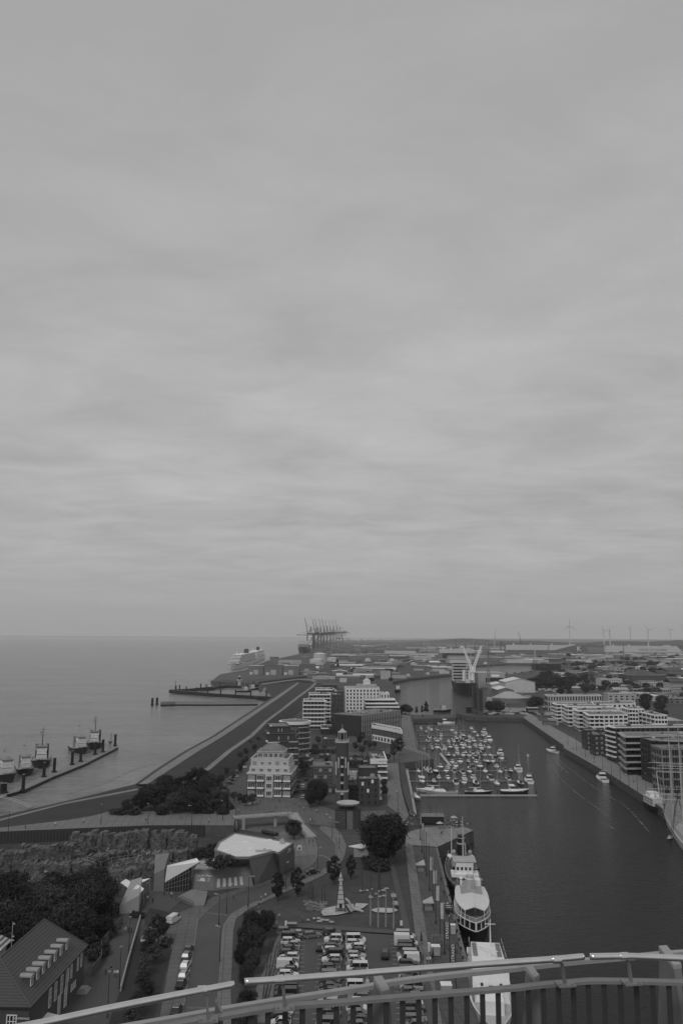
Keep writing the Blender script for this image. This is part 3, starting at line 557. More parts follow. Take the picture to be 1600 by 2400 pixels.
# ================= BUILDINGS =================
WC = {}
def win_mesh(w_, h_, style):
    key = (round(w_, 2), round(h_, 2), style)
    if key in WC: return WC[key]
    mb = MB(); d = .08
    if style == 'plain': mb.box(-w_/2, w_/2, -.05, .05, -h_/2, h_/2); mats = [GLASS]
    elif style == 'pale': mb.box(-w_/2, w_/2, -.06, .05, -h_/2, h_/2); mats = [GLASSL]
    else:
        fr = WHITE if style[0] == 'w' else MID if style[0] == 'g' else DARK; nm = int(style[1]) if len(style) > 1 else 1; nr = int(style[2]) if len(style) > 2 else 0
        f_ = min(.16, w_*.1)
        mb.box(-w_/2+f_, w_/2-f_, -.04, .04, -h_/2+f_, h_/2-f_); mb.mi = 1
        for a in (-1, 1):
            mb.box(a*w_/2-(f_ if a > 0 else 0), a*w_/2+(f_ if a < 0 else 0), -d, .05, -h_/2, h_/2)
            mb.box(-w_/2+f_, w_/2-f_, -d, .05, a*h_/2-(f_ if a > 0 else 0), a*h_/2+(f_ if a < 0 else 0))
        for i in range(nm): x = -w_/2+w_*(i+1)/(nm+1); mb.box(x-.07, x+.07, -d+.01, -.03, -h_/2+f_, h_/2-f_)
        for i in range(nr): z = -h_/2+h_*(i+1)/(nr+1); mb.box(-w_/2+f_, w_/2-f_, -d+.02, -.03, z-.06, z+.06)
        mats = [GLASS, fr]
    WC[key] = mb.mesh('window', mats); return WC[key]
def V2(p): return Vector((p[0], p[1]))
def facade(t, A, B, z0, z1, nf, nc, wf=.5, hf=.55, style='plain', skip=None, alt=None, name='window', up=0.0):
    A = V2(A); B = V2(B); d = B-A; L_ = d.length; u = d/L_; n = Vector((u.y, -u.x)); fh = (z1-z0)/nf; cw = L_/nc; rz = math.atan2(u.y, u.x); k = 0
    for j in range(nf):
        for i in range(nc):
            if skip and skip(i, j): continue
            st = alt if alt and (i*7+j*3) % 5 < 2 else style
            p = A+u*cw*(i+.5)+n*.03; inst(name, win_mesh(cw*wf, fh*hf, st), t, Vector((p.x, p.y, z0+fh*(j+.5)+up))-t.location, rz)
def loc(t, pts): return [(p[0]-t.location.x, p[1]-t.location.y) for p in pts]
def quad_from(pN, pR, depth=None, back=None):    # front-left, front-right ground points -> footprint
    A = V2(pN); B = V2(pR); u = (B-A).normalized(); n = Vector((-u.y, u.x))
    v = (n*depth) if back is None else Vector(back)
    return [A, B, B+v, A+v]
def block(t, fp, z0, z1, wallm, roofm, para=.5, pname='wall', roof='roof', inset=.35):
    q = loc(t, fp); MB().prism(q, z0, z1).build(pname, wallm, t)
    c = Vector((sum(p[0] for p in q)/len(q), sum(p[1] for p in q)/len(q)))
    # roof deck sheet with parapet ring
    out_ = [Vector(p)+(Vector(p)-c).normalized()*.12 for p in q]; inn = [Vector(p)+(c-Vector(p)).normalized()*(inset+.3) for p in q]
    mb = MB(); n = len(q); zt = z1+para
    r = [[(p.x, p.y, z1-.15) for p in out_], [(p.x, p.y, zt) for p in out_], [(p.x, p.y, zt) for p in inn], [(p.x, p.y, z1+.06) for p in inn]]
    mb.loft(r, cap=False); mb.build('parapet', PARA.get(t, wallm), t)
    MB().prism([tuple(p) for p in inn], z1-.02, z1+.08).build(roof, roofm, t)
    return c
PARA = {}
def roofstuff(t, fp, z, n, seed, v=(.35, .12)):
    r_ = random.Random(seed); q = loc(t, fp); a, b, d = Vector(q[0]), Vector(q[1]), Vector(q[-1])
    for i in range(n):
        p = a+(b-a)*r_.uniform(.12, .88)+(d-a)*r_.uniform(.15, .85); s_ = r_.uniform(.6, 1.7)
        mb = MB(); mb.obox((p.x, p.y, z+s_*.35), s_*1.3, s_, s_*.7, math.atan2((b-a).y, (b-a).x)); mb.obox((p.x, p.y, z+s_*.74), s_*1.05, s_*.75, s_*.1)
        mb.build(r_.choice(['roof_vent', 'skylight']), grey(r_.choice([.5, .3, .1, .06]), .6, 2, .1), t)
# --- cream and brick stepped apartment house
A, B = P2(578, 1868), P2(682, 1870); t = thing('stepped_apartment_house', 'cream stepped apartment house on a brick base with a hipped penthouse, at the street corner', 'apartment house', (*A, 0)); PARA[t] = CREAM
fp = quad_from(A, B, 19); w_ = (V2(B)-V2(A)).length; H1 = 10.4; MB().prism(loc(t, fp), -.1, H1).build('brick_storeys', BRICK2, t)
u = (V2(B)-V2(A)).normalized(); n_ = Vector((-u.y, u.x))
def inset(fp, s, f, b): return [fp[0]+u*s+n_*f, fp[1]-u*s+n_*f, fp[2]-u*s-n_*b, fp[3]+u*s-n_*b]
MB().prism(loc(t, inset(fp, -.25, -.25, -.2)), H1-.05, H1+.5).build('cornice', CREAM, t)
f2 = inset(fp, .9, .5, .4); MB().prism(loc(t, f2), H1+.45, H1+3.3).build('cream_storey', CREAM, t)
f3 = inset(fp, 1.5, 1.1, .8); block(t, f3, H1+3.3, H1+6.6, CREAM, ROOFG, .7)
f4 = inset(fp, 4.3, 3.5, 3.5); MB().prism(loc(t, f4), H1+6.7, H1+9.8).build('penthouse', PALE, t)
q = loc(t, inset(fp, 3.9, 3.1, 3.1)); MB().prism(q, H1+9.8, H1+10.1).build('penthouse_eaves', CREAM, t)
q4 = [Vector(p) for p in loc(t, inset(fp, 4.1, 3.3, 3.3))]; r0 = (q4[0]+q4[3])/2+u*4.5; r1 = (q4[1]+q4[2])/2-u*4.5; zt = H1+13.4
mb = MB(); mb.add([(*p, H1+10.1) for p in q4]+[(*r0, zt), (*r1, zt)], [(0, 1, 5, 4), (1, 2, 5), (2, 3, 4, 5), (3, 0, 4), (3, 2, 1, 0)]); mb.build('hip_roof', ROOFG, t)
for k, z0 in enumerate((0.3, 3.7, 7.1)):
    for i in range(5):
        cw = w_/5; p = V2(A)+u*cw*(i+.5)-n_*.06; pl = (i*3+k*2) % 4 == 0
        if i == 2: inst('bay_window', win_mesh(cw*.52, 2.7, 'w3'), t, Vector((p.x, p.y, z0+1.7))-t.location)
        else:
            inst('window', win_mesh(cw*.8, 2.3, 'pale' if pl else 'w3'), t, Vector((p.x, p.y, z0+1.8))-t.location)
            mb = MB(); mb.box(-cw*.42, cw*.42, -.9, 0, -.1, .45); o = mb.build('balcony', WHITE, t, Vector((p.x, p.y, z0+.25))-t.location, math.atan2(u.y, u.x))
MB().box(-1.9, 1.9, -.35, .02, 0, H1+.3).build('bay', CREAM, t, Vector((*(V2(A)+u*w_/2), 0))-t.location, math.atan2(u.y, u.x))
for i in range(3): inst('bay_window', win_mesh(2.6, 2.2, 'w2'), t, Vector((*(V2(A)+u*w_/2-n_*.42), 1.9+3.4*i))-t.location)
facade(t, f2[0], f2[1], H1+.5, H1+3.3, 1, 5, .55, .6, 'w3'); facade(t, f3[0], f3[1], H1+3.5, H1+6.4, 1, 5, .5, .6, 'w3', alt='pale'); facade(t, f4[0], f4[1], H1+6.9, H1+9.7, 1, 5, .85, .75, 'w2')
facade(t, fp[1], fp[2], .3, H1, 3, 4, .6, .6, 'w2'); facade(t, f3[1], f3[2], H1+.4, H1+6.4, 2, 4, .5, .5, 'w2'); facade(t, f4[1], f4[2], H1+6.9, H1+9.7, 1, 3, .8, .7, 'w2')
# --- dark brick terraced slab + oval tower with white-rimmed roof
A, B = P2(621, 1828), P2(699, 1826); t = thing('brick_apartment_block', 'dark brown brick block stepping up in terraces behind the cream apartment house', 'apartment block', (*A, 0))
u = (V2(B)-V2(A)).normalized(); n_ = Vector((-u.y, u.x)); fp = quad_from(A, B, 34); PARA[t] = DARK
za = HT(621, 1828, 1741); block(t, fp, -.1, za, BRICK2, ROOFD); f2 = inset(fp, 1.2, 6, 0); block(t, f2, za, za+3.4, BRICK2, ROOFD); f3 = inset(fp, 3.2, 12, 0); block(t, f3, za+3.4, za+6.6, BRICK2, ROOFG)
for z in (za+.1, za-3.1, za-6.2, za-9.3, za-12.4):
    for a, b in (((.02, .42), (.7, .98)) if z > za else ((.7, .98),) if z > za-14 else ()):
        mb = MB(); L_ = (V2(B)-V2(A)).length
        mb.box(L_*a, L_*b, -.25, .02, z, z+.28); mb.build('white_string_course', WHITE, t, (0, 0, 0), math.atan2(u.y, u.x))
for z, yy in ((3, 0), (6.2, 0), (9.4, 0), (12.6, 0), (15.8, 0)): 
    for k in range(4): inst('window', win_mesh(1.6, 1.8, 'plain'), t, Vector((*(V2(A)+u*(1.5+k*4.2)-n_*.03), z))-t.location, math.atan2(u.y, u.x))
facade(t, f2[0], f2[1], za, za+3.2, 1, 6, .25, .5, 'w1', skip=lambda i, j: i not in (2, 4)); facade(t, f3[0], f3[1], za+3.4, za+6.6, 1, 6, .25, .5, 'w1', skip=lambda i, j: i not in (2, 3))
facade(t, fp[1], fp[2], 1, za-1, 6, 8, .35, .5, 'g1')
for k in range(5):
    for j in range(4):
        mb = MB(); mb.box(0, 3, -1.1, 0, 0, .25); p = V2(fp[1])+n_*(3+7*j)+u*.0; mb.build('balcony', PALE, t, Vector((*p, 4+3.3*k))-t.location, math.atan2(n_.y, n_.x))
for k, (px_, zz) in enumerate(((621, za), (633, za+3.4), (651, za+6.6))):
    mb = MB(); mb.cyl(0, 0, 0, 1.2, .6, .6, 8); mb.build('white_corner_vent', WHITE, t, Vector((*(V2((fp[0], f2[0], f3[0])[k])+u*.6+n_*.6), zz))-t.location)
c = G(690, 1781); t = thing('oval_apartment_tower', 'oval apartment tower with flat roof ringed in white behind the dark brick terraces', 'apartment tower', c); ro = 37/scale(690, 1781)
zt = HT(690, 1781, 1690)
def ell(rx, ry, n=28): return [(rx*math.cos(6.2832*i/n), ry*math.sin(6.2832*i/n)) for i in range(n)]
MB().prism(ell(ro-.9, ro-.9), 0, zt-.4).build('wall', grey(.12, .7, .8, .15), t); MB().prism(ell(ro+.2, ro+.1), zt-1.3, zt+.25).build('roof_rim', WHITE, t); MB().prism(ell(ro-1, ro-1.6), zt+.1, zt+.3).build('roof', ROOFG, t)
for k in range(7):
    z = zt-3.2*(k+1)
    if z < 1: break
    for i in range(12):
        a = R(-170+i*15.5); inst('window', win_mesh(1.7, 2, 'g1'), t, ((ro-.86)*math.cos(a), (ro-.86)*math.sin(a), z+1.3), a+math.pi/2)
    mb = MB(); ar = [R(-75+i*9) for i in range(10)]; mb.loft([[((ro+.3)*math.cos(a), (ro+.3)*math.sin(a), z+dz) for dz in (0, .35)]+[((ro-1)*math.cos(a), (ro-1)*math.sin(a), z+dz) for dz in (.35, 0)] for a in ar]); mb.build('balcony', PALE, t)
for dx in (-3, 1.5, 4): mb = MB(); mb.obox((dx, .5, zt+.5), 1.6, 1.2, .9); mb.tube((dx, 0, zt+.8), (dx, 0, zt+2), .1); mb.build('roof_vent', MID, t)
# --- white balcony blocks beside the dike (three in a row going back)
def balcony_block(px0, px1, pyb, ztop, depth, nf, label, seed, name='balcony_apartment_block', slab=WHITE, wall=MID, wrap=True, side=None, sidem=None):
    A, B = P2(px0, pyb), P2(px1, pyb); t = thing(name, label, 'apartment block', (*A, 0)); PARA[t] = slab
    fp = quad_from(A, B, depth, back=side); u = (fp[1]-fp[0]).normalized(); n_ = Vector((-u.y, u.x)); L_ = (fp[1]-fp[0]).length
    core = [fp[0]+u*.9+n_*1.7, fp[1]-u*1.5+n_*1.7, fp[2]-u*1.5-n_*.5, fp[3]+u*.9-n_*.5]
    block(t, core, -.1, ztop-.3, wall, ROOFG, .4); fh = (ztop-.3)/nf
    for k in range(1, nf+1):
        z = fh*k; q = loc(t, [fp[0], fp[1]-u*1.6, fp[1]-u*.1+n_*1.6, fp[1]-u*.1+n_*depth*.4, fp[1]-u*1.7+n_*depth*.4, core[1], core[0]])
        MB().prism(q, z-.3, z+(.55 if k < nf else .2)).build('balcony' if k < nf else 'roof_slab', slab, t)
    facade(t, core[0], core[1], .2, ztop-.3, nf, 6, .7, .62, 'g1'); facade(t, core[1], core[2], .2, ztop-.3, nf, 4, .4, .55, 'plain')
    mb = MB(); mb.box(-.15, .15, -.15, .15, 0, ztop-.3)
    for p in (fp[1]-u*1.8+n_*.4, fp[0]+u*.4+n_*.5): mb.build('corner_post', slab, t, Vector((*p, 0))-t.location)
    roofstuff(t, core, ztop-.2, 4, seed); return t, fp
zt = HT(754, 1711, 1643)
t, fp = balcony_block(708, 765, 1711, zt, 26, 7, 'nearest white balcony apartment block beside the dike, tall slab with bright balcony bands', 1)
t, fp = balcony_block(722, 778, 1689, zt, 30, 7, 'second white balcony apartment block beside the dike, half hidden behind the nearest one', 2); t, fp = balcony_block(738, 787, 1672, zt, 34, 7, 'third apartment block beside the dike, farthest of the row with white balcony bands', 3)
for x0, x1, y, z, lb in ((796, 838, 1690, 14, 'low'), ): pass
# --- white grid hotel
A, B = P2(810, 1672), P2(889, 1672); zt = HT(850, 1672, 1613); t = thing('grid_hotel', 'long white hotel block with a grid of dark square windows and a gabled roof hut', 'hotel', (*A, 0)); fp = quad_from(A, B, 24); PARA[t] = WHITE
block(t, fp, -.1, zt, WHITE, ROOFG, .6); facade(t, fp[0], fp[1], zt*.14, zt*.97, 6, 10, .42, .62, 'plain')
for k in range(9): mb = MB(); mb.box(-1.2, 1.2, -.08, .05, 0, zt*.12); mb.build('shop_front', GLASS, t, Vector((*(fp[0]+(fp[1]-fp[0])*(k+.7)/9.4), .1))-t.location)
mb = MB(); c = (fp[0]+fp[1])/2-V2(t.location[:2])+Vector((3, 14)); mb.box(c.x-9, c.x+11, c.y-4, c.y+5, zt+.3, zt+3.2); mb.build('plant_room', PALE, t)
mb = MB(); mb.box(c.x-2, c.x+5, c.y-3, c.y+3, zt+3.2, zt+6.6); mb.build('roof_hut', WHITE, t)
mb = MB(); mb.add([(c.x-2.4, c.y-3.4, zt+6.5), (c.x+5.4, c.y-3.4, zt+6.5), (c.x+5.4, c.y+3.4, zt+6.5), (c.x-2.4, c.y+3.4, zt+6.5), (c.x+1.5, c.y-3.4, zt+9.4), (c.x+1.5, c.y+3.4, zt+9.4)], [(0, 1, 4), (1, 2, 5, 4), (2, 3, 5), (3, 0, 4, 5), (3, 2, 1, 0)]); mb.build('hut_roof', WHITE, t)
roofstuff(t, fp, zt+.1, 5, 5)
# --- striped terraced block, finned block, curved brick block
A, B = P2(857, 1684), P2(936, 1684); t = thing('striped_office_block', 'low white office block with horizontal bands stepping down right of the grid hotel', 'office block', (*A, 0)); fp = quad_from(A, B, 22); PARA[t] = WHITE; zt = HT(890, 1684, 1641)
u = (fp[1]-fp[0]).normalized(); n_ = Vector((-u.y, u.x)); block(t, fp, 0, zt-6.5, DARK, ROOFG); f2 = [fp[0]+n_*4, fp[1]+n_*4-u*1, fp[2]-u*1, fp[3]]; block(t, f2, zt-6.5, zt-3.2, GLASS, ROOFG); f3 = [fp[0]+n_*8, fp[1]+n_*8-u*3, fp[2]-u*3, fp[3]]; block(t, f3, zt-3.2, zt, GLASS, ROOFG)
for f_, z in ((fp, zt-6.9), (fp, zt-10), (fp, zt-13.4), (f2, zt-4), (f3, zt-.8)): MB().prism(loc(t, [f_[0]-n_*.3, f_[1]-n_*.3+u*.3, f_[1]+n_*9+u*.3, f_[0]+n_*.6]), z, z+1.15).build('white_band', WHITE, t)
A, B = P2(847, 1728), P2(939, 1712); t = thing('finned_office_block', 'dark office block with closely set vertical fins and a broad flat grey roof', 'office block', (*A, 0)); zt = HT(847, 1728, 1678)
fp = quad_from(A, B, 26); PARA[t] = MID; block(t, fp, -.1, zt, DARK, ROOFG, .4)
u = (fp[1]-fp[0]).normalized(); n_ = Vector((-u.y, u.x)); L_ = (fp[1]-fp[0]).length; rz = math.atan2(u.y, u.x)
mb = MB(); mb.box(-.3, .3, -.4, 0, 0, zt-.2); fm = mb.mesh('facade_fin', PALE)
for i in range(24): inst('facade_fin', fm, t, Vector((*(fp[0]+u*L_*(i+.3)/24), .1))-t.location, rz)
for j in (1, 2, 3): mb = MB(); mb.box(0, L_, -.45, -.02, zt*j/4-.2, zt*j/4+.15); mb.build('floor_band', MID, t, (0, 0, 0), rz)
roofstuff(t, fp, zt, 9, 8)
for k in range(3): mb = MB(); mb.box(0, 9, 0, 1.2, 0, .9); mb.build('roof_louvre', PALE, t, Vector((*(fp[0]+u*(14+k)+n_*(8+3.5*k)), zt+.3))-t.location, rz+.12)
cur = [(872, 1735), (884, 1737), (898, 1740), (914, 1743), (930, 1747), (943, 1751)]; W_ = [V2(P2(*p)) for p in cur]; t = thing('curved_brick_block', 'curved brick block with broad white roof band and white ground floor beside the marina walk', 'office block', (*W_[0], 0)); PARA[t] = WHITE
back = [W_[-1]+Vector((0, 22)), W_[0]+Vector((1, 20))]; fp = W_+back; zt = HT(872, 1735, 1702); MB().prism(loc(t, fp), -.1, 4.2).build('white_ground_floor', WHITE, t)
block(t, fp, 4.2, zt-.4, grey(.13, .8, 1, .15), ROOFG, 1.1)
for a, b in zip(W_, W_[1:]):
    mb = MB(); d = (b-a); rz = math.atan2(d.y, d.x); mb.box(0, d.length, -.5, 0, -1.4, .9); mb.build('white_fascia', WHITE, t, Vector((*a, zt))-t.location, rz)
    facade(t, a, b, 4.5, zt-1.6, 3, 5, .3, .8, 'plain'); facade(t, a, b, 0, 4, 1, 2, .5, .6, 'plain')
    mb = MB(); mb.box(0, 1.8, -.25, .0, 0, .5); mb.build('awning', WHITE, t, Vector((*(a+d*.45), 8+(a.x*1.7) % 4))-t.location, rz)
roofstuff(t, fp, zt, 3, 9)
# --- brick lighthouse tower
c = G(801, 1893); t = thing('lighthouse_tower', 'slender neo-gothic brick lighthouse tower with balustraded gallery and small lantern', 'lighthouse', c); Z = lambda y: HT(801, 1893, y)
BT = grey(.085, .85, 1.4, .14); STN = grey(.42, .8, 1, .08)
def sq(r): return [(-r, -r), (r, -r), (r, r), (-r, r)]
def octo(r, k=.45): return [(-r*k, -r), (r*k, -r), (r, -r*k), (r, r*k), (r*k, r), (-r*k, r), (-r, r*k), (-r, -r*k)]
s_ = 15/scale(801, 1893); MB().prism(octo(s_*1.0, .7), -.1, Z(1853)).build('lower_shaft', BT, t); MB().prism(octo(s_*1.04, .7), Z(1854), Z(1850.5)).build('string_course', STN, t)
MB().prism(octo(s_*.93, .6), Z(1850.5), Z(1800)).build('middle_shaft', BT, t); MB().prism(octo(s_*.72, .6), Z(1800), Z(1772)).build('upper_shaft', BT, t); MB().prism(octo(s_*.98, .6), Z(1790), Z(1738)).build('tower_head', grey(.06, .85, 1.4, .14), t)
MB().prism(octo(s_*1.08, .6), Z(1739.5), Z(1736)).build('gallery', STN, t)
mb = MB(); q = octo(s_*1.02, .6)
for a, b in zip(q, q[1:]+q[:1]): mb.bar((*a, Z(1732.5)), (*b, Z(1732.5)), .2, .25); [mb.tube((a[0]+(b[0]-a[0])*k/3, a[1]+(b[1]-a[1])*k/3, Z(1736)), (a[0]+(b[0]-a[0])*k/3, a[1]+(b[1]-a[1])*k/3, Z(1732.5)), .08) for k in range(3)]
mb.build('balustrade', STN, t); MB().prism(octo(s_*.6, .5), Z(1736), Z(1716)).build('lantern', GLASS, t)
mb = MB(); [mb.tube((*a, Z(1736)), (*a, Z(1716)), .13) for a in octo(s_*.62, .5)]; mb.build('lantern_frame', STN, t)
MB().prism(octo(s_*.68, .5), Z(1716.5), Z(1714.5)).build('lantern_cornice', STN, t); mb = MB(); mb.cyl(0, 0, Z(1714.5), Z(1707), s_*.62, .15, 10); mb.tube((0, 0, Z(1707)), (0, 0, Z(1698)), .12); mb.build('lantern_cap', PALE, t)
for sx in (-1, 1):
    for rr, y0, y1 in ((.93, 1814, 1787), (.55, 1798, 1773)): mb = MB(); mb.box(sx*s_*rr-.28, sx*s_*rr+.28, -s_*1.0, -s_*.55, Z(y0), Z(y1)); mb.cyl(sx*s_*rr, -s_*.8, Z(y1), Z(y1)+.7, .42, .05, 6); mb.build('buttress_pinnacle', STN, t)
for y0, y1 in ((1880, 1860), (1846, 1835), (1828, 1816), (1808, 1797), (1788, 1776)):
    mb = MB(); mb.box(-.55, .55, -s_-.12, -s_*.4, Z(y0), Z(y1)); mb.build('tower_window', GLASS, t); mb = MB(); mb.box(-.7, .7, -s_-.16, -s_*.4, Z(y1)+.05, Z(y1)+.9); mb.build('window_head', STN, t)
mb = MB(); mb.box(-.9, .9, -s_*.95, -s_*.5, Z(1779), Z(1766)); mb.cyl(0, -s_*.75, Z(1766), Z(1761), .9, .1, 4); mb.build('clock_gable', STN, t)
# --- round building with disc roof
c = G(815, 1936); t = thing('round_pavilion', 'round dark banded building with a pale disc roof raised on posts', 'pavilion', c); r_ = 30.5/scale(815, 1936); zt = HT(815, 1936, 1895)
MB().prism(ell(r_, r_), -.1, zt).build('drum_wall', rows_mat(.045, .09, 1.1, 'Z', .8, .7), t); MB().prism(ell(r_+.15, r_+.15), zt, zt+.3).build('drum_coping', DARK, t)
mb = MB(); mb.box(-.5, 1.9, -r_-.15, -r_+1, 0, zt+.1); mb.build('pilaster', grey(.14, .8, 1, .1), t); mb = MB(); mb.box(-.9, -.5, -r_-.08, -r_+1, 0, zt-.2); mb.build('slot_window', BLACK, t)
MB().prism(ell(r_*.55, r_*.55), zt+.3, zt+1.6).build('clerestory', GLASS, t); mb = MB(); [mb.tube((r_*.75*math.cos(a), r_*.75*math.sin(a), zt+.3), (r_*.75*math.cos(a), r_*.75*math.sin(a), zt+1.9), .12) for a in (.4, 1.4, 2.4, 3.4, 4.4, 5.4)]; mb.build('roof_posts', DARK, t)
mb = MB(); mb.cyl(0, 0, zt+1.75, zt+2.4, r_*.87, r_*.9, 36); mb.build('disc_rim', MID, t); mb = MB(); mb.cyl(0, 0, zt+2.4, zt+2.55, r_*.87, r_*.8, 36); mb.build('disc_roof', grey(.42, .5, .5, .2, ns2=1.2, amt2=.12), t)
# --- dark brick flats right of the tower
def flats(name, label, px0, px1, pyb, pyt, depth, wall, roofm, nf, nc, style='plain', seed=0, wf=.4, hf=.5, alt=None, cat='apartment block', back=None, para=.5, pm=None, side=True, snc=4):
    A, B = P2(px0, pyb), P2(px1, pyb); t = thing(name, label, cat, (*A, 0)); fp = quad_from(A, B, depth, back); z = HT((px0+px1)/2, pyb, pyt)
    if pm: PARA[t] = pm
    block(t, fp, -.1, z, wall, roofm, para); facade(t, fp[0], fp[1], .3, z-.2, nf, nc, wf, hf, style, alt=alt)
    if side: facade(t, fp[1], fp[2], .3, z-.2, nf, snc, .4, .5, 'plain')
    if side: facade(t, fp[3], fp[0], .3, z-.2, nf, snc, .4, .5, 'plain')
    roofstuff(t, fp, z, 3, seed+len(label)); return t, fp, z
t, fp, z = flats('brick_flats', 'dark brick flats with flat grey roof just right of the lighthouse tower', 840, 888, 1890, 1828, 17, BRICK2, ROOFG, 4, 3, wf=.22, hf=.5, snc=3, pm=DARK)
u = (fp[1]-fp[0]).normalized(); n_ = Vector((-u.y, u.x)); f2 = [fp[0]+n_*9+u*.5, fp[1]+n_*9-u*.3, fp[2]-u*.3+n_*2, fp[3]+u*.5+n_*2]; block(t, f2, z, z+3.4, BRICK2, ROOFG, .4)
for k in range(4):
    for j in range(3): mb = MB(); mb.box(0, 2.6, -1.3, 0, 0, .9); mb.build('balcony', PALE, t, Vector((*(fp[1]+n_*(1.2+4.5*j)), 2.6+2.8*k))-t.location, math.atan2(n_.y, n_.x))
for px, zz in ((1.8, 9), (4.2, 6), (6.2, 10)): mb = MB(); mb.box(-.5, .5, -.1, .05, 0, 1.5); mb.build('window_shutter', WHITE, t, Vector((*(fp[0]+u*px-n_*.05), zz))-t.location)
t, fp, z = flats('brick_flats', 'low dark brick wing with deep loggias between the tower and the brick flats', 817, 842, 1884, 1842, 14, BRICK2, ROOFD, 3, 2, wf=.6, hf=.5)
t, fp, z = flats('white_fronted_block', 'dark block with a bright white roof edge and a cluttered roof terrace beside the quay', 868, 905, 1832, 1781, 28, BRICK, ROOFD, 4, 3, wf=.4, snc=4)
mb = MB(); L_ = (fp[1]-fp[0]).length; mb.box(-.2, L_+.3, -.5, .4, -2.0, .6); mb.build('white_fascia', WHITE, t, (0, 0, z)); mb = MB(); mb.box(L_-.4, L_+.3, .4, 28, -.8, .6); mb.build('white_side_fascia', WHITE, t, (0, 0, z)); roofstuff(t, fp, z, 16, 77)
for k in range(4): mb = MB(); mb.box(L_-4.5, L_+.6, -.8, .1, 0, .8); mb.build('balcony', WHITE, t, (0, 0, 1.6+3*k))
flats('brick_flats', 'two storey brick house with pale window panels behind the dark pyramidal trees', 733, 779, 1862, 1796, 12, BRICK, ROOFG, 4, 4, 'g1', alt='pale', wf=.6, hf=.5, snc=3, pm=MID)
flats('low_flats', 'low flat roofed block with terrace behind the cream house and brick terraces', 712, 760, 1805, 1786, 12, BRICK2, ROOFD, 1, 4, wf=.5); flats('low_flats', 'low dark pavilion behind the lighthouse tower with long flat roof', 818, 852, 1800, 1784, 16, DARK, ROOFD, 1, 4, wf=.6)
flats('low_flats', 'long low dark brick hall across the town square with railed roof terrace', 722, 784, 1768, 1757, 10, BRICK2, ROOFD, 1, 6, wf=.5); flats('pale_terrace_house', 'small pale house with cluttered balcony between the tower and the brick flats', 820, 842, 1858, 1816, 9, PALE, ROOFG, 3, 2, 'w1', wf=.5)
flats('villa', 'dark gabled house beside the crest path of the dike', 676, 712, 1705, 1688, 9, BRICK2, PALE, 1, 3, 'w1', wf=.3, pm=MID)
flats('low_flats', 'low podium building with white edge at the foot of the balcony block', 752, 778, 1722, 1708, 26, DARK, ROOFD, 1, 3, pm=WHITE); flats('pump_house', 'small pale kiosk on the dike crest near the balcony blocks', 698, 704, 1636, 1630, 4, PALE, MID, 1, 2, side=False, cat='kiosk')
flats('rooftop_house', 'small round-roofed white house behind the hotel beside the channel', 892, 912, 1640, 1624, 14, WHITE, WHITE, 1, 3, cat='house')
# --- right bank: combs of terraces and offices (near-left roof corner, far-left roof corner, right roof corner)
def comb(name, label, N_, Lp, Rp, z, nf, wall, slab, fw=9, style='plain', balcony=True, seed=0, frac=.5, cat='apartment block', roofm=None, sidebal=True, wf=.45, hf=.55, fstyle=None, front=True):
    n0 = V2(P2(*N_, z)); l0 = V2(P2(*Lp, z)); r0 = V2(P2(*Rp, z)); bk = (l0-n0); fp = [n0, r0, r0+bk, l0]; t = thing(name, label, cat, (*n0, 0)); PARA[t] = slab
    block(t, fp, -.1, z-.5, wall, roofm or ROOFG, .5); u = (r0-n0).normalized(); n_ = Vector((-u.y, u.x)); L_ = (r0-n0).length; fh = (z-.5)/nf; rz = math.atan2(u.y, u.x); bl = bk.length; rs = math.atan2((n0-l0).y, (n0-l0).x)
    facade(t, n0, r0, .2, z-.5, nf, fw, wf, hf, fstyle or style); facade(t, l0, n0, .2, z-.5, nf, 4, .7, .6, style)
    if balcony:
        for k in range(1, nf+1):
            zz = fh*k-.25
            if front: mb = MB(); mb.box(-1.2, L_*frac, -1.5, .0, 0, .75 if k < nf else .4); mb.build('balcony', slab, t, (0, 0, zz), rz)
            if sidebal: mb = MB(); mb.box(0, bl+ (1.3 if front else 0), -1.4, 0, 0, .75 if k < nf else .4); mb.build('side_balcony', slab, t, Vector((*l0, zz))-t.location, rs)
    roofstuff(t, fp, z, 5, seed+int(N_[0])); return t, fp
WT = dict(wall=WHITE, slab=WHITE, wf=.72, hf=.55, fstyle='plain')
comb('white_terrace_block', 'white terrace block farthest back in the row, narrow with stacked side balconies', (1303, 1650), (1294, 1646), (1400, 1650), 16, 5, frac=.12, **WT)
comb('white_terrace_block', 'third white terrace block from the front, with stacked balconies facing the dock', (1330, 1655), (1318, 1650), (1432, 1655), 17, 5, frac=.18, **WT)
comb('white_terrace_block', 'second white terrace block from the front, with a bright corner column', (1354, 1665), (1343, 1659), (1452, 1663), 16.5, 5, frac=.25, **WT)
comb('white_terrace_block', 'nearest long white terrace block above the dock, with wide front balconies', (1380, 1675), (1366, 1667), (1470, 1674), 15.5, 5, frac=.3, fw=8, **WT)
comb('white_apartment_block', 'tall white apartment block behind the terraces with dark balcony recesses', (1473, 1661), (1455, 1656), (1508, 1661), 19, 6, frac=.35, fw=5, **WT)
comb('white_apartment_block', 'white apartment block at the right end with a broad blank wall and dark side balconies', (1533, 1675), (1494, 1666), (1562, 1675), 17, 5, frac=.45, fw=4, front=False, **WT)
comb('fin_office', 'long pale office slab with rows of tall narrow windows behind the white terraces', (1282, 1630), (1275, 1627), (1409, 1629), 17, 3, PALE, WHITE, 20, balcony=False, wf=.45, hf=.7, cat='office block')
comb('white_apartment_block', 'low white rooftop range between the fin office and the terraces', (1390, 1650), (1385, 1644), (1488, 1648), 17.5, 5, frac=.0, wall=WHITE, slab=WHITE, balcony=False)
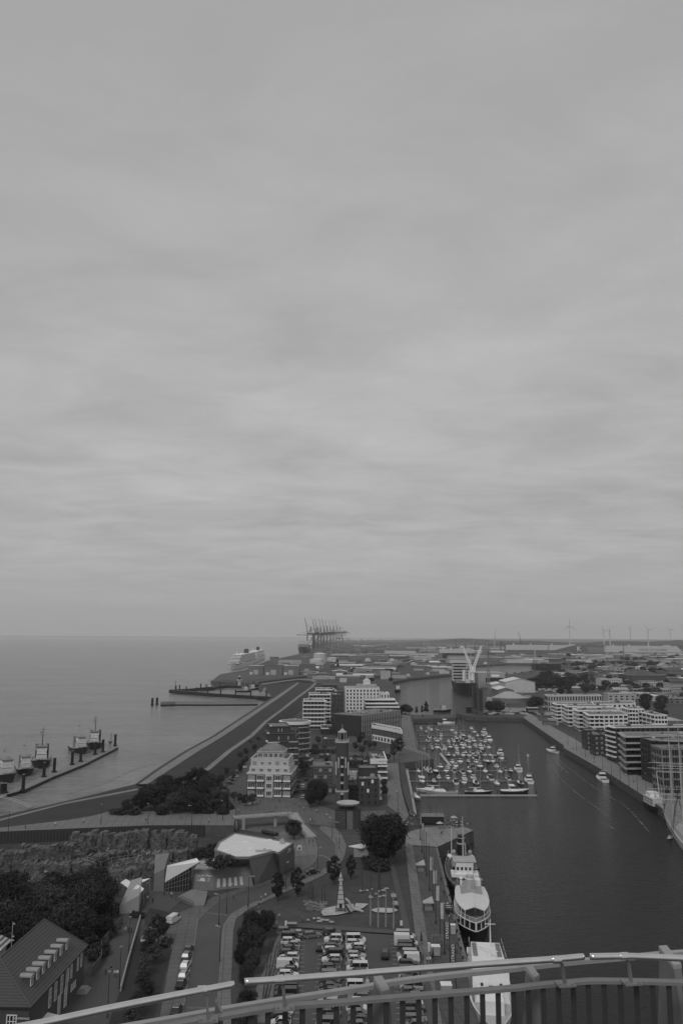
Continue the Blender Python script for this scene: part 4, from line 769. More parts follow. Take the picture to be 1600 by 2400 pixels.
DB = dict(wall=BRICK2, slab=DARK)
comb('brick_dock_house', 'dark brick house with plain gables nearest the white terraces', (1372, 1712), (1361, 1707), (1420, 1711), 13, 4, frac=.1, balcony=False, fw=4, fstyle='w1', wf=.3, hf=.4, **DB)
comb('brick_dock_house', 'smaller dark brick house in front, with white framed windows', (1391, 1723), (1379, 1718), (1426, 1722), 13, 4, balcony=False, fw=3, fstyle='w1', wf=.4, hf=.4, **DB)
comb('dark_balcony_block', 'dark apartment block with white angled balconies facing the dock', (1441, 1704), (1420, 1699), (1625, 1702), 21, 7, BRICK2, WHITE, 16, frac=.0, sidebal=True, front=False)
comb('dark_balcony_block', 'dark office block with long pale balcony bands wrapping its corner', (1465, 1725), (1451, 1715), (1650, 1724), 21, 6, BLACK, PALE, 14, frac=.2, wf=.6, hf=.6)
comb('black_glass_block', 'black narrow fronted office block with glass corner beside the tall ship', (1525, 1736), (1498, 1728), (1660, 1734), 22, 7, BLACK, DARK, 10, balcony=False, cat='office block', wf=.7, hf=.8)
comb('loggia_office', 'grey framed office block with deep dark loggias behind the tall ship masts', (1548, 1753), (1524, 1745), (1680, 1753), 22, 6, MID, MID, 6, balcony=False, cat='office block', wf=.8, hf=.82, fstyle='g2')
for a_ in ((778, 800, 1702, 1630, 30, 6, 3, 'dark slab behind the balcony blocks with narrow windows'), (783, 806, 1688, 1622, 30, 6, 3, 'farther dark slab left of the grid hotel'), (700, 722, 1800, 1776, 10, 2, 3, 'small dark brick house beside the foot of the oval tower'), (726, 745, 1822, 1800, 9, 2, 3, 'small grey house behind the low brick flats'), (748, 775, 1790, 1772, 10, 1, 4, 'low dark brick range north of the lighthouse tower'), (852, 868, 1808, 1788, 10, 2, 2, 'narrow dark house left of the white fronted block'), (846, 866, 1822, 1800, 9, 2, 2, 'brick annex tucked behind the brick flats'), (862, 902, 1774, 1764, 8, 1, 5, 'low glazed cafe hall beside the lock apron'), (757, 782, 1748, 1734, 12, 2, 3, 'dark two storey house on the town square')):
    flats('town_house', a_[7], a_[0], a_[1], a_[2], a_[3], a_[4], BRICK2, random.choice((ROOFG, ROOFD)), a_[5], a_[6], 'g1', wf=.4, hf=.5, snc=2)
# ---- lamps
def lamp_post(px, py, h, phrase, grp, arm=.9, z=.15, head='arm'):
    t = thing('street_lamp', None, None, G(px, py, z)); mb = MB(); mb.tube((0, 0, 0), (0, 0, h*.25), .14, .12, 8); mb.tube((0, 0, h*.25), (0, 0, h), .09, .06, 8); mb.build('pole', DARK, t)
    mb = MB()
    if head == 'arm': mb.tube((0, 0, h-.05), (arm, 0, h+.1), .05); mb.obox((arm+.3, 0, h+.08), .8, .3, .14); 
    else: mb.cyl(0, 0, h, h+.5, .16, .35, 8); mb.cyl(0, 0, h+.5, h+.6, .4, .1, 8)
    mb.build('lamp_head', PALE if head == 'arm' else MID, t); t.rotation_euler.z = random.uniform(0, 3) if head == 'arm' else 0; later(t, phrase, 'street lamp', grp)
for x, y in ((582, 2120), (670, 2085), (513, 2168), (515, 2254), (778, 1966), (795, 1978), (744, 2046), (788, 2015), (531, 2142)): lamp_post(x, y, 7.5, 'thin dark street lamp beside the curving street', 'curving street lamps')
for x, y in ((302, 2238), (280, 2318), (252, 2385)): lamp_post(x, y, 8, 'thin lamp post on the zoo walk', 'zoo walk lamps', head='top')
for x, y in ((20, 1947), (347, 1930), (449, 1934), (522, 1922), (237, 1932)): lamp_post(x, y, 7, 'lamp post on the promenade above the zoo rocks', 'promenade lamps', z=4.1)
for i in range(13): f_ = i/12; lamp_post(1330+f_*245, 1745+f_*155+8*math.sin(f_*3), 10.5, 'tall lamp post on the far dockside walk', 'dockside lamps', head='top')
for x, y in ((932, 1905), (938, 1700), (945, 1742), (903, 1765)): lamp_post(x, y, 8, 'lamp post on the marina promenade', 'marina lamps', head='top')
# ================= ZOO =================
CONCZ = grey(.17, .8, .4, .08, ns2=3, amt2=.05); ROCK = grey(.095, .9, .45, .55, ns2=2.4, amt2=.35, bump=.5, det=8)
def polyT(t, pts): return [(G(*p)-t.location) for p in pts]
t = thing('zoo_entrance_hall', 'angular concrete zoo hall with large white flat roof beside the curving street', 'hall', G(596, 2078)); z = 8.8
top = [(688, 1977), (654, 2001), (642, 1997), (584, 2011), (552, 2011), (503, 1994), (514, 1975), (550, 1954)]; T3 = [tuple(G(x, y, z)-t.location)[:2] for x, y in top]
bot = [P2(690, 2033), P2(657, 2050), P2(645, 2056), P2(599, 2075), P2(572, 2054)]; B3 = [(b[0]-t.location.x, b[1]-t.location.y) for b in bot]+T3[5:]
MB().prism(B3, -.1, z-.1, T3).build('leaning_wall', CONCZ, t)
mb = MB(); c = Vector((sum(p[0] for p in T3)/8, sum(p[1] for p in T3)/8)); o_ = [Vector(p)+(Vector(p)-c).normalized()*.15 for p in T3]; i_ = [Vector(p)+(c-Vector(p)).normalized()*.5 for p in T3]
mb.loft([[(p.x, p.y, z-.3) for p in o_], [(p.x, p.y, z+.35) for p in o_], [(p.x, p.y, z+.35) for p in i_], [(p.x, p.y, z+.05) for p in i_]], cap=False); mb.build('parapet', CONCZ, t)
MB().prism([tuple(p) for p in i_], z-.05, z+.08).build('roof', grey(.62, .6, .25, .05, ns2=2, amt2=.03), t)
for x, y in ((574, 1976), (629, 1972), (586, 1991), (529, 1995)):
    p = G(x, y, z)-t.location; mb = MB(); mb.obox((p.x, p.y, z+.25), 2.3, 1.6, .3, .3); mb.obox((p.x, p.y, z+.45), 1.9, 1.2, .12, .3); mb.build('skylight', WHITE, t)
for x, y, w_, h_ in ((661, 1978, 1.4, 1.3), (618, 1996, 5, .5)): p = G(x, y, z)-t.location; mb = MB(); mb.obox((p.x, p.y, z+h_/2), w_, 1.2, h_, .2); mb.cyl(p.x+.2, p.y, z+h_, z+h_+.5, .25); mb.build('roof_vent', PALE, t)
def text_obj(s_, name, size, mat, parent, o, xdir, updir, depth=.03, italic=0.0):
    cu = bpy.data.curves.new(name, 'FONT'); cu.body = s_; cu.size = size; cu.extrude = depth; cu.shear = italic; cu.align_x = 'CENTER'; cu.align_y = 'CENTER'
    ob = bpy.data.objects.new(name, cu); COL.objects.link(ob); dg = bpy.context.evaluated_depsgraph_get(); me = bpy.data.meshes.new_from_object(ob.evaluated_get(dg)); bpy.data.objects.remove(ob)
    me.materials.clear(); me.materials.append(mat); r_ = bpy.data.objects.new(name, me); COL.objects.link(r_)
    x = Vector(xdir).normalized(); zz = x.cross(Vector(updir)).normalized(); y = zz.cross(x)
    r_.parent = parent; r_.matrix_local = Matrix.Translation(o) @ Matrix((x, y, zz)).transposed().to_4x4(); return r_
wa, wb = Vector((*B3[0], 0)), Vector((*T3[0], z)); wc, wd = Vector((*B3[1], 0)), Vector((*T3[1], z))
p_ = (wb.lerp(wa, .13)).lerp(wd.lerp(wc, .13), .35); xd = (wb-wd); ud = wb-wa; nn = xd.cross(ud).normalized(); text_obj('Zoo', 'sign_lettering', 1.9, WHITE, t, p_+nn*.1, xd, ud, italic=.3)
t = thing('zoo_ticket_building', 'lower sloping concrete zoo building with a poster, lettering and five pale panels', 'building', G(498, 2087)); z = HT(498, 2087, 2043)
TB = [(453, 2028), (500, 2043), (573, 2024), (580, 2012), (540, 2010), (470, 2012)]; T3 = [tuple(G(x, y, z)-t.location)[:2] for x, y in TB]; B3 = [tuple(G(x, y)-t.location)[:2] for x, y in ((448, 2085), (498, 2087), (594, 2077))]+T3[3:]
T3[0] = tuple(Vector(B3[0])+Vector((.3, 1.3))); T3[1] = tuple(Vector(B3[1])+Vector((.3, 1.3))); T3[2] = tuple(Vector(B3[2])+Vector((-1.4, 1.3)))
MB().prism(B3, -.1, z, T3).build('leaning_wall', CONCZ, t); c = Vector((sum(p[0] for p in T3)/6, sum(p[1] for p in T3)/6)); MB().prism([tuple(Vector(p)+(c-Vector(p)).normalized()*.4) for p in T3], z-.1, z+.06).build('roof_terrace', CONC, t)
a0, a1 = Vector((*B3[0], 0)), Vector((*B3[1], 0)); b0, b1 = Vector((*T3[0], z)), Vector((*T3[1], z))
def onface(u_, v_): return a0.lerp(a1, u_).lerp(b0.lerp(b1, u_), v_)
xd = a1-a0; ud = b0-a0; nn = xd.cross(ud).normalized()
text_obj('Zoo am Meer', 'sign_lettering', .95, WHITE, t, onface(.5, .72)+nn*.06, xd, ud, italic=.25)
mb = MB(); mb.loft([[onface(u_, v_)+nn*k for u_, v_ in ((.15, .42), (.85, .42), (.85, .62), (.15, .62))] for k in (-.05, .07)]); mb.build('poster', grey(.25, .6, 1.6, .6, det=5), t)
mb = MB(); mb.loft([[onface(u_, v_)+nn*k for u_, v_ in ((.33, .45), (.62, .44), (.55, .6), (.4, .6))] for k in (.0, .1)]); mb.build('poster_figure', grey(.6, .6, 2, .3), t)
a0, a1 = Vector((*B3[1], 0)), Vector((*B3[2], 0)); b0, b1 = Vector((*T3[1], z)), Vector((*T3[2], z)); nn = (a1-a0).cross(b0-a0).normalized()
for k in range(5): mb = MB(); uu = .1+k*.145; mb.loft([[onface(u_, v_)+nn*q for u_, v_ in ((uu, .12), (uu+.075, .12), (uu+.07, .55), (uu-.005, .55))] for q in (-.05, .08)]); mb.build('wall_panel', grey(.5, .7, 1.5, .2), t)
t = thing('entrance_plinth', 'pale concrete plinth with railing at the zoo entrance corner', 'plinth', G(457, 2125)); q = [tuple(G(x, y, zz)-t.location)[:2] for x, y, zz in ((415, 2102, .8), (449, 2086, 1.6), (487, 2090, 1.6), (479, 2122, .5), (457, 2124, .4))]
MB().prism(q, 0, [.8, 1.8, 1.8, .6, .5]).build('slab', CONCZ, t)
mb = MB()
for k in range(9): a = Vector((*q[0], 0)).lerp(Vector((*q[4], 0)), k/8); mb.tube(a-Vector((.3, .3, 0)), a+Vector((-.3, -.3, 1.7)), .04)
a, b = Vector((*q[0], 1.7)), Vector((*q[4], 1.7)); o_ = Vector((-.3, -.3, 0)); mb.tube(a+o_, b+o_, .06); mb.tube(a+o_-Vector((0, 0, .6)), b+o_-Vector((0, 0, .6)), .04); mb.build('railing', DARK, t)
t = thing('zoo_canopy', 'folded white canopy roof over dark glazing beside the zoo ticket building', 'canopy', G(420, 2070)); q = [(387, 2065, 3), (392, 2028, 7.5), (461, 2011, 9), (467, 2018, 8.6)]; T3 = [G(*p)-t.location for p in q]
mb = MB(); mb.loft([[p-Vector((0, 0, .35)) for p in T3], T3][::1]); mb.build('roof', WHITE, t); a = T3[0]; b = T3[0].lerp(T3[3], .74)
MB().prism([(a.x, a.y), (b.x, b.y), (b.x+.3, b.y+.8), (a.x+.3, a.y+.8)], 0, [a.z-.5, b.z-.5, b.z-.6, a.z-.6]).build('glazing', GLASS, t)
mb = MB(); 
for k in range(9): p = a.lerp(b, (k+.5)/9); mb.tube((p.x, p.y-.1, 0), (p.x, p.y-.1, p.z-.4), .07)
for f_ in (.3, .55, .8): mb.tube((a.x, a.y-.12, a.z*f_), (b.x, b.y-.12, b.z*f_), .05)
mb.build('mullion', MID, t); q = [(467, 2018, 8.6), (508, 2010, 8.2), (494, 2030, 7), (480, 2028, 7)]; T3 = [G(*p)-t.location for p in q]; mb = MB(); mb.loft([[p-Vector((0, 0, .35)) for p in T3], T3]); mb.build('roof', WHITE, t)
def slab_(name, label, pts, z0, zt, m, cat='wall'):
    t = thing(name, label, cat, G(*pts[0][:2])); MB().prism([tuple(G(*p)-t.location)[:2] for p in pts], z0, zt).build('concrete_slab', m, t); return t
slab_('leaning_slab', 'tall leaning grey concrete slab left of the zoo canopy', [(360, 2090), (384, 2090), (394, 2072), (362, 2066)], 0, [5, 6.5, 9, 8], CONCZ); slab_('concrete_block', 'pale angular concrete block on the zoo walk with a small sign', [(280, 2143), (325, 2139), (331, 2112), (306, 2106)], 0, [2.2, 4.5, 6.5, 5], grey(.3, .8, .5, .08))
def sail(label, pts): 
    t = thing('sail_roof', label, 'roof', G(pts[0][0], pts[0][1], 0)); T = [G(*p)-t.location for p in pts]; mb = MB(); mb.loft([[p-Vector((0, 0, .15)) for p in T], T]); mb.build('membrane', WHITE, t)
    mb = MB(); [mb.tube((p.x, p.y, 0), p, .08) for p in T[:3]]; mb.build('mast', MID, t)
sail('white folded sail roof leftmost of the three by the zoo entrance', [(283, 2068, 4), (296, 2060, 5), (306, 2066, 5), (302, 2082, 4)]); sail('pale sail roof in the middle of the three by the zoo entrance', [(306, 2066, 4.5), (330, 2062, 5), (352, 2058, 5.5), (318, 2076, 4)]); sail('bright triangular sail roof nearest the zoo walk', [(306, 2090, 4), (322, 2072, 6), (338, 2082, 5), (324, 2100, 3.6)])
def rock(px0, px1, pyb, pyt, seed, label, depth=4):
    A, B = V2(P2(px0, pyb)), V2(P2(px1, pyb)); h = HT(px0, pyb, pyt)*(1 if pyb < 1995 else .72); r_ = random.Random(seed); L_ = (B-A).length; u = (B-A)/L_; n_ = Vector((-u.y, u.x)); mb = MB(); x = 0
    while x < L_:
        w_ = r_.uniform(.6, 1.7); top = h*r_.uniform(.8, 1.03); z = -.3; off = r_.uniform(-.3, .4)
        while z < top:
            dz = r_.uniform(.35, 1.2); f_ = z/h; c = A+u*min(L_, x+w_/2)+n_*(depth/2+off+r_.uniform(-.25, .25)+f_*.5)
            mb.obox((c.x, c.y, min(z+dz/2, top)), w_*r_.uniform(1.0, 1.35), depth*r_.uniform(.85, 1.0), dz*1.25, math.atan2(u.y, u.x)+r_.uniform(-.22, .22), r_.uniform(-.12, .12), r_.uniform(-.14, .14)); z += dz
        x += w_*.85
    for k in range(int(L_*1.2)):
        c = A+u*r_.uniform(0, L_)+n_*r_.uniform(-2.2, .3); s_ = r_.uniform(.3, .9); mb.obox((c.x, c.y, s_*.3), s_*1.5, s_, s_, r_.uniform(0, 3), r_.uniform(-.5, .5), r_.uniform(-.5, .5))
    o = mb.build('rock_formation', ROCK, label=label, category='rock'); o['group'] = 'artificial rocks of the zoo'
RK = [(164, 212, 1993, 1958), (212, 252, 1992, 1955), (252, 295, 1992, 1957), (296, 338, 1991, 1951), (354, 384, 1989, 1954), (393, 432, 1988, 1953), (437, 453, 2002, 1950), (43, 84, 2020, 1976), (84, 118, 2021, 1972), (118, 160, 2022, 1968), (-30, 10, 2040, 1985), (10, 42, 2044, 1984), (43, 100, 2053, 2022), (100, 157, 2053, 2022), (354, 395, 2022, 1994), (395, 432, 2018, 1994), (150, 203, 2050, 2022), (336, 372, 2062, 2005), (262, 300, 2062, 2042), (300, 330, 2055, 2035), (205, 250, 2020, 2006), (255, 310, 2012, 2000), (250, 285, 2130, 2112), (228, 262, 2150, 2132)]
nm_ = ['back row beneath the retaining wall', 'left heap', 'middle of the enclosure', 'front by the zoo trees']
for i, (a, b, c_, d) in enumerate(RK): rock(a, b, c_, d, i+1, '%s pale craggy artificial rock of the zoo, %s from the left in the list of its ledge' % ('tall' if c_-d > 30 else 'low', ordi(i+1)) if False else 'craggy artificial rock face of the zoo, %s' % ('%s of the %s' % (('first', 'second', 'third', 'fourth', 'fifth', 'sixth', 'seventh', 'eighth', 'ninth')[i % 9 if i < 7 else (i-7) % 9 if i < 14 else (i-14) % 9 if i < 22 else i-22], nm_[0 if i < 7 else 1 if i < 14 else 2 if i < 22 else 3])))
rr = random.Random(5); mb = MB()
for i in range(900):
    x = rr.uniform(0, 450); y = rr.uniform(1992, 2075) if x > 150 else rr.uniform(2000, 2070); p = G(x, y); s_ = rr.uniform(.2, .9)
    mb.obox((p.x, p.y, s_*.25), s_*rr.uniform(.8, 1.6), s_, s_*.8, rr.uniform(0, 3), rr.uniform(-.4, .4), rr.uniform(-.4, .4))
mb.build('boulder_rubble', grey(.15, .9, .3, .5), kind='stuff')
t = thing('enclosure_fence', 'thin wire fence crossing the zoo enclosure below the rock faces', 'fence', G(230, 2020)); mb = MB(); pts = [G(x, y, .1)-t.location for x, y in ((165, 2030), (205, 2022), (236, 2034), (262, 2024), (300, 2018), (325, 2014))]
for a, b in zip(pts, pts[1:]):
    for h in (.9, 1.8): mb.tube(a+Vector((0, 0, h)), b+Vector((0, 0, h)), .04)
mb.build('wire', PALE, t); mb = MB(); [mb.tube(p, p+Vector((0, 0, 2)), .06) for p in pts]; mb.build('fence_post', PALE, t)
# ================= TILED HALL bottom left =================
t = thing('beach_hall', 'large brick hall with steep tiled hip roof and a row of seven dormers, bottom left', 'hall', G(204, 2288)); ez, rz_ = 8.2, 15.5
E1 = G(207, 2215, ez); E2 = G(73, 2361, ez); R1 = G(105, 2154, rz_); R2 = G(5, 2245, rz_); u = V2(E1)-V2(E2); u.normalize(); n_ = Vector((-u.y, u.x)); wd_ = 2*abs((V2(R1)-V2(E2)).dot(n_)); E3 = V2(E2)+n_*wd_; E4 = V2(E1)+n_*wd_
T_ = t.location; q = [V2(E2), V2(E1), E4, E3]; qi = [V2(E2)+(u+n_)*.5, V2(E1)+(-u+n_)*.5, E4+(-u-n_)*.5, E3+(u-n_)*.5]
MB().prism([(p.x-T_.x, p.y-T_.y) for p in qi], -.1, ez).build('brick_wall', grey(.06, .85, 1.2, .12), t); MB().prism([(p.x-T_.x, p.y-T_.y) for p in q], ez-.25, ez).build('eaves', DARK, t)
m_ = (V2(E2)+V2(E1))/2; l2 = (V2(R2)-V2(E2)).dot(u); l1 = (V2(R1)-V2(E2)).dot(u); ra = V2(E2)+u*l2+n_*wd_/2; rb = V2(E2)+u*l1+n_*wd_/2
v = [(*p, ez+.01) for p in q]+[(*ra, rz_), (*rb, rz_)]; v = [(x-T_.x, y-T_.y, z_) for x, y, z_ in v]
TILE = rows_mat(.085, .05, 2.2, 'Z', .85, .7, nz=.12); MB().add(v, [(0, 1, 5, 4), (1, 2, 5), (2, 3, 4, 5), (3, 0, 4), (3, 2, 1, 0)]).build('tiled_roof', TILE, t)
mb = MB(); [mb.tube(Vector(v[a]), Vector(v[b]), .16, n=6) for a, b in ((0, 4), (4, 5), (5, 1), (5, 2))]; mb.build('ridge_tiles', grey(.09, .8, 2, .1), t)
ang = math.atan2(u.y, u.x); slope = (rz_-ez)/(wd_/2)
for k in range(7):
    s_ = 5.2+k*1.86 if False else None
for k in range(7):
    pz = 10.6; px_, py_ = 88+k*(149-88)/6, 2317-k*(2317-2231)/6; p = G(px_, py_, 9.6); along = (V2(p)-V2(E2)).dot(u); base = V2(E2)+u*along+n_*1.9; zb = ez+1.9*slope
    dm = bpy.data.objects.new('dormer', None); COL.objects.link(dm); dm.parent = t; dm.location = Vector((base.x, base.y, zb))-T_; dm.rotation_euler = (0, 0, ang)
    MB().box(-.62, .62, 0, 1.9, -.1, 1.75).build('cheek', grey(.07, .8, 2, .1), dm); mb = MB(); mb.loft([[(x, y, z_) for x, z_ in ((-.85, 1.7), (.85, 1.7), (.85, 1.95), (0, 2.15), (-.85, 1.95))] for y in (-.25, 2.9)]); mb.build('dormer_roof', grey(.3, .7, 2, .1), dm); inst('dormer_window', win_mesh(1.15, 1.5, 'w1'), dm, (0, -.05, .85))
def hallwin(px, py, zc, w_, h_, st): p = G(px, py, zc); al = (V2(p)-V2(E2)).dot(u); b = V2(E2)+u*al+n_*.46; inst('window', win_mesh(w_, h_, st), t, Vector((b.x, b.y, zc))-T_, ang)
for x, y in ((112, 2338), (124, 2323), (134, 2307), (144, 2293)): hallwin(x, y, 5.6, 1.15, 3.4, 'w11')
for x, y in ((158, 2285), (166, 2276), (180, 2259), (187, 2250)): hallwin(x, y, 6.1, .9, 2.6, 'w11')
for x, y in ((141, 2355), (156, 2337)): hallwin(x, y, 2.2, 1.4, 3.6, 'w25')
for x, y in ((168, 2316), (173, 2311), (182, 2306)): hallwin(x, y, 2.6, .5, 1.4, 'w1')
w2 = V2(E3)-V2(E2); w2.normalize(); an2 = math.atan2(-w2.y, -w2.x)
for k, (al, st) in enumerate(((3.6, 'w2'), (7.4, 'w2'), (11, 'w2'))): b = V2(E2)+w2*al+u*.46; inst('window', win_mesh(1.9, 3.4, 'w22'), t, Vector((b.x, b.y, 5.0))-T_, an2)
b = V2(E2)+w2*1.75+u*.42; text_obj('STRANDHALLE', 'sign_lettering', .42, WHITE, t, Vector((b.x, b.y, 6.1))-T_, (-w2.x, -w2.y, 0), (0, 0, 1), .04)
p = G(196, 2322, .2)-T_; mb = MB(); [mb.obox((p.x, p.y, .15+.3*k), 3-.5*k, 2.4-.5*k, .3, ang) for k in range(3)]; mb.build('entrance_steps', CONC, t)
mb = MB(); p = G(88, 2374, 4.2)-T_; mb.obox((p.x, p.y, 3.8), 3.2, .12, .22, ang); mb.obox((p.x, p.y, 4.3), 3.2, .12, .22, ang); mb.obox((p.x, p.y, 4.8), 3.2, .12, .22, ang); mb.build('louvre', PALE, t)
mb = MB(); p = G(112, 2388, 3)-T_; mb.obox((p.x, p.y, 3), 4.2, 3, .15, ang, R(12)); mb.build('awning', WHITE, t)
t = thing('signal_mast', 'slim mast with small vanes beside the striped turret, left edge', 'mast', G(22, 2300, 0)); h = HT(22, 2300, 2160); mb = MB(); mb.tube((0, 0, 0), (0, 0, h), .07); mb.build('pole', PALE, t); mb = MB(); [mb.box(0, .5, -.03, .03, h-k, h-k+.3) for k in (.6, 3.2, 4)]; mb.build('vane', PALE, t)
t = thing('striped_turret', 'small turret with striped awning roof at the left edge behind the tiled hall', 'turret', G(-15, 2290)); h = HT(-15, 2290, 2215)
MB().prism([(-2.4, -2.2), (1.6, -2.2), (1.6, 2.2), (-2.4, 2.2)], 0, h).build('wall', PALE, t); mb = MB(); mb.loft([[(-3, -3, h), (2.6, -3, h), (2.6, 3, h), (-3, 3, h)], [(-1.2, -1, h+1.9), (.5, -1, h+1.9), (.5, 1, h+1.9), (-1.2, 1, h+1.9)]]); mb.build('striped_roof', rows_mat(.5, .12, 1.4, 'X', .7, .5), t)
mb = MB(); mb.loft([[(-3.8, -4.4, h-3.2), (3.4, -4.4, h-3.2), (1.7, -2.2, h-1.9), (-2.4, -2.2, h-1.9)], [(-3.8, -4.4, h-3.1), (3.4, -4.4, h-3.1), (1.7, -2.2, h-1.8), (-2.4, -2.2, h-1.8)]]); mb.build('striped_awning', rows_mat(.5, .12, 1.4, 'X', .7, .5), t); inst('window', win_mesh(2.2, 1.6, 'w3'), t, (-.5, -2.25, h-1))
# zoo walk wall and flower beds
t = thing('boundary_wall', 'low concrete wall along the zoo walk beside the verge', 'wall', G(319, 2192)); mb = MB(); pts = [G(x, y)-t.location for x, y in ((330, 2152), (319, 2192), (300, 2260), (283, 2325))]; [mb.bar(a+Vector((0, 0, .6)), b+Vector((0, 0, .6)), .3, 1.2) for a, b in zip(pts, pts[1:])]; mb.build('wall', CONC, t)
t = thing('plank_fence', 'long plain fence between the zoo and the zoo walk', 'fence', G(240, 2250)); mb = MB(); pts = [G(x, y)-t.location for x, y in ((288, 2165), (262, 2195), (238, 2225), (237, 2262), (215, 2290))]; [mb.bar(a+Vector((0, 0, 1.1)), b+Vector((0, 0, 1.1)), .15, 2.2) for a, b in zip(pts, pts[1:])]; mb.build('fence_panel', grey(.1, .85, 1, .1), t)
# ================= FOOTBRIDGE =================
t = thing('footbridge', 'concrete footbridge with railings crossing from the promenade to the town', 'bridge', G(640, 1905)); bp = [G(x, y, 4.4)-t.location for x, y in ((548, 1916), (600, 1912), (640, 1909), (684, 1906), (702, 1922), (730, 1936))]; bp[-1].z = .3; bp[-2].z = 2.4
mb = MB(); [mb.bar(a, b, 4.4, .5) for a, b in zip(bp, bp[1:])]; mb.build('deck', CONC, t)
for s_ in (-2.1, 2.1):
    mb = MB()
    for a, b in zip(bp, bp[1:]):
        d = (b-a).normalized(); o_ = Vector((-d.y, d.x, 0))*s_; n = int((b-a).length/1.5)+1
        for h in (.6, 1.1, 1.4): mb.tube(a+o_+Vector((0, 0, h)), b+o_+Vector((0, 0, h)), .04)
        for k in range(n): p = a.lerp(b, k/n)+o_; mb.tube(p, p+Vector((0, 0, 1.4)), .04)
    mb.build('railing', MID, t)
for k in (0, 0, 2, 3): mb = MB(); p = bp[k]; mb.box(p.x+1-.6, p.x+1+.6, p.y-1.2, p.y+1.2, 0, 4.2); mb.build('pier', CONC, t); bp[0] = bp[0]+Vector((3, 0, 0))
# ================= PLAYGROUND =================
t = thing('play_lighthouse', 'tall tapering wooden play lighthouse with pale panels standing in the sand pit', 'play tower', G(798, 2137)); h = HT(798, 2137, 2048); b_ = 1.25; h0 = 1.2
mb = MB(); mb.prism(sq(b_), h0, h*.82, sq(.42)); mb.build('tower_panel', grey(.42, .7, 1.5, .1), t); mb = MB()
for k in range(6): zz = h0+(h*.82-h0)*k/6; rr_ = b_+(.42-b_)*k/6+.05; mb.prism(sq(rr_), zz, zz+.12)
mb.build('dark_band', DARK, t); mb = MB(); [mb.tube((sx*b_*1.05, sy*b_*1.05, 0), (sx*.44, sy*.44, h*.82), .09) for sx in (-1, 1) for sy in (-1, 1)]; mb.build('corner_post', DARK, t)
mb = MB(); mb.prism(sq(.6), h*.82, h*.86); mb.cyl(0, 0, h*.86, h*.92, .35); mb.cyl(0, 0, h*.92, h*1.05, .45, .03); mb.build('lantern_top', PALE, t); mb = MB(); mb.box(-.35, .35, -b_-.06, -b_+.4, h0+.2, h0+1.2); mb.build('opening', BLACK, t)
mb = MB(); mb.path([(b_, -.3, 3.6), (2.2, -.5, 2.9), (3.1, -.6, 1.3), (4.0, -.7, .9), (5.4, -.9, .7), (6.2, -1.2, .4)], .32, 8); mb.build('tube_slide', PALE, t); mb = MB(); mb.bar((b_, -.8, 1.9), (3, -2, 0), .8, .08); mb.build('ramp', DARK, t)
for i, (x, y) in enumerate(((868, 2169), (886, 2173), (904, 2172), (922, 2176))):
    h = HT(x, y, 2088); t = thing('flag_mast', None, None, G(x, y)); mb = MB(); mb.tube((0, 0, 0), (0, 0, h*.5), .28, .2, 8); mb.tube((0, 0, h*.5), (0, 0, h), .2, .07, 8); mb.build('mast', grey(.25, .5, 2, .05), t); later(t, 'pale thick light mast on the playground lawn', 'mast', 'light masts by the playground')
for i, (x, y, yt) in enumerate(((724, 2106, 2066), (730, 2110, 2066), (754, 2120, 2078), (762, 2116, 2072), (733, 2104, 2072), (849, 2094, 2026), (868, 2095, 2052), (886, 2090, 2030), (890, 2088, 2026))):
    h = HT(x, y, yt); t = thing('timber_post', None, None, G(x, y)); mb = MB(); mb.tube((0, 0, 0), (random.uniform(-.3, .3), 0, h), .17, .12, 7); mb.build('trunk_pole', grey(.06, .9, 2, .1), t); later(t, 'dark timber play post standing on the playground lawn', 'post', 'timber play posts')
for i in range(26): p = G(random.uniform(718, 760), random.uniform(2112, 2132), .25); mb = MB(); mb.obox(p, random.uniform(1, 2.4), .5, .4, random.uniform(-.5, .5)); later(mb.build('step_log', grey(.2, .9, 1, .2)), 'log lying on the slope beside the play posts', 'log', 'logs on the play slope')
for i in range(18):
    x, y = random.choice(((845+random.uniform(0, 60), 2090+random.uniform(-8, 14)), (720+random.uniform(0, 60), 2150+random.uniform(0, 12)))); p = G(x, y, .2); mb = MB(); mb.dome(p, random.uniform(.4, .9), .5, .35); later(mb.build('play_boulder', grey(.3, .9, 1, .2)), 'pale boulder on the playground lawn', 'boulder', 'playground boulders')
t = thing('park_kiosk', 'small flat roofed kiosk with bright white roof beside the great tree', 'kiosk', G(845, 2006)); mb = MB(); zt = 3; mb.box(-2.4, 2.6, -1.5, 2, 0, zt); mb.build('wall', CONC, t); MB().prism([(-4.2, 0), (0, -2.8), (4.4, .3), (0, 3)], zt, zt+.25).build('roof', WHITE, t)
t = thing('recycling_igloo', 'pale domed recycling container under the street tree', 'container', G(702, 1993)); mb = MB(); mb.box(-1, 1, -.9, .9, 0, .9); mb.dome((0, 0, .9), 1.05, .95, .9); mb.build('body', PALE, t); mb = MB(); mb.cyl(0, -.95, .8, 1.2, .3); mb.build('slot', DARK, t)
t = thing('barrel_display', 'long dark barrel shaped display on the plaza beneath the footbridge', 'sculpture', G(632, 1957)); mb = MB(); mb.tube((-3, 2.5, .8), (3, -2.5, .8), .75, n=10); mb.build('barrel', DARK, t)
t = thing('litter_kiosk', 'small grey oval sign panel at the corner of the car park', 'sign', G(672, 2172)); mb = MB(); mb.obox((1.3, .3, .8), 2.6, 1.3, .15); mb.build('panel', CONC, t); mb = MB(); mb.box(-.5, 0, -.2, .2, 0, 1.4); mb.build('post', WHITE, t)
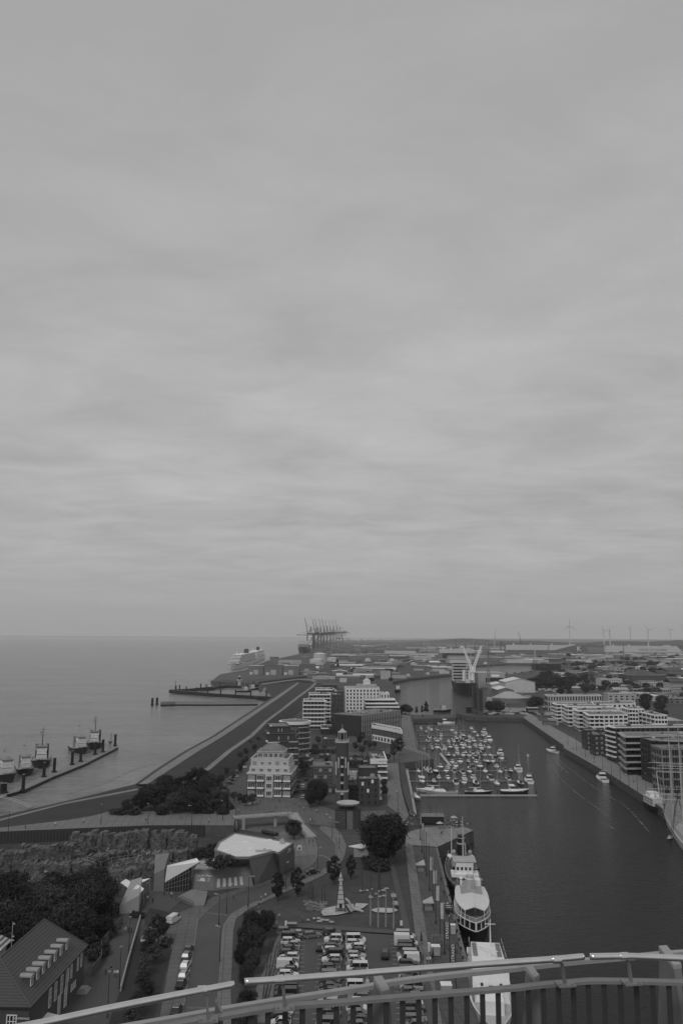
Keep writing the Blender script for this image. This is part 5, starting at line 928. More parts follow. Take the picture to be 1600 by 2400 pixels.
t = thing('notice_board', 'small white notice board beside the car park promenade corner', 'sign', G(940, 2182)); mb = MB(); mb.tube((0, 0, 0), (0, 0, 2.4), .06); mb.build('post', DARK, t); mb = MB(); mb.box(-.3, .3, -.05, .05, 1.3, 2.5); mb.build('board', WHITE, t)
for i, (x, y) in enumerate(((922, 2100), (926, 2118))): mb = MB(); mb.obox(G(x, y, .5), 1.2, 1.6, 1, .2); mb.obox(G(x, y, 1.1), 1.3, 1.7, .1, .2); later(mb.build('litter_bin', CONC), 'pale bin beside the straight park path', 'bin', 'bins by the park path')
# ================= QUAY FURNITURE =================
def banner(px, pyb, pyt, flag=None, txt=None, grp='banner masts on the quay'):
    t = thing('banner_mast', None, None, G(px, pyb, .15)); h = HT(px, pyb, pyt); mb = MB(); mb.cyl(0, 0, 0, .9, .3, .16, 8); mb.tube((0, 0, .9), (0, 0, h), .12, .08, 8); mb.build('mast', DARK, t)
    if flag:
        y0, y1, wm, v = flag; za, zb = HT(px, pyb, y1), HT(px, pyb, y0); mb = MB(); n = 6
        mb.loft([[(.12+wm*k/n, .12*math.sin(k*1.3)*(.3+k/n), zz) for k in range(n+1)]+[(.12+wm*k/n, .12*math.sin(k*1.3)*(.3+k/n)+.03, zz) for k in range(n, -1, -1)] for zz in (za, (za+zb)/2, zb)]); b = mb.build('banner', grey(v, .8, 1.4, .25 if v > .2 else .08), t)
        mb = MB(); mb.tube((.05, 0, zb+.05), (.15+wm, 0, zb+.05), .035); mb.build('banner_arm', MID, t)
        if txt: text_obj(txt, 'lettering', wm*.8, WHITE, b, Vector((.12+wm*.5, -.16, (za+zb)/2+.3)), (0, 0, 1), (-1, 0, 0), .02)
    return t
BN = [(984, 1970, 1884, (1905, 1933, .5, .35), None, 'dark mast with narrow flag farthest up the quay'), (988, 1997, 1905, (1930, 1945, .7, .4), None, 'dark banner mast second farthest up the quay'), (993, 2018, 1942, None, None, 'bare dark mast right of the small pennant stand'), (999, 2053, 1950, None, None, 'bare dark mast left of the first long banner'),
      (1006, 2087, 1976, (2008, 2040, 1.1, .35), None, 'mast with patterned pale banner nearest the steam tug'), (1014, 2124, 2006, (2040, 2071, 1.1, .4), None, 'mast with pale banner marked by a dark swirl'), (1021, 2165, 2038, (2076, 2111, 1.1, .42), None, 'mast with long pale banner bearing a figure'),
      (1031, 2200, 2075, (2116, 2154, 1.1, .45), None, 'mast with broad pale banner beside the menu stand'), (1041, 2236, 2118, (2163, 2205, 1.2, .09), 'STRAND', 'mast with dark banner of white upright lettering beside the box cabinet'), (1054, 2272, 2148, (2215, 2258, 1.2, .09), 'STRAND', 'mast with dark lettered banner nearest the balcony railing'),
      (1068, 2330, 2212, None, None, 'dark mast seen through the balcony railing')]
for x, yb, yt, fl, tx, lb in BN: t = banner(x, yb, yt, fl, tx); props(t, lb, 'banner mast', 'banner masts on the quay')
for x, y, lb in ((985, 2042, 'tented pennant stand beside the banner masts, farther one'), (1003, 2133, 'pale folded parasol stall with dark shadowed base on the quay')):
    t = thing('market_stall', lb, 'stall', G(x, y)); mb = MB(); [mb.tube((sx*1.2, sy*.9, 0), (sx*1.2, sy*.9, 2.2), .06) for sx in (-1, 1) for sy in (-1, 1)]; mb.build('frame', DARK, t); mb = MB(); mb.loft([[(-1.5, -1.1, 2.1), (1.5, -1.1, 2.1), (1.5, 1.1, 2.1), (-1.5, 1.1, 2.1)], [(1.0, -.05, 3.6), (1.1, -.05, 3.6), (1.1, .05, 3.6), (1.0, .05, 3.6)]]); mb.build('canopy', PALE, t); MB().box(-1.1, 1.1, -.8, .8, 0, 1).build('counter', MID, t)
for x, y, sx, sy, h, m, nm, lb in ((1061, 2188, 1.1, 1, 2.1, PALE, 'box_cabinet', 'pale box cabinet on the quay edge beside the lettered banner'), (1020, 2237, 2.0, 1.6, 1.9, CONC, 'ticket_booth', 'pale ribbed ticket booth on the quay promenade'), (1005, 2230, .45, .4, 1.8, WHITE, 'information_pillar', 'narrow white information pillar left of the ticket booth'), (1045, 2330, 2.2, 2, 2, CONC, 'ticket_booth', 'grey booth on the quay seen through the railing slats'), (1050, 2135, 1.8, 4.2, 1, DARK, 'display_case', 'dark display case with white stripes on the quay edge')):
    t = thing(nm, lb, nm.replace('_', ' '), G(x, y, .3)); MB().box(-sx/2, sx/2, -sy/2, sy/2, 0, h).build('body', m, t); MB().box(-sx/2-.08, sx/2+.08, -sy/2-.08, sy/2+.08, h, h+.12).build('lid', WHITE if m is not DARK else DARK, t)
    if m is DARK: [MB().box(-sx*.3, sx*.4, y_-.12, y_+.12, h+.12, h+.16).build('stripe', WHITE, t) for y_ in (-.6, .8)]
t = thing('poster_frame', 'metal frame holding a dark picture behind the ticket booth', 'sign', G(1025, 2222, .15)); mb = MB(); [mb.bar(a, b, .12, .12) for a, b in (((-1.4, 0, 0), (-1.4, 0, 3)), ((1.4, 0, 0), (1.4, 0, 3)), ((-1.4, 0, 3), (1.4, 0, 3)))]; mb.build('frame', MID, t); MB().box(-1.2, 1.2, -.05, .05, .7, 2.8).build('picture', grey(.12, .6, 1.2, .6), t)
for x, y, h in ((1014, 2255, 3.4), (987, 2215, 3.4)): t = thing('closed_parasol', None, None, G(x, y, .15)); MB().cyl(0, 0, 0, h, .05).build('pole', DARK, t); MB().cyl(0, 0, 1, h-.2, .35, .06, 8).build('folded_canopy', DARK, t); later(t, 'dark closed parasol on the quay promenade', 'parasol', 'closed parasols')
for i, (x, y) in enumerate([(1028+i*4.6, 1995+i*21) for i in range(14)]):
    t = thing('bollard', None, None, G(x+1.2, y, .3)); mb = MB(); mb.cyl(0, 0, 0, .45, .18, .16); mb.cyl(0, 0, .45, .62, .27, .22); mb.build('post', DARK, t); later(t, 'black mooring bollard on the quay edge beside the museum ships', 'bollard', 'quay bollards')
# pier cafe: dark pontoon restaurant
t = thing('cafe_pavilion', 'dark glazed cafe pavilion with rooftop railing at the pier head', 'cafe', G(1015, 1934, .3)); MB().box(-4.5, 4.2, 0, 5, 0, 3.2).build('wall', BLACK, t); MB().box(-4.8, 4.5, -.3, 5.3, 3.2, 3.5).build('roof', MID, t)
mb = MB(); [mb.tube((-4.6+k*.76, y_, 3.5), (-4.6+k*.76, y_, 5), .04) for k in range(13) for y_ in (0, 5)]; [mb.tube((-4.6, y_, z_), (4.5, y_, z_), .04) for y_ in (0, 5) for z_ in (4.2, 5)]; mb.build('roof_railing', MID, t); mb = MB(); mb.box(-3.8, 3.6, -.06, .1, .5, 2.7); mb.build('glazing', GLASS, t)
for x, yb, yt in ((1022, 1932, 1878), (1075, 1939, 1897), (1009, 1905, 1880)): t = thing('signal_mast', 'thin signal mast standing at the pier cafe, %s' % {1022: 'tallest, thick at its foot', 1075: 'right of the pavilion', 1009: 'left of the pavilion'}[x], 'mast', G(x, yb, .3)); h = HT(x, yb, yt); mb = MB(); mb.tube((0, 0, 0), (0, 0, h*.4), .25, .15); mb.tube((0, 0, h*.4), (0, 0, h), .08, .04); mb.build('pole', DARK, t)
for i in range(26):
    x, y = random.choice([(random.uniform(945, 990), random.uniform(1912, 1938)), (random.uniform(1048, 1100), random.uniform(1929, 1942))]); t = thing('cafe_table', None, None, G(x, y, .35)); mb = MB(); mb.cyl(0, 0, .7, .75, .5); mb.cyl(0, 0, 0, .7, .05); mb.build('table', random.choice([DARK, MID, PALE]), t); mb = MB(); [mb.box(sx*.8-.2, sx*.8+.2, -.2, .2, 0, .45) or mb.box(sx*.95-.04, sx*.95+.04, -.2, .2, .45, .9) for sx in (-1, 1)]; mb.build('chair_pair', DARK, t); later(t, 'cafe table with chairs on the pier terrace', 'table', 'pier cafe tables')
for x, y in ((1063, 1929), (1030, 1943)): t = thing('open_parasol', None, None, G(x, y, .35)); MB().cyl(0, 0, 0, 2.5, .05).build('pole', DARK, t); MB().cyl(0, 0, 2.2, 2.9, 1.5, .1, 8).build('canopy', PALE, t); later(t, 'pale open parasol on the pier terrace', 'parasol', 'pier parasols')
for i in range(30):
    x = random.uniform(1528, 1600); y = 1818+(x-1528)*.42+random.uniform(-2, 8); t = thing('terrace_table', None, None, G(x, y, .15)); mb = MB(); mb.box(-.4, .4, -.4, .4, .7, .75); mb.cyl(0, 0, 0, .7, .05); mb.build('table', random.choice([DARK, BLACK, PALE]), t); mb = MB(); [mb.box(sx*.8-.2, sx*.8+.2, -.2, .2, 0, .45) or mb.box(sx*.95-.04, sx*.95+.04, -.2, .2, .45, .9) for sx in (-1, 1)]; mb.build('chair_pair', DARK, t); later(t, 'dark outdoor table below the loggia office', 'table', 'dockside terrace tables')
# fence posts along the marina walk
for i in range(26):
    f_ = i/25; x = 936+f_*f_*22; y = 1792+f_*118; t = thing('guard_post', None, None, G(x, y, .15)); mb = MB(); mb.tube((0, 0, 0), (0, 0, 2.6), .22, .16, 7); mb.build('post', DARK, t); MB().cyl(0, 0, 2.6, 2.8, .24).build('cap', MID, t); later(t, 'dark timber guard post along the edge of the marina walk', 'post', 'marina walk posts')
for i in range(18):
    f_ = i/17; t = thing('guard_post', None, None, G(962+f_*16, 1690+f_*66, .15)); mb = MB(); mb.tube((0, 0, 0), (0, 0, 4), .22, .16, 7); mb.build('post', MID, t); MB().cyl(0, 0, 4, 4.2, .24).build('cap', MID, t); later(t, 'tall post along the quay above the marina', 'post', 'upper marina posts')
# ================= CARS =================
PAINT = {'white': grey(.58, .3, 2, .02, spec=.6), 'silver': grey(.33, .3, 2, .02, spec=.6), 'grey': grey(.13, .3, 2, .03, spec=.6), 'dark': grey(.04, .25, 2, .03, spec=.7), 'black': grey(.015, .2, 2, .03, spec=.8)}
def wheel_mesh():
    mb = MB(); mb.tube((0, -.1, 0), (0, .1, 0), .32, n=14); mb.mi = 1; mb.tube((0, -.11, 0), (0, .11, 0), .19, n=10); return mb.mesh('wheel', [BLACK, grey(.35, .4, 2, .05)])
WHL = wheel_mesh(); mb = MB(); mb.obox((0, 0, 0), .12, .32, .16); HL = mb.mesh('headlight', grey(.6, .2, 2, .02)); CARM = {}
def car(kind, col, loc_, rz, tag=None):
    key = (kind, col)
    if key not in CARM:
        L_, W, hb, hr, g0, g1, r0, r1 = {'hatchback': (4.1, 1.75, .92, 1.46, -1.95, 1.05, -1.5, .35), 'estate car': (4.7, 1.8, .93, 1.46, -2.25, 1.15, -1.85, .4), 'saloon': (4.7, 1.8, .93, 1.43, -1.75, 1.15, -1.0, .4), 'off roader': (4.6, 1.88, 1.05, 1.72, -2.2, 1.1, -1.9, .5), 'van': (5.1, 1.95, 1.15, 2.0, -2.45, 1.75, -2.35, 1.1), 'minibus': (5.0, 1.92, 1.1, 1.95, -2.42, 1.75, -2.3, 1.05), 'box truck': (5.8, 2.0, 1.2, 2.1, .9, 2.35, 1.0, 1.9), 'pickup': (5.2, 1.9, 1.0, 1.75, -.9, 1.3, -.6, .6)}[kind]
        prof = [(-L_/2, .45, hb*.86, .86), (-L_/2+.12, .3, hb*.97, .95), (-L_/4, .22, hb, 1), (0, .22, hb, 1), (g1-.1, .22, hb*.98, 1), (L_/2-.5, .24, hb*.86, .97), (L_/2-.1, .3, hb*.74, .88), (L_/2, .42, hb*.62, .78)]
        b = MB(); b.loft([[(x, -W/2*k*.96, z0), (x, W/2*k*.96, z0), (x, W/2*k, (z0+z1)/2), (x, W/2*k*.93, z1), (x, -W/2*k*.93, z1), (x, -W/2*k, (z0+z1)/2)] for x, z0, z1, k in prof]); bw_ = W/2*.92; tw = W/2*.74 if kind not in ('van', 'minibus', 'box truck') else W/2*.86
        g = MB(); rb = [(g0, -bw_, hb-.03), (g1, -bw_*.95, hb-.05), (g1, bw_*.95, hb-.05), (g0, bw_, hb-.03)]; rt_ = [(r0, -tw, hr), (r1, -tw, hr), (r1, tw, hr), (r0, tw, hr)]
        g.loft([rb, rt_]); r_ = MB(); r_.loft([[(x, y, hr-.01) for x, y, _ in rt_], [(r0+.05, -tw*.93, hr+.05), (r1-.08, -tw*.93, hr+.05), (r1-.08, tw*.93, hr+.05), (r0+.05, tw*.93, hr+.05)]])
        p = MB()
        for a, c_ in zip(rb, rt_): p.tube(Vector(a)*1.0+Vector((0, 0, 0)), Vector(c_), .05, n=4)
        for y_ in (-1, 1): m0 = Vector(((g0+g1)/2-.1, y_*bw_*.98, hb-.03)); m1 = Vector(((r0+r1)/2-.05, y_*tw, hr)); p.tube(m0, m1, .05, n=4)
        x_ = None
        if kind == 'van': x_ = MB(); x_.box(-2.44, .5, -W/2*.93, W/2*.93, hb-.02, 1.97)
        if kind == 'box truck': x_ = MB(); x_.box(-2.9, .85, -1.02, 1.02, .8, 2.75)
        CARM[key] = (b.mesh('body', PAINT[col]), g.mesh('windows', GLASS), r_.mesh('roof', PAINT[col]), p.mesh('pillars', PAINT[col]), x_.mesh('cargo_box', PAINT[col]) if x_ else None, L_, W)
    b, g, r_, p, x_, L_, W = CARM[key]; t = thing('parked_car' if kind not in ('van', 'box truck', 'minibus') else 'parked_van', None, None, loc_, rz)
    inst('body', b, t); inst('windows', g, t); inst('roof', r_, t); inst('pillars', p, t)
    if x_: inst('cargo_box', x_, t)
    for sx in (-1, 1):
        for sy in (-1, 1): inst('wheel', WHL, t, (sx*L_*.3, sy*(W/2-.12), .32))
    for sy in (-1, 1): inst('headlight', HL, t, (L_/2-.12, sy*W*.32, .62))
    return t
CK = ['hatchback', 'estate car', 'hatchback', 'saloon', 'off roader', 'hatchback', 'estate car', 'minibus']; CC = ['white', 'silver', 'grey', 'dark', 'black', 'black', 'silver', 'dark', 'grey', 'dark']
def col_(x0, y0, x1, y1, face, name, fixed={}, n=99, skip=()):
    a = G(x0, y0, .24); b = G(x1, y1, .24); L_ = (b-a).length; k = 0; d = (b-a)/L_
    while k*2.45 < L_ and k < n:
        if k not in skip:
            kind, c_ = fixed.get(k, (random.choice(CK), random.choice(CC))); rz = math.atan2(d.y, d.x)+math.pi/2*face; f_ = rz+random.choice((0, 0, math.pi))+random.uniform(-.04, .04)
            t = car(kind, c_, a+d*2.45*k+Vector((random.uniform(-.25, .25), 0, 0)), f_); props(t, '%s %s parked in the %s, %s from the far end' % (c_, kind, name, ordi(k+1)), 'van' if kind in ('van', 'box truck', 'minibus') else 'car', 'cars in the quayside car park')
        k += 1
col_(684, 2203, 655, 2440, 1, 'leftmost car park row', {1: ('estate car', 'white'), 2: ('hatchback', 'silver'), 3: ('hatchback', 'dark'), 5: ('estate car', 'white'), 7: ('van', 'white'), 9: ('estate car', 'white'), 12: ('minibus', 'dark')})
col_(781, 2207, 766, 2440, 1, 'second car park row', {0: ('off roader', 'white'), 3: ('estate car', 'white'), 5: ('estate car', 'white')}); col_(833, 2208, 843, 2440, 1, 'third car park row', {0: ('minibus', 'white'), 1: ('estate car', 'white'), 2: ('estate car', 'white'), 7: ('minibus', 'white'), 11: ('minibus', 'white')})
col_(950, 2199, 976, 2440, 1, 'rightmost car park row', {0: ('minibus', 'silver'), 1: ('hatchback', 'black'), 2: ('box truck', 'white'), 3: ('van', 'dark'), 5: ('minibus', 'silver'), 6: ('van', 'white')}, skip=(8,))
for x, y, k, c_, rz, lb in ((670, 2190, 'off roader', 'grey', 0, 'grey off roader at the far left corner of the car park'), (702, 2194, 'saloon', 'silver', .1, 'silver saloon at the head of the leftmost car park lane'), (731, 2197, 'estate car', 'grey', .3, 'grey estate car turning at the head of the car park lane'), (777, 2190, 'estate car', 'dark', .05, 'dark estate car parked broadside at the far edge of the car park'), (798, 2200, 'hatchback', 'black', .1, 'black hatchback parked broadside behind the second row'),
                   (748, 2226, 'hatchback', 'black', 1.6, 'black hatchback driving away up the left lane of the car park'), (902, 2243, 'off roader', 'black', 1.5, 'black off roader standing in the right lane of the car park'), (733, 2047, 'saloon', 'black', .35, 'black saloon driving round the bend of the street'),
                   (442, 2231, 'saloon', 'dark', 1.5, 'dark saloon at the far end of the kerbside row'), (438, 2245, 'hatchback', 'grey', 1.5, 'grey hatchback second in the kerbside row'), (435, 2268, 'hatchback', 'white', 1.5, 'white hatchback in the kerbside row'), (431, 2291, 'hatchback', 'silver', 1.5, 'silver hatchback near the end of the kerbside row'), (425, 2311, 'saloon', 'black', 1.5, 'black saloon nearest in the kerbside row'), (414, 2374, 'saloon', 'black', 1.5, 'black saloon parked alone behind the handrail'),
                   (407, 2161, 'van', 'white', 1.25, 'white van parked on the forecourt below the zoo entrance'), (350, 2207, 'hatchback', 'white', .15, 'white hatchback half hidden by a young tree in the parking bay'), (392, 2214, 'off roader', 'black', 1.4, 'black off roader in the parking bay beside the verge')):
    z_ = .25 if x > 600 and y > 2150 else .15; props(car(k, c_, G(x, y, z_), rz), lb, 'van' if k == 'van' else 'car')
for i, (x, y) in enumerate(((697, 1845), (710, 1846), (725, 1842), (696, 1856), (712, 1858), (727, 1853), (700, 1832), (718, 1828), (710, 1871), (550, 1822), (545, 1830), (557, 1812), (540, 1838), (563, 1806), (569, 1800), (836, 1715), (836, 1708), (838, 1722), (842, 1730), (826, 1848), (832, 1838), (1010, 1677), (990, 1679), (1120, 1674), (1140, 1674), (1160, 1676), (1180, 1675))):
    t = car(random.choice(CK[:6]), random.choice(CC), G(x, y, .14), random.choice((.1, 1.5))); later(t, 'small car parked among the waterfront houses', 'car', 'cars parked in town')
stripe = MB(); stripe.box(-1.4, 1.4, -.06, .06, 0, .01); sm_ = stripe.mesh('bay_line', WHITE)
mb = MB()
for (x0, y0, x1, y1) in ((706, 2203, 695, 2440), (757, 2207, 738, 2440), (925, 2199, 945, 2440)):
    a, b = G(x0, y0, .24), G(x1, y1, .24); n = int((b-a).length/2.45)
    for k in range(n): p = a.lerp(b, (k+.5)/n); mb.box(p.x-1.0, p.x+1.0, p.y-.06, p.y+.06, .24, .25)
mb.build('parking_line', PALE, kind='structure')
mb = MB(); mb.path([(0, 0, 0), (0, 0, .8), (.7, 0, .8), (.7, 0, 0)], .04, 5); HOOP = mb.mesh('hoop', DARK)
for i in range(16):
    f_ = (i+.5)/16; t = thing('bicycle_rack', None, None, G(650-f_*34 if i % 2 else 632-f_*20, 2215+f_*150, .3)); [inst('hoop', HOOP, t, (0, k*.8, 0)) for k in range(5)]; mb = MB(); mb.box(-.05, .0, -.1, 3.4, 0, .06); mb.build('ground_rail', DARK, t); later(t, 'dark bicycle rack in the yard left of the car park', 'bicycle rack', 'bicycle racks')
# ================= BOATS AND SHIPS (x forward, z = 0 at the waterline) =================
def hull_mb(L_, B, fb, sheer=.5, full=.5, rake=.06, transom=.8, draft=.6, n=12):
    mb = MB(); rings = []
    for i in range(n+1):
        s = i/n; x = -L_/2+L_*s; b = B/2*(transom+(1-transom)*min(1, s/.35)) if s < .35 else B/2*max(.02, (1-((s-full)/(1-full))**2.1) if s > full else 1)
        zd = fb+sheer*fb*max(0, (s-.35)/.65)**2+.12*fb*max(0, .25-s); wl = 1-.22*(s > .6)*(s-.6)/.4-.05; bb = b*(wl if s > .55 else .95); xo = -L_*rake*max(0, (s-.6)/.4)
        rings.append([(x, -b, zd), (x+xo*.5, -bb*.98, zd*.45), (x+xo, -bb*.86, 0), (x+xo, 0, -draft*.4), (x+xo, bb*.86, 0), (x+xo*.5, bb*.98, zd*.45), (x, b, zd)])
    mb.loft(rings); return mb, rings
def deck_mb(rings, drop=.1, k=.94):
    mb = MB(); mb.loft([[(r[0][0], r[0][1]*k, r[0][2]-drop), (r[0][0], r[-1][1]*k, r[0][2]-drop), (r[0][0], r[-1][1]*k, r[0][2]+.015), (r[0][0], r[0][1]*k, r[0][2]+.015)] for r in rings]); return mb
def cabin(mb, x0, x1, w, z0, z1, f0=.35, f1=.15, k=.86):
    mb.loft([[(x0, -w/2, z0), (x1, -w/2, z0), (x1, w/2, z0), (x0, w/2, z0)], [(x0+f1, -w/2*k, z1), (x1-f0, -w/2*k, z1), (x1-f0, w/2*k, z1), (x0+f1, w/2*k, z1)]]); return mb
DECKM = grey(.42, .7, 1.5, .1); TEAK = grey(.2, .8, 2, .12); COVER = grey(.05, .8, 2, .12); SAILC = grey(.6, .8, 2, .05)
def motor_proto(L_, hullc, style):
    B = L_*.34; fb = .095*L_; d = {}; mb, rg = hull_mb(L_, B, fb, .45); d['hull'] = mb.mesh('hull', hullc); d['deck'] = deck_mb(rg).mesh('deck', WHITE)
    ck = MB(); ck.box(-L_*.46, -L_*.18, -B*.38, B*.38, fb+.0, fb+.06); d['cockpit'] = ck.mesh('cockpit', [TEAK, COVER, DARK][style % 3])
    c = MB(); cabin(c, -L_*.2, L_*.28, B*.78, fb, fb+L_*.085, L_*.12, .05); d['cabin'] = c.mesh('cabin', WHITE)
    w_ = MB(); cabin(w_, -L_*.17, L_*.16, B*.7, fb+L_*.084, fb+L_*.15, L_*.1, .03, .8); d['windscreen'] = w_.mesh('windscreen', GLASS)
    r_ = MB(); r_.box(-L_*.17, L_*.065, -B*.3, B*.3, fb+L_*.148, fb+L_*.165); d['hardtop'] = r_.mesh('hardtop', [WHITE, PALE, COVER][style % 3])
    if style == 1: e = MB(); cabin(e, -L_*.45, -L_*.17, B*.74, fb, fb+L_*.17, .1, .2); d['canopy'] = e.mesh('canopy', COVER)
    if style == 2: e = MB(); cabin(e, -L_*.22, L_*.0, B*.6, fb+L_*.165, fb+L_*.21, .5, .1); e.tube((-L_*.2, -B*.25, fb+L_*.16), (-L_*.24, -B*.25, fb+L_*.3), .05); e.tube((-L_*.2, B*.25, fb+L_*.16), (-L_*.24, B*.25, fb+L_*.3), .05); e.tube((-L_*.24, -B*.25, fb+L_*.3), (-L_*.24, B*.25, fb+L_*.3), .06); d['flybridge'] = e.mesh('flybridge', WHITE)
    if style == 3: e = MB(); e.box(-L_*.44, L_*.2, -B*.36, B*.36, fb+.1, fb+.5); d['tarpaulin'] = e.mesh('tarpaulin', PALE)
    p = MB(); pts = [(rg[k][0][0], rg[k][0][1]*.93, rg[k][0][2]+.5) for k in range(6, 13)]; p.path(pts, .03, 4); p.path([(a, -b_, c_) for a, b_, c_ in pts], .03, 4); d['rail'] = p.mesh('rail', WHITE); return d
def sail_proto(L_, hullc, mast, cover, deckc=WHITE):
    B = L_*.29; fb = .085*L_; d = {}; mb, rg = hull_mb(L_, B, fb, .35, .42, .1, .6); d['hull'] = mb.mesh('hull', hullc); d['deck'] = deck_mb(rg).mesh('deck', deckc)
    c = MB(); cabin(c, -L_*.12, L_*.22, B*.55, fb, fb+L_*.05, L_*.08, .1); d['coachroof'] = c.mesh('coachroof', WHITE); k = MB(); k.box(-L_*.42, -L_*.14, -B*.25, B*.25, fb+.02, fb+.08); d['cockpit'] = k.mesh('cockpit', DARK)
    m = MB(); m.tube((L_*.06, 0, fb), (L_*.06, 0, mast), .1, .06, 6); m.tube((L_*.06, -B*.28, mast*.55), (L_*.06, B*.28, mast*.55), .05); d['mast'] = m.mesh('mast', PALE)
    b = MB(); b.tube((L_*.05, 0, fb+L_*.13), (-L_*.36, 0, fb+L_*.13), .17, .13, 6); d['boom_sail'] = b.mesh('boom_sail', cover)
    st = MB(); st.tube((L_*.49, 0, fb*1.3), (L_*.06, 0, mast), .018, n=3); st.tube((-L_*.49, 0, fb), (L_*.06, 0, mast), .018, n=3); [st.tube((L_*.04, s_*B*.46, fb), (L_*.06, 0, mast), .018, n=3) for s_ in (-1, 1)]; d['stays'] = st.mesh('stays', MID)
    s_ = MB(); cabin(s_, -L_*.2, -L_*.08, B*.5, fb+.05, fb+L_*.1, .1, .3); d['sprayhood'] = s_.mesh('sprayhood', cover); return d
MP = [motor_proto(8.5, WHITE, 0), motor_proto(9.5, WHITE, 1), motor_proto(12.5, WHITE, 2), motor_proto(7.2, grey(.06, .4, 1, .1), 0), motor_proto(8, WHITE, 3), motor_proto(10, grey(.3, .4, 1, .1), 1), motor_proto(6.5, WHITE, 1)]
MPn = ['white open cruiser with teak cockpit', 'white cruiser with dark canopy', 'large white flybridge cruiser', 'dark hulled small motorboat', 'small white boat under pale tarpaulin', 'grey hulled cruiser with dark canopy', 'tiny white boat with dark canopy']
SP = [sail_proto(9.5, WHITE, 12.5, COVER), sail_proto(10.5, grey(.04, .4, 1, .1), 14, COVER), sail_proto(8.5, WHITE, 11, SAILC)]
SPn = ['white sailing yacht with dark sail cover', 'dark hulled sailing yacht with bare mast', 'small white sailing yacht with pale sail cover']
def boat(d, px, py, rz, name='moored_boat', sc_=1.0, z=WL+.06):
    t = thing(name, None, None, G(px, py, z), rz)
    for k, me in d.items(): inst(k, me, t)
    if sc_ != 1: t.scale = (sc_,)*3
    return t
ZX = lambda x: 920+x/4.356; ZY = lambda y: 1640+y/4.356
PONT = [(1701, 972, 1066), (1712.5, 973, 1100), (1724.5, 980, 1102), (1738.5, 982, 1142), (1752.5, 1000, 1150), (1770, 1030, 1172), (1784, 1118, 1186), (1807, 953, 1182), (1831, 961, 1212), (1864.5, 983, 1257)]
WOODP = grey(.16, .85, .8, .15)
for i, (y, x0, x1) in enumerate(PONT):
    a = G(x0, y, WL+.35); b = G(x1, y, WL+.35); t = thing('floating_pontoon', 'long low floating pontoon carrying the marina berths, %s' % ('farthest from the balcony' if i == 0 else 'nearest the balcony' if i == 9 else '%s of ten from the far end' % ordi(i+1)), 'pontoon', a, 0, 'marina pontoons'); d = b-a
    mb = MB(); mb.bar((0, 0, 0), d, 2.2 if i == 9 else 1.6, .5); mb.build('walkway', WOODP if i < 9 else CONC, t); n = max(3, int(d.length/16))
    for k in range(n+1): p = d*(k/n); mb = MB(); mb.tube((p.x, p.y+1.1, -.8), (p.x, p.y+1.1, 2.4), .22, n=6); mb.build('mooring_pile', DARK, t)
    if i < 9:
        for k in range(int(d.length/8)): p = d*((k+.5)/int(d.length/8)); mb = MB(); mb.box(p.x-.25, p.x+.25, p.y-4.2, p.y-.6, -.15, .15); mb.build('finger', WOODP, t)
t = thing('access_pontoon', 'pale floating walkway running along the marina quay toward the camera', 'pontoon', G(956, 1850, WL+.5)); a, b = G(949, 1794, WL+.5), G(969, 1908, WL+.5); mb = MB(); mb.bar(a-t.location, b-t.location, 2.6, .5); mb.build('walkway', PALE, t); mb = MB(); [mb.tube((a-t.location).lerp(b-t.location, k/8)+Vector((1.4, 0, -.8)), (a-t.location).lerp(b-t.location, k/8)+Vector((1.4, 0, 2.2)), .18) for k in range(9)]; mb.build('mooring_piles', DARK, t)
t = thing('access_pontoon', 'diagonal walkway slanting through the middle of the marina', 'pontoon', G(1040, 1780, WL+.5)); a, b = G(1030, 1765, WL+.5), G(1055, 1795, WL+.5); mb = MB(); mb.bar(a-t.location, b-t.location, 1.8, .4); mb.build('walkway', PALE, t)
ROWS = {1712: 'second', 1724: 'third', 1738: 'fourth', 1752: 'fifth', 1770: 'sixth', 1784: 'seventh', 1807: 'eighth', 1831: 'ninth'}
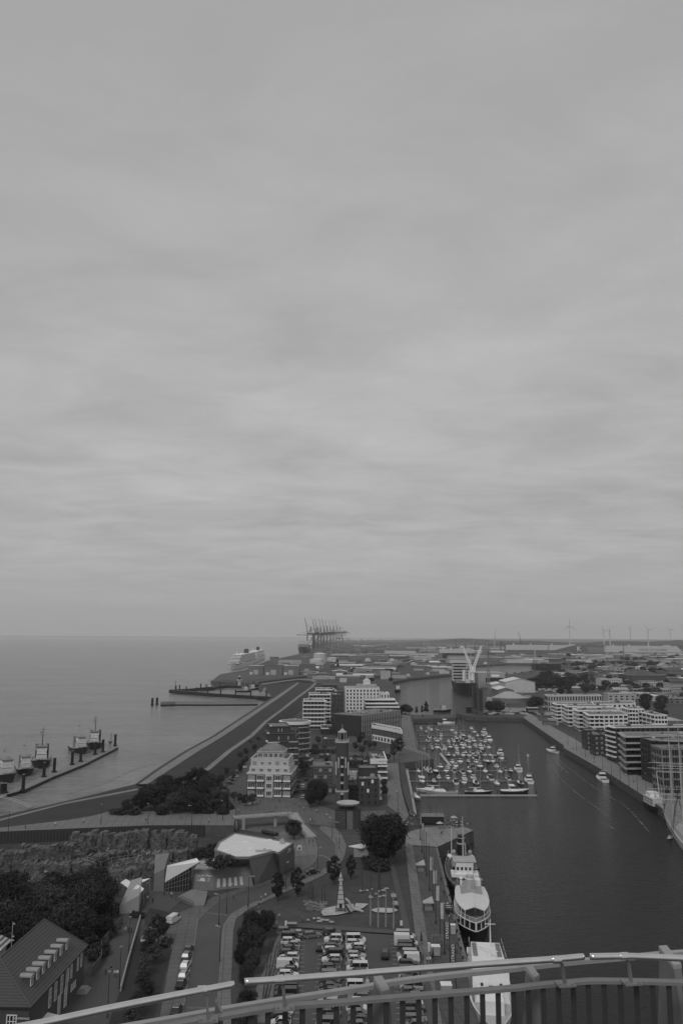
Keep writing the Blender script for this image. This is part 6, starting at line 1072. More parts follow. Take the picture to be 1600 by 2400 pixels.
BT_ = {1712: [(395, 318, 's'), (450, 303, 'm'), (605, 322, 'm'), (640, 290, 'm'), (800, 303, 'm'), (832, 342, 'm')],
 1724: [(490, 345, 'm'), (495, 376, 'm'), (640, 350, 'm'), (640, 382, 'm'), (700, 342, 'm'), (865, 374, 'm'), (930, 345, 'M'), (922, 375, 'm'), (720, 376, 's'), (780, 384, 'm')],
 1738: [(355, 424, 's'), (455, 430, 'm'), (490, 405, 'm'), (570, 434, 'm'), (625, 434, 'm'), (690, 436, 'm'), (735, 412, 'm'), (775, 436, 'm'), (830, 430, 's'), (895, 415, 'm'), (985, 430, 'M'), (655, 405, 's'), (940, 436, 'm')],
 1752: [(320, 497, 'm'), (395, 470, 'm'), (455, 500, 'm'), (510, 462, 'm'), (530, 505, 'm'), (575, 467, 'm'), (585, 495, 'm'), (632, 470, 's'), (650, 500, 'm'), (705, 470, 'm'), (718, 500, 'm'), (780, 495, 'm'), (893, 475, 'm'), (905, 506, 'm'), (945, 480, 's'), (978, 497, 'm'), (840, 474, 'm')],
 1770: [(570, 575, 'm'), (660, 552, 'm'), (720, 578, 'm'), (810, 545, 'm'), (865, 550, 'm'), (780, 580, 's'), (940, 572, 'm'), (990, 572, 'm'), (1028, 582, 's'), (1095, 565, 'M'), (915, 545, 'm'), (625, 575, 'm')],
 1784: [(610, 650, 'm'), (688, 645, 'm'), (772, 640, 'm'), (840, 612, 'm'), (850, 645, 'm'), (1020, 640, 'm'), (1040, 608, 'm'), (1108, 612, 'm'), (644, 682, 'm'), (960, 640, 's')],
 1807: [(265, 740, 's'), (375, 745, 's'), (440, 740, 's'), (485, 700, 'm'), (545, 738, 'm'), (558, 695, 'm'), (620, 735, 'm'), (645, 690, 'm'), (785, 745, 's'), (812, 698, 'm'), (890, 694, 'm'), (945, 742, 's'), (1060, 692, 'm'), (1097, 745, 's'), (1145, 715, 'm'), (1202, 735, 'm'), (1275, 725, 'M')],
 1831: [(300, 845, 's'), (420, 842, 'm'), (470, 805, 'm'), (560, 812, 'm'), (640, 850, 'm'), (728, 812, 'm'), (728, 858, 'm'), (820, 808, 'm'), (845, 860, 's'), (990, 810, 'm'), (1065, 868, 's'), (1172, 812, 'm'), (1298, 860, 's'), (1385, 840, 'M')]}
rb = random.Random(21)
for row, lst in BT_.items():
    for i, (x, y, k) in enumerate(lst):
        rz = (-math.pi/2 if ZY(y) > row+.5 else math.pi/2)+rb.uniform(-.1, .1)
        if rb.random() < .3: rz += math.pi
        if k == 's': j = rb.randrange(3); t = boat(SP[j], ZX(x), ZY(y), rz, 'sailing_boat', rb.uniform(.9, 1.1)); nm = SPn[j]; cat = 'sailing boat'
        elif k == 'M': j = 2; t = boat(MP[2], ZX(x), ZY(y), rz, 'motor_boat', rb.uniform(1, 1.12)); nm = MPn[2]; cat = 'motor boat'
        else: j = rb.choice((0, 0, 1, 1, 3, 4, 5, 6)); t = boat(MP[j], ZX(x), ZY(y), rz, 'motor_boat', rb.uniform(.85, 1.08)); nm = MPn[j]; cat = 'motor boat'
        later(t, '%s on the %s pontoon' % (nm, ROWS[row]), cat, 'boats moored in the marina')
rb2 = random.Random(4)
for row, x0, x1 in ((1712, 975, 1095), (1724, 985, 1095), (1738, 1000, 1135), (1752, 1010, 1145), (1770, 1045, 1165), (1807, 960, 1175)):
    for q in range(6):
        x = rb2.uniform(x0, x1); y = row+rb2.choice((-4.5, 4.5)); j = rb2.choice((0, 1, 3, 4, 6))
        if all(abs(ZX(a)-x) > 5.5 or abs(ZY(b)-y) > 4 for a, b, _ in BT_[row]):
            if rb2.random() < .3: t = boat(SP[j % 3], x, y, math.pi/2, 'sailing_boat', .9); later(t, '%s on the %s pontoon' % (SPn[j % 3], ROWS[row]), 'sailing boat', 'boats moored in the marina')
            else: t = boat(MP[j], x, y, math.pi/2, 'motor_boat', .85); later(t, '%s on the %s pontoon' % (MPn[j], ROWS[row]), 'motor boat', 'boats moored in the marina')
BS = sail_proto(17.5, grey(.45, .4, 1, .06), 22, COVER, DECKM); props(boat(BS, 1034, 1861, math.pi, 'sailing_yacht'), 'large pale hulled sailing yacht with tall mast lying along the nearest pontoon', 'sailing yacht')
props(boat(sail_proto(14, WHITE, 10, SAILC), 1005, 1855, math.pi-.1, 'sailing_yacht'), 'white yacht with pale cover behind the large pale yacht on the nearest pontoon', 'sailing yacht')
props(boat(sail_proto(14.5, grey(.02, .35, 1, .1), 19, SAILC, DECKM), 1122, 1860.5, 0, 'sailing_yacht'), 'slender black hulled sailing yacht lying along the nearest pontoon', 'sailing yacht')
d = motor_proto(14.5, grey(.03, .35, 1, .1), 2); d['deck'] = hull_mb(14.4, 4.9, 1.6, .45)[0].mesh('upper_hull', WHITE); props(boat(d, 1206, 1859.5, 0, 'motor_yacht'), 'white topped motor yacht with dark hull at the outer end of the nearest pontoon', 'motor yacht')
props(boat(sail_proto(11.5, grey(.3, .4, 1, .1), 18, SAILC, DECKM), 975, 1872, -1.3, 'sailing_yacht'), 'sailing yacht with bow toward the camera beside the access pontoon', 'sailing yacht')
props(boat(SP[0], 988, 1826, -math.pi/2, 'sailing_yacht', 1.35), 'white sailing yacht with the tallest mast of the near left berths', 'sailing yacht')
props(boat(motor_proto(16, WHITE, 2), 1046, 1698, 0, 'motor_yacht'), 'large white motor yacht lying along the farthest pontoon', 'motor yacht')
d = motor_proto(13, WHITE, 2); props(boat(d, 1292, 1763, 1.95, 'passenger_launch', .95), 'white passenger launch under way in mid harbour with a long wake', 'launch')
props(boat(MP[4], 1236, 1772, 1.4, 'small_boat', .6), 'small lone boat floating off the end of the marina', 'boat'); props(boat(SP[0], 1216, 1803, 1.5, 'sailing_yacht', 1.15), 'white sailing yacht with tall leaning mast at the outer berth', 'sailing yacht')
d = motor_proto(15, WHITE, 2); props(boat(d, 1409, 1829, math.atan2(P2(1319, 1753)[1]-P2(1404, 1801)[1], P2(1319, 1753)[0]-P2(1404, 1801)[0]), 'motor_yacht', 1.0), 'white cabin motor yacht moored at the far dockside wall', 'motor yacht')
FOAM = grey(.16, .9, .5, .3)
def foam(pts, w_, name='wake_foam'):
    P_ = [G(x, y, WL+.1) for x, y in smooth_px(pts, 34)]; rf = random.Random(len(pts)*7+int(w_*10)); mb = MB()
    for a, b in zip(P_, P_[1:]):
        if rf.random() < .42: continue
        d = (b-a).normalized(); s_ = Vector((-d.y, d.x, 0))*w_*rf.uniform(.2, 1); mb.add([a-s_, b-s_*.6, b+s_, a+s_*.7], [(0, 1, 2, 3)])
    mb.build(name, FOAM, kind='stuff')
foam([(1281, 1771), (1292, 1795), (1314, 1826), (1350, 1858), (1400, 1895), (1425, 1915)], .45); foam([(1308, 1780), (1332, 1800), (1365, 1826), (1410, 1857), (1450, 1880), (1478, 1902), (1520, 1950)], .4); foam([(1297, 1778), (1312, 1794), (1330, 1812)], .8); foam([(1294, 1772), (1303, 1788), (1318, 1806)], .8); foam([(1416, 1928), (1440, 1944)], .5)
foam([(150, 1868), (185, 1853), (240, 1838), (275, 1822), (320, 1802), (365, 1790)], .6, 'shore_foam'); foam([(160, 1870), (230, 1853), (290, 1838), (330, 1822), (380, 1795), (430, 1762)], .4, 'shore_foam'); foam([(520, 1660), (550, 1665), (575, 1672), (560, 1680)], .7, 'shore_foam'); foam([(235, 1519.5), (315, 1519.5)], 9, 'distant_foam'); foam([(250, 1501), (420, 1501.5)], 16, 'distant_foam')
# ---- tugs
def tug(px, py, rz, L_, label, name='tug_boat', hullc=BLACK, z=WL, mast=1.0, dark=False, grp='harbour tugs'):
    if px < 300: L_ *= 1.2; mast *= .9
    B = L_*.34; fb = L_*.09; t = thing(name, label, 'tug', G(px, py, z), rz, grp); mb, rg = hull_mb(L_, B, fb, .8, .55, .04, .85); mb.build('hull', hullc, t); deck_mb(rg).build('deck', grey(.3, .8, 1, .1), t)
    mb = MB(); [mb.tube(Vector(rg[i][j])+Vector((0, s_*.15, -.15)), Vector(rg[i+1][j])+Vector((0, s_*.15, -.15)), .28, n=6) for i in range(len(rg)-1) for j, s_ in ((0, -1), (6, 1))]; mb.build('fender', BLACK, t)
    mb = MB(); cabin(mb, -L_*.1, L_*.26, B*.58, fb, fb+L_*.12, L_*.03, .3, .9); mb.build('deckhouse', grey(.4, .6, .6, .15), t); mb = MB(); [mb.tube((L_*.262, B*y_, fb+L_*.05), (L_*.275, B*y_, fb+L_*.05), .32) for y_ in (-.2, -.07, .07, .2)]; mb.build('porthole', BLACK, t); mb = MB(); cabin(mb, -L_*.0, L_*.2, B*.5, fb+L_*.13, fb+L_*.19, .2, .2, .95); mb.build('wheelhouse_base', grey(.55, .6, .6, .1), t)
    mb = MB(); cabin(mb, 0, L_*.19, B*.5, fb+L_*.19, fb+L_*.25, -.1, -.1, .98); mb.build('wheelhouse_windows', GLASS, t); mb = MB(); [mb.box(L_*.19*k/4-.07, L_*.19*k/4+.07, -B*.27, B*.27, fb+L_*.19, fb+L_*.25) for k in range(5)]; [mb.box(-.05, L_*.21, B*.5*(k/4-.5)-.07, B*.5*(k/4-.5)+.07, fb+L_*.19, fb+L_*.25) for k in range(5)]; mb.build('window_posts', WHITE, t)
    mb = MB(); mb.box(-.4, L_*.21, -B*.28, B*.28, fb+L_*.25, fb+L_*.27); mb.build('wheelhouse_roof', MID, t); mb = MB(); cabin(mb, -L_*.34, -L_*.14, B*.4, fb, fb+L_*.06, .3, .3); mb.build('towing_winch', grey(.2, .7, .6, .2), t); mb = MB(); mb.path([Vector(r[0])+Vector((0, .12, .8)) for r in rg], .1, 4); mb.path([Vector(r[-1])+Vector((0, -.12, .8)) for r in rg], .1, 4); mb.build('bulwark_rail', grey(.4, .6, .6, .1), t)
    for s_ in (-1, 1): mb = MB(); cabin(mb, -L_*.16, -L_*.04, B*.16, fb, fb+L_*.27, .2, .2, .9); mb.build('funnel', BLACK if dark else MID, t, (0, s_*B*.26, 0))
    mb = MB(); h = fb+L_*(.62*mast); mb.tube((L_*.05, 0, fb+L_*.27), (L_*.05, 0, h), .3 if dark else .18, .1); [mb.tube((L_*.05, -w_, zz), (L_*.05, w_, zz), .09) for w_, zz in ((1.6, h-1.2), (1.1, h-2.8), (1.8, h-4.6))]; mb.build('mast', BLACK if dark else PALE, t)
    mb = MB(); mb.tube((L_*.05, -1.2, h-3.4), (L_*.05, -1.2, h-2.6), .5); mb.tube((L_*.34, -.8, fb*1.3), (L_*.34, .8, fb*1.3), .6); mb.build('winch_and_radar', MID, t); return t
tug(10, 1826, -.95, 26, 'tug at the left edge of the photo with white deckhouse and slanted crane arm', mast=.9); tug(58, 1812, -1.1, 23, 'small tug with white deck lying behind the leaning black pile', mast=1.05); tug(97, 1793, -1.25, 28, 'black funnelled tug with the thickest dark mast, middle of the pier', mast=1.05, dark=True); tug(186, 1762, -1.0, 24, 'dark hulled tug fourth along the pier with thin tripod mast', mast=1.1); tug(222, 1751, -1.35, 27, 'broad white tug outermost along the tug pier', mast=1.05, dark=True)
tug(488, 1617.5, -.3, 24, 'white tug moored inside the small dike harbour'); tug(572, 1622, .2, 22, 'white topped tug at the inner end of the small dike harbour'); tug(589, 1617, .1, 22, 'dark tug beside the slipway of the small dike harbour'); tug(931, 1621.5, -1.5, 27, 'black hulled tug under way in the channel left of the heavy cargo ship', dark=True)
tug(953, 1591, 0, 27, 'tug moored at the far left bank of the channel'); tug(999, 1586.5, 0, 26, 'tug moored at the far bank next to the cargo ship'); tug(1036, 1668, -.2, 19, 'white ferry like tug lying beyond the mole tip', name='pilot_boat')
# ---- piers
def pile(px, yb, yt, phrase, grp, m=BLACK, r_=.85): t = thing('mooring_dolphin', None, None, G(px, yb, WL)); h = HT(px, yb, yt, WL)-WL; MB().cyl(0, 0, -1, h, r_, r_, 12).build('pile', m, t); MB().cyl(0, 0, 1.2, 1.9, r_+.7, r_+.7, 10).build('collar', DARK, t); MB().cyl(0, 0, h, h+.12, r_*.9, r_*.9, 12).build('cap', MID, t); later(t, phrase, 'mooring pile', grp)
for x, yt, yb in ((4, 1836, 1866), (12, 1836, 1864), (54, 1815, 1859), (103, 1787, 1826), (127, 1776, 1815), (169, 1760, 1797), (189, 1752, 1790), (223, 1739, 1773), (241, 1733, 1767), (270, 1721, 1752)): pile(x, yb, yt, 'thick black mooring pile along the tug pier', 'tug pier piles')
pile(259, 1744, 1719, 'pale mooring pile at the outer end of the tug pier', 'pale pier piles', PALE); pile(357, 1655, 1636, 'dark free standing dolphin left of the long railed pier', 'dolphins off the railed pier', r_=1.3); pile(368, 1653, 1635, 'dark free standing dolphin left of the long railed pier', 'dolphins off the railed pier', r_=1.3)
t = thing('floating_pier', 'long floating pier carrying the tugs at the left', 'pier', G(130, 1810, WL)); q = [P2(*p, WL+1) for p in ((18, 1864), (60, 1852), (126, 1822), (200, 1792), (277, 1753), (270, 1749.5), (190, 1785), (115, 1815), (55, 1842), (-30, 1872), (-30, 1884))]; MB().prism([(a-t.location.x, b-t.location.y) for a, b in q], 0, 1.1).build('deck', grey(.2, .85, .5, .15), t)
mb = MB(); qq = [Vector((a-t.location.x, b-t.location.y, .7)) for a, b in q[:5]]; [mb.bar(a-Vector((0, .3, 0)), b-Vector((0, .3, 0)), .6, 1.5) for a, b in zip(qq, qq[1:])]; mb.build('rubbing_strake', BLACK, t)
t = thing('gangway_bridge', 'light truss gangway joining the tug pier to the shore', 'gangway', G(40, 1885, 0)); a = G(-40, 1876, 1.5)-t.location; b = G(74, 1893, 1)-t.location; mb = MB()
for o_ in (-1.2, 1.2):
    for k in range(14):
        p, q_ = a.lerp(b, k/14)+Vector((0, o_, 0)), a.lerp(b, (k+1)/14)+Vector((0, o_, 0)); h0 = 2.6*math.sin(math.pi*(k/14*.8+.15)); h1 = 2.6*math.sin(math.pi*((k+1)/14*.8+.15)); mb.tube(p, q_, .1); mb.tube(p+Vector((0, 0, h0)), q_+Vector((0, 0, h1)), .1); mb.tube(p, q_+Vector((0, 0, h1)), .06); mb.tube(p, p+Vector((0, 0, h0)), .06)
mb.build('truss', PALE, t); mb = MB(); mb.bar(a, b, 2.4, .2); mb.build('deck', MID, t)
def wallpier(label, pts, z0, z1, w_, m, posts=0, rail_=False):
    t = thing('pier', label, 'pier', G(*pts[0], WL)); P_ = [G(x, y, z1)-t.location for x, y in pts]; mb = MB(); [mb.bar(a-Vector((0, 0, (z1-z0)/2)), b-Vector((0, 0, (z1-z0)/2)), w_, z1-z0) for a, b in zip(P_, P_[1:])]; mb.build('wall', m, t)
    for a, b in zip(P_, P_[1:]):
        for k in range(posts): p = a.lerp(b, (k+.5)/posts); mb = MB(); mb.tube(p-Vector((0, 0, 1)), p+Vector((0, 0, 6)), .9); mb.build('pile', BLACK, t)
        if rail_:
            n = 34; mb = MB(); [mb.tube(a.lerp(b, k/n)+Vector((0, 0, -3 if k % 2 else 0)), a.lerp(b, k/n)+Vector((0, 0, 3)), .3) for k in range(n+1)]; [mb.tube(a+Vector((0, 0, h)), b+Vector((0, 0, h)), .18) for h in (1.4, 3)]; mb.build('railing', MID, t)
    return t
wallpier('dark sheet pile mole enclosing the small dike harbour on the near side', [(401, 1616.5), (500, 1625), (643, 1633)], -3, 1.2, 7, BLACK, 4); wallpier('dark curved mole on the seaward side of the small dike harbour', [(402, 1616), (440, 1614.5), (500, 1609), (530, 1606), (580, 1607), (606, 1604)], -3, 1.0, 6, BLACK, 1)
wallpier('long dark railed pier reaching out from the dike into the sea', [(377, 1651.5), (410, 1650.5), (500, 1650.8), (604, 1650)], -2, -.3, 5, BLACK, 0, True)
t = thing('harbour_light', 'small white light tower at the head of the dike harbour', 'light tower', G(561, 1608, 0)); h = HT(561, 1608, 1583); MB().cyl(0, 0, 0, h*.55, 3, 2.4).build('base', PALE, t); MB().cyl(0, 0, h*.55, h*.6, 4, 4).build('gallery', WHITE, t); MB().cyl(0, 0, h*.6, h*.85, 2, 2).build('lantern', GLASS, t); MB().cyl(0, 0, h*.85, h, 2.2, .3).build('cap', PALE, t)
t = thing('signal_mast', 'tall thin mast on the outer corner of the dark mole', 'mast', G(411, 1615, 0)); MB().tube((0, 0, 0), (0, 0, HT(411, 1615, 1595)), .6, .3).build('pole', DARK, t)
# ---- museum ships by the quay
def frame_ship(p_bow, p_stern, z=WL+.05):
    a = G(*p_stern, z); b = G(*p_bow, z); d = b-a; return (a+b)/2, math.atan2(d.y, d.x), d.length
# steam tug / icebreaker, black, white bridge, tall black funnel
c, rz, L_ = frame_ship((1100, 2136), (1070, 2022)); t = thing('steam_tug', 'black hulled museum steam tug with white bridge and tall black funnel', 'ship', c, rz); B = 10.5; fb = 3.0
mb, rg = hull_mb(L_, B, fb, .55, .5, .06, .55, 1.5); mb.build('hull', BLACK, t); deck_mb(rg, .9, .95).build('deck', grey(.08, .8, 1, .15), t); mb = MB(); pts = [Vector(r[0])+Vector((0, 0, .9)) for r in rg]; mb.path(pts, .07, 4); mb.path([Vector((p.x, -p.y, p.z)) for p in pts], .07, 4); [mb.tube(p, p-Vector((0, 0, .9)), .05, n=4) or mb.tube((p.x, -p.y, p.z), (p.x, -p.y, p.z-.9), .05, n=4) for p in pts]; mb.build('railing', PALE, t)
MB().box(-L_*.22, L_*.2, -B*.32, B*.32, fb, fb+2.5).build('deckhouse', grey(.16, .6, 1, .1), t); MB().box(L_*.08, L_*.2, -B*.26, B*.26, fb+2.5, fb+6.6).build('bridge', WHITE, t); MB().box(L_*.07, L_*.205, -B*.34, B*.34, fb+6.6, fb+6.75).build('bridge_roof', PALE, t); MB().box(L_*.12, L_*.22, -B*.4, B*.4, fb+2.3, fb+3.2).build('bridge_wing', WHITE, t)
facade(t, (t.location.x+0, t.location.y), (t.location.x+1, t.location.y), 0, 1, 1, 1) if False else None
mb = MB(); [mb.box(L_*.2, L_*.2+.06, B*(-.36+.12*k), B*(-.36+.12*k)+.7, fb+4.2, fb+5.1) for k in range(7)]; mb.build('bridge_windows', GLASS, t)
mb = MB(); mb.cyl(-L_*.07, 0, fb+2.5, fb+11.5, 1.35, 1.25, 16); mb.build('funnel', BLACK, t); mb = MB(); mb.cyl(-L_*.07, 0, fb+8.7, fb+9.2, 1.4, 1.4, 16); mb.cyl(-L_*.07, 0, fb+10.6, fb+10.8, 1.4, 1.4, 16); mb.build('funnel_band', PALE, t)
for s_ in (-1, 1): mb = MB(); mb.cyl(-L_*.02, s_*2.6, fb+2.5, fb+6.6, .45); mb.dome((-L_*.02+.2, s_*2.6, fb+6.8), .7, .7, .7, full=True, m=4); mb.build('ventilator_cowl', PALE, t); mb = MB(); mb.loft([[(-L_*.2+x*5.2, s_*3.6+y, fb+3.4+z_) for x, y, z_ in ((k, -.8*math.sin(math.pi*min(.99, max(.02, k))), .5), (k, 0, -.3), (k, .8*math.sin(math.pi*min(.99, max(.02, k))), .5))] for k in (0.02, .2, .5, .8, .98)]); mb.build('lifeboat', WHITE, t)
mb = MB(); mb.tube((L_*.08, 0, fb+5.6), (L_*.08, 0, fb+19), .3, .12, 8); mb.tube((L_*.08, -2, fb+15), (L_*.08, 2, fb+15), .07); [mb.tube((L_*.08, 0, fb+17), (x, y, fb+1), .03, n=3) for x, y in ((L_*.46, 0), (-L_*.45, 0), (0, B*.45), (0, -B*.45))]; mb.build('mast', PALE, t)
mb = MB(); mb.tube((-L_*.33, -2.4, fb), (-L_*.3, -2.4, fb+11), .22, .1); mb.tube((-L_*.33, 2.4, fb), (-L_*.32, 2.4, fb+6), .15, .1); mb.build('derrick', WHITE, t); mb = MB(); mb.tube((L_*.33, -1, fb+.6), (L_*.33, 1, fb+.6), .6); mb.box(L_*.4, L_*.42, -1.2, 1.2, fb, fb+1); mb.build('windlass', DARK, t)
# white roofed excursion ship
c, rz, L_ = frame_ship((1116, 2222), (1099, 2128)); t = thing('excursion_ship', 'excursion ship with a great pale canopy roof over its foredeck, moored behind the steam tug', 'ship', c, rz); B = 9.6; fb = 3.6
mb, rg = hull_mb(L_, B, fb, .4, .5, .05, .8, 1.2); mb.build('hull', BLACK, t); mb2 = MB(); mb2.loft([[(r[0][0]*.97, r[0][1]*.97, r[0][2]-1.2), (r[0][0]*.97, r[-1][1]*.97, r[0][2]-1.2), (r[0][0]*.97, r[-1][1]*.97, r[0][2]+.9), (r[0][0]*.97, r[0][1]*.97, r[0][2]+.9)] for r in rg]); mb2.build('main_deckhouse', GLASS, t)
mb = MB()
for i in range(len(rg)): r = rg[i]; [mb.box(r[j][0]-.16, r[j][0]+.16, r[j][1]*.985-.1, r[j][1]*.985+.1, r[j][2]-1.1, r[j][2]+.95) for j in (0, 6)]
mb.build('window_posts', WHITE, t)
for dz in (.95, -1.15):
    mb = MB(); pts = [Vector(r[0])+Vector((0, 0, dz)) for r in rg]; mb.path(pts, .13, 5); mb.path([Vector((p.x, -p.y, p.z)) for p in pts], .13, 5); mb.build('rubbing_rail', WHITE, t)
deckz = [r[0][2]+.9 for r in rg]; mb = MB(); mb.loft([[(r[0][0]*.98, r[0][1]*.97, z_), (r[0][0]*.98, -r[0][1]*.97, z_), (r[0][0]*.98, -r[0][1]*.97, z_+.1), (r[0][0]*.98, r[0][1]*.97, z_+.1)] for r, z_ in zip(rg, deckz)]); mb.build('upper_deck', MID, t)
mb = MB(); pts = [Vector((r[0][0]*.99, r[0][1]*.98, z_+1.1)) for r, z_ in zip(rg, deckz)]; mb.path(pts, .05, 4); mb.path([Vector((p.x, -p.y, p.z)) for p in pts], .05, 4); [mb.tube(p, p-Vector((0, 0, 1)), .04, n=4) or mb.tube((p.x, -p.y, p.z), (p.x, -p.y, p.z-1), .04, n=4) for p in pts]; mb.build('deck_railing', WHITE, t)
hz_ = fb+3.9; RF = []; ks = [i for i, r in enumerate(rg) if r[0][0] < L_*.36]
mb = MB(); mb.loft([[(rg[i][0][0], rg[i][0][1]*.96, hz_), (rg[i][0][0], 0, hz_+.9), (rg[i][0][0], -rg[i][0][1]*.96, hz_), (rg[i][0][0], -rg[i][0][1]*.96, hz_-.15), (rg[i][0][0], 0, hz_+.7), (rg[i][0][0], rg[i][0][1]*.96, hz_-.15)] for i in ks[3:]]+[[(L_*.43, 0.0+s_, hz_+h) for s_, h in ((-.3, .6), (0, .9), (.3, .6), (.3, .5), (0, .7), (-.3, .5))]] if False else [[(rg[i][0][0], rg[i][0][1]*.96, hz_), (rg[i][0][0], 0, hz_+.9), (rg[i][0][0], -rg[i][0][1]*.96, hz_), (rg[i][0][0], -rg[i][0][1]*.96, hz_-.15), (rg[i][0][0], 0, hz_+.7), (rg[i][0][0], rg[i][0][1]*.96, hz_-.15)] for i in ks[2:]]); mb.build('canopy_roof', grey(.6, .6, .5, .04), t)
mb = MB(); [mb.tube((rg[i][0][0], s_*rg[i][0][1]*.92, deckz[i]), (rg[i][0][0], s_*rg[i][0][1]*.92, hz_), .08) for i in ks[2:] for s_ in (-1, 1)]; mb.build('canopy_post', WHITE, t)
MB().box(-L_*.36, -L_*.06, -B*.3, B*.3, deckz[3], hz_+1.3).build('funnel_casing', CONC, t); mb = MB(); mb.cyl(-L_*.15, -.3, hz_+1.3, hz_+4.6, 1.3, 1.15, 16); mb.build('funnel', PALE, t); mb = MB(); mb.cyl(-L_*.15, -.3, hz_+3.7, hz_+4.0, 1.3, 1.3, 16); mb.build('funnel_band', WHITE, t)
for y_ in (-2.6, -1.1): mb = MB(); mb.cyl(-L_*.24, y_+4 if False else y_, hz_+1.2, hz_+2.9, .35); mb.dome((-L_*.24, y_, hz_+2.9), .55, .55, .5); mb.build('ventilator_cowl', WHITE, t)
MB().box(-L_*.28, -L_*.2, 1.2, 2.8, hz_+1.3, hz_+2.9).build('deck_locker', WHITE, t); mb = MB(); mb.tube((-L_*.1, .6, hz_), (-L_*.1, .6, hz_+9), .16, .07); mb.tube((-L_*.1, -.8, hz_+7), (-L_*.1, 2.0, hz_+7), .06); [mb.tube((-L_*.1, .6, hz_+8.5), p, .025, n=3) for p in ((L_*.4, 0, hz_), (-L_*.45, 3, deckz[0]), (-L_*.45, -3, deckz[0]))]; mb.build('mast', PALE, t)
mb = MB(); [mb.tube((-L_*.42, s_*3.4, deckz[0]), (-L_*.42, s_*3.4, deckz[0]+4.4), .1) for s_ in (-1, 1)]; mb.tube((-L_*.42, -3.4, deckz[0]+4.4), (-L_*.42, 3.4, deckz[0]+4.4), .1); mb.tube((-L_*.42, 3.4, deckz[0]+4.4), (-L_*.3, 3.6, deckz[0]+5), .14); mb.build('stern_gantry', PALE, t)
# white ship nearest, seen from astern through the railing
c, rz, L_ = frame_ship((1168, 2480), (1132, 2264)); t = thing('white_museum_ship', 'white museum ship nearest the balcony, partly hidden behind the railing', 'ship', c, rz); B = 9.2; fb = 4
mb, rg = hull_mb(L_, B, fb, .2, .6, .04, .85, 1.2); mb.build('hull', WHITE, t); deck_mb(rg, .5).build('deck', PALE, t)
mb = MB(); mb.loft([[(-L_*.3, -B*.36, fb), (L_*.12, -B*.42, fb), (L_*.12, B*.42, fb), (-L_*.3, B*.36, fb)], [(-L_*.3, -B*.36, fb+4.4), (L_*.1, -B*.42, fb+4.4), (L_*.1, B*.42, fb+4.4), (-L_*.3, B*.36, fb+4.4)]]); mb.build('deckhouse', WHITE, t); mb = MB(); cabin(mb, L_*.12, L_*.2, B*.8, fb, fb+2.2); mb.box(L_*.2, L_*.34, -B*.2, B*.2, fb, fb+3); mb.build('fore_house', WHITE, t)
for s_ in (-1, 1): mb = MB(); [mb.box(-L_*.27+k*1.5, -L_*.27+k*1.5+1.1, s_*B*.29-.5, s_*B*.29+.5, fb+4.4, fb+4.75) for k in range(5)]; mb.build('deck_grating', MID, t)
mb = MB(); [mb.tube((L_*.13, y_, fb+2.6), (L_*.135, y_, fb+2.6), .35) for y_ in (-2, 2)]; mb.box(L_*.118, L_*.128, -.5, .5, fb+.2, fb+2.2); mb.build('door_and_portholes', DARK, t)
mb = MB(); mb.tube((-L_*.22, 1, fb+4.4), (-L_*.22, 1, fb+10.5), .2, .1); mb.tube((-L_*.22, -.2, fb+9.6), (-L_*.22, 2.2, fb+9.6), .08); mb.tube((-L_*.2, -1.6, fb+5), (-L_*.05, 2, fb+6.4), .12); mb.cyl(-L_*.1, .4, fb+4.4, fb+5.6, .4); mb.build('mast', WHITE, t)
mb = MB(); pts = [(-L_*.3, -B*.4, fb+5.4), (L_*.1, -B*.44, fb+5.4)]; [mb.tube((a, s_*b, c_), (a2, s_*b2, c2), .05) for (a, b, c_), (a2, b2, c2) in zip(pts, pts[1:]) for s_ in (-1, 1)]; [mb.tube((-L_*.3+k*L_*.1, s_*B*.41, fb+4.4), (-L_*.3+k*L_*.1, s_*B*.41, fb+5.4), .04) for k in range(5) for s_ in (-1, 1)]; mb.build('railing', PALE, t)
t = thing('gangplank', 'pale gangplank from the quay kerb to the white museum ship', 'gangplank', G(1101, 2238, .3)); a = Vector((0, 0, 0)); b = G(1118, 2240, 0)-t.location; mb = MB(); mb.bar(a, b, 2, .15); [mb.bar(a+Vector((0, s_, 1)), b+Vector((0, s_, 1)), .06, .06) for s_ in (-.95, .95)]; mb.build('deck', PALE, t)
t = thing('gangplank', 'railed gangplank to the excursion ship beside the dark display case', 'gangplank', G(1062, 2150, .3)); b = G(1080, 2152, 0)-t.location; mb = MB(); mb.bar(a, b, 1.4, .15); [mb.bar(a+Vector((0, s_, 1)), b+Vector((0, s_, 1)), .06, .06) for s_ in (-.65, .65)]; mb.build('deck', MID, t)
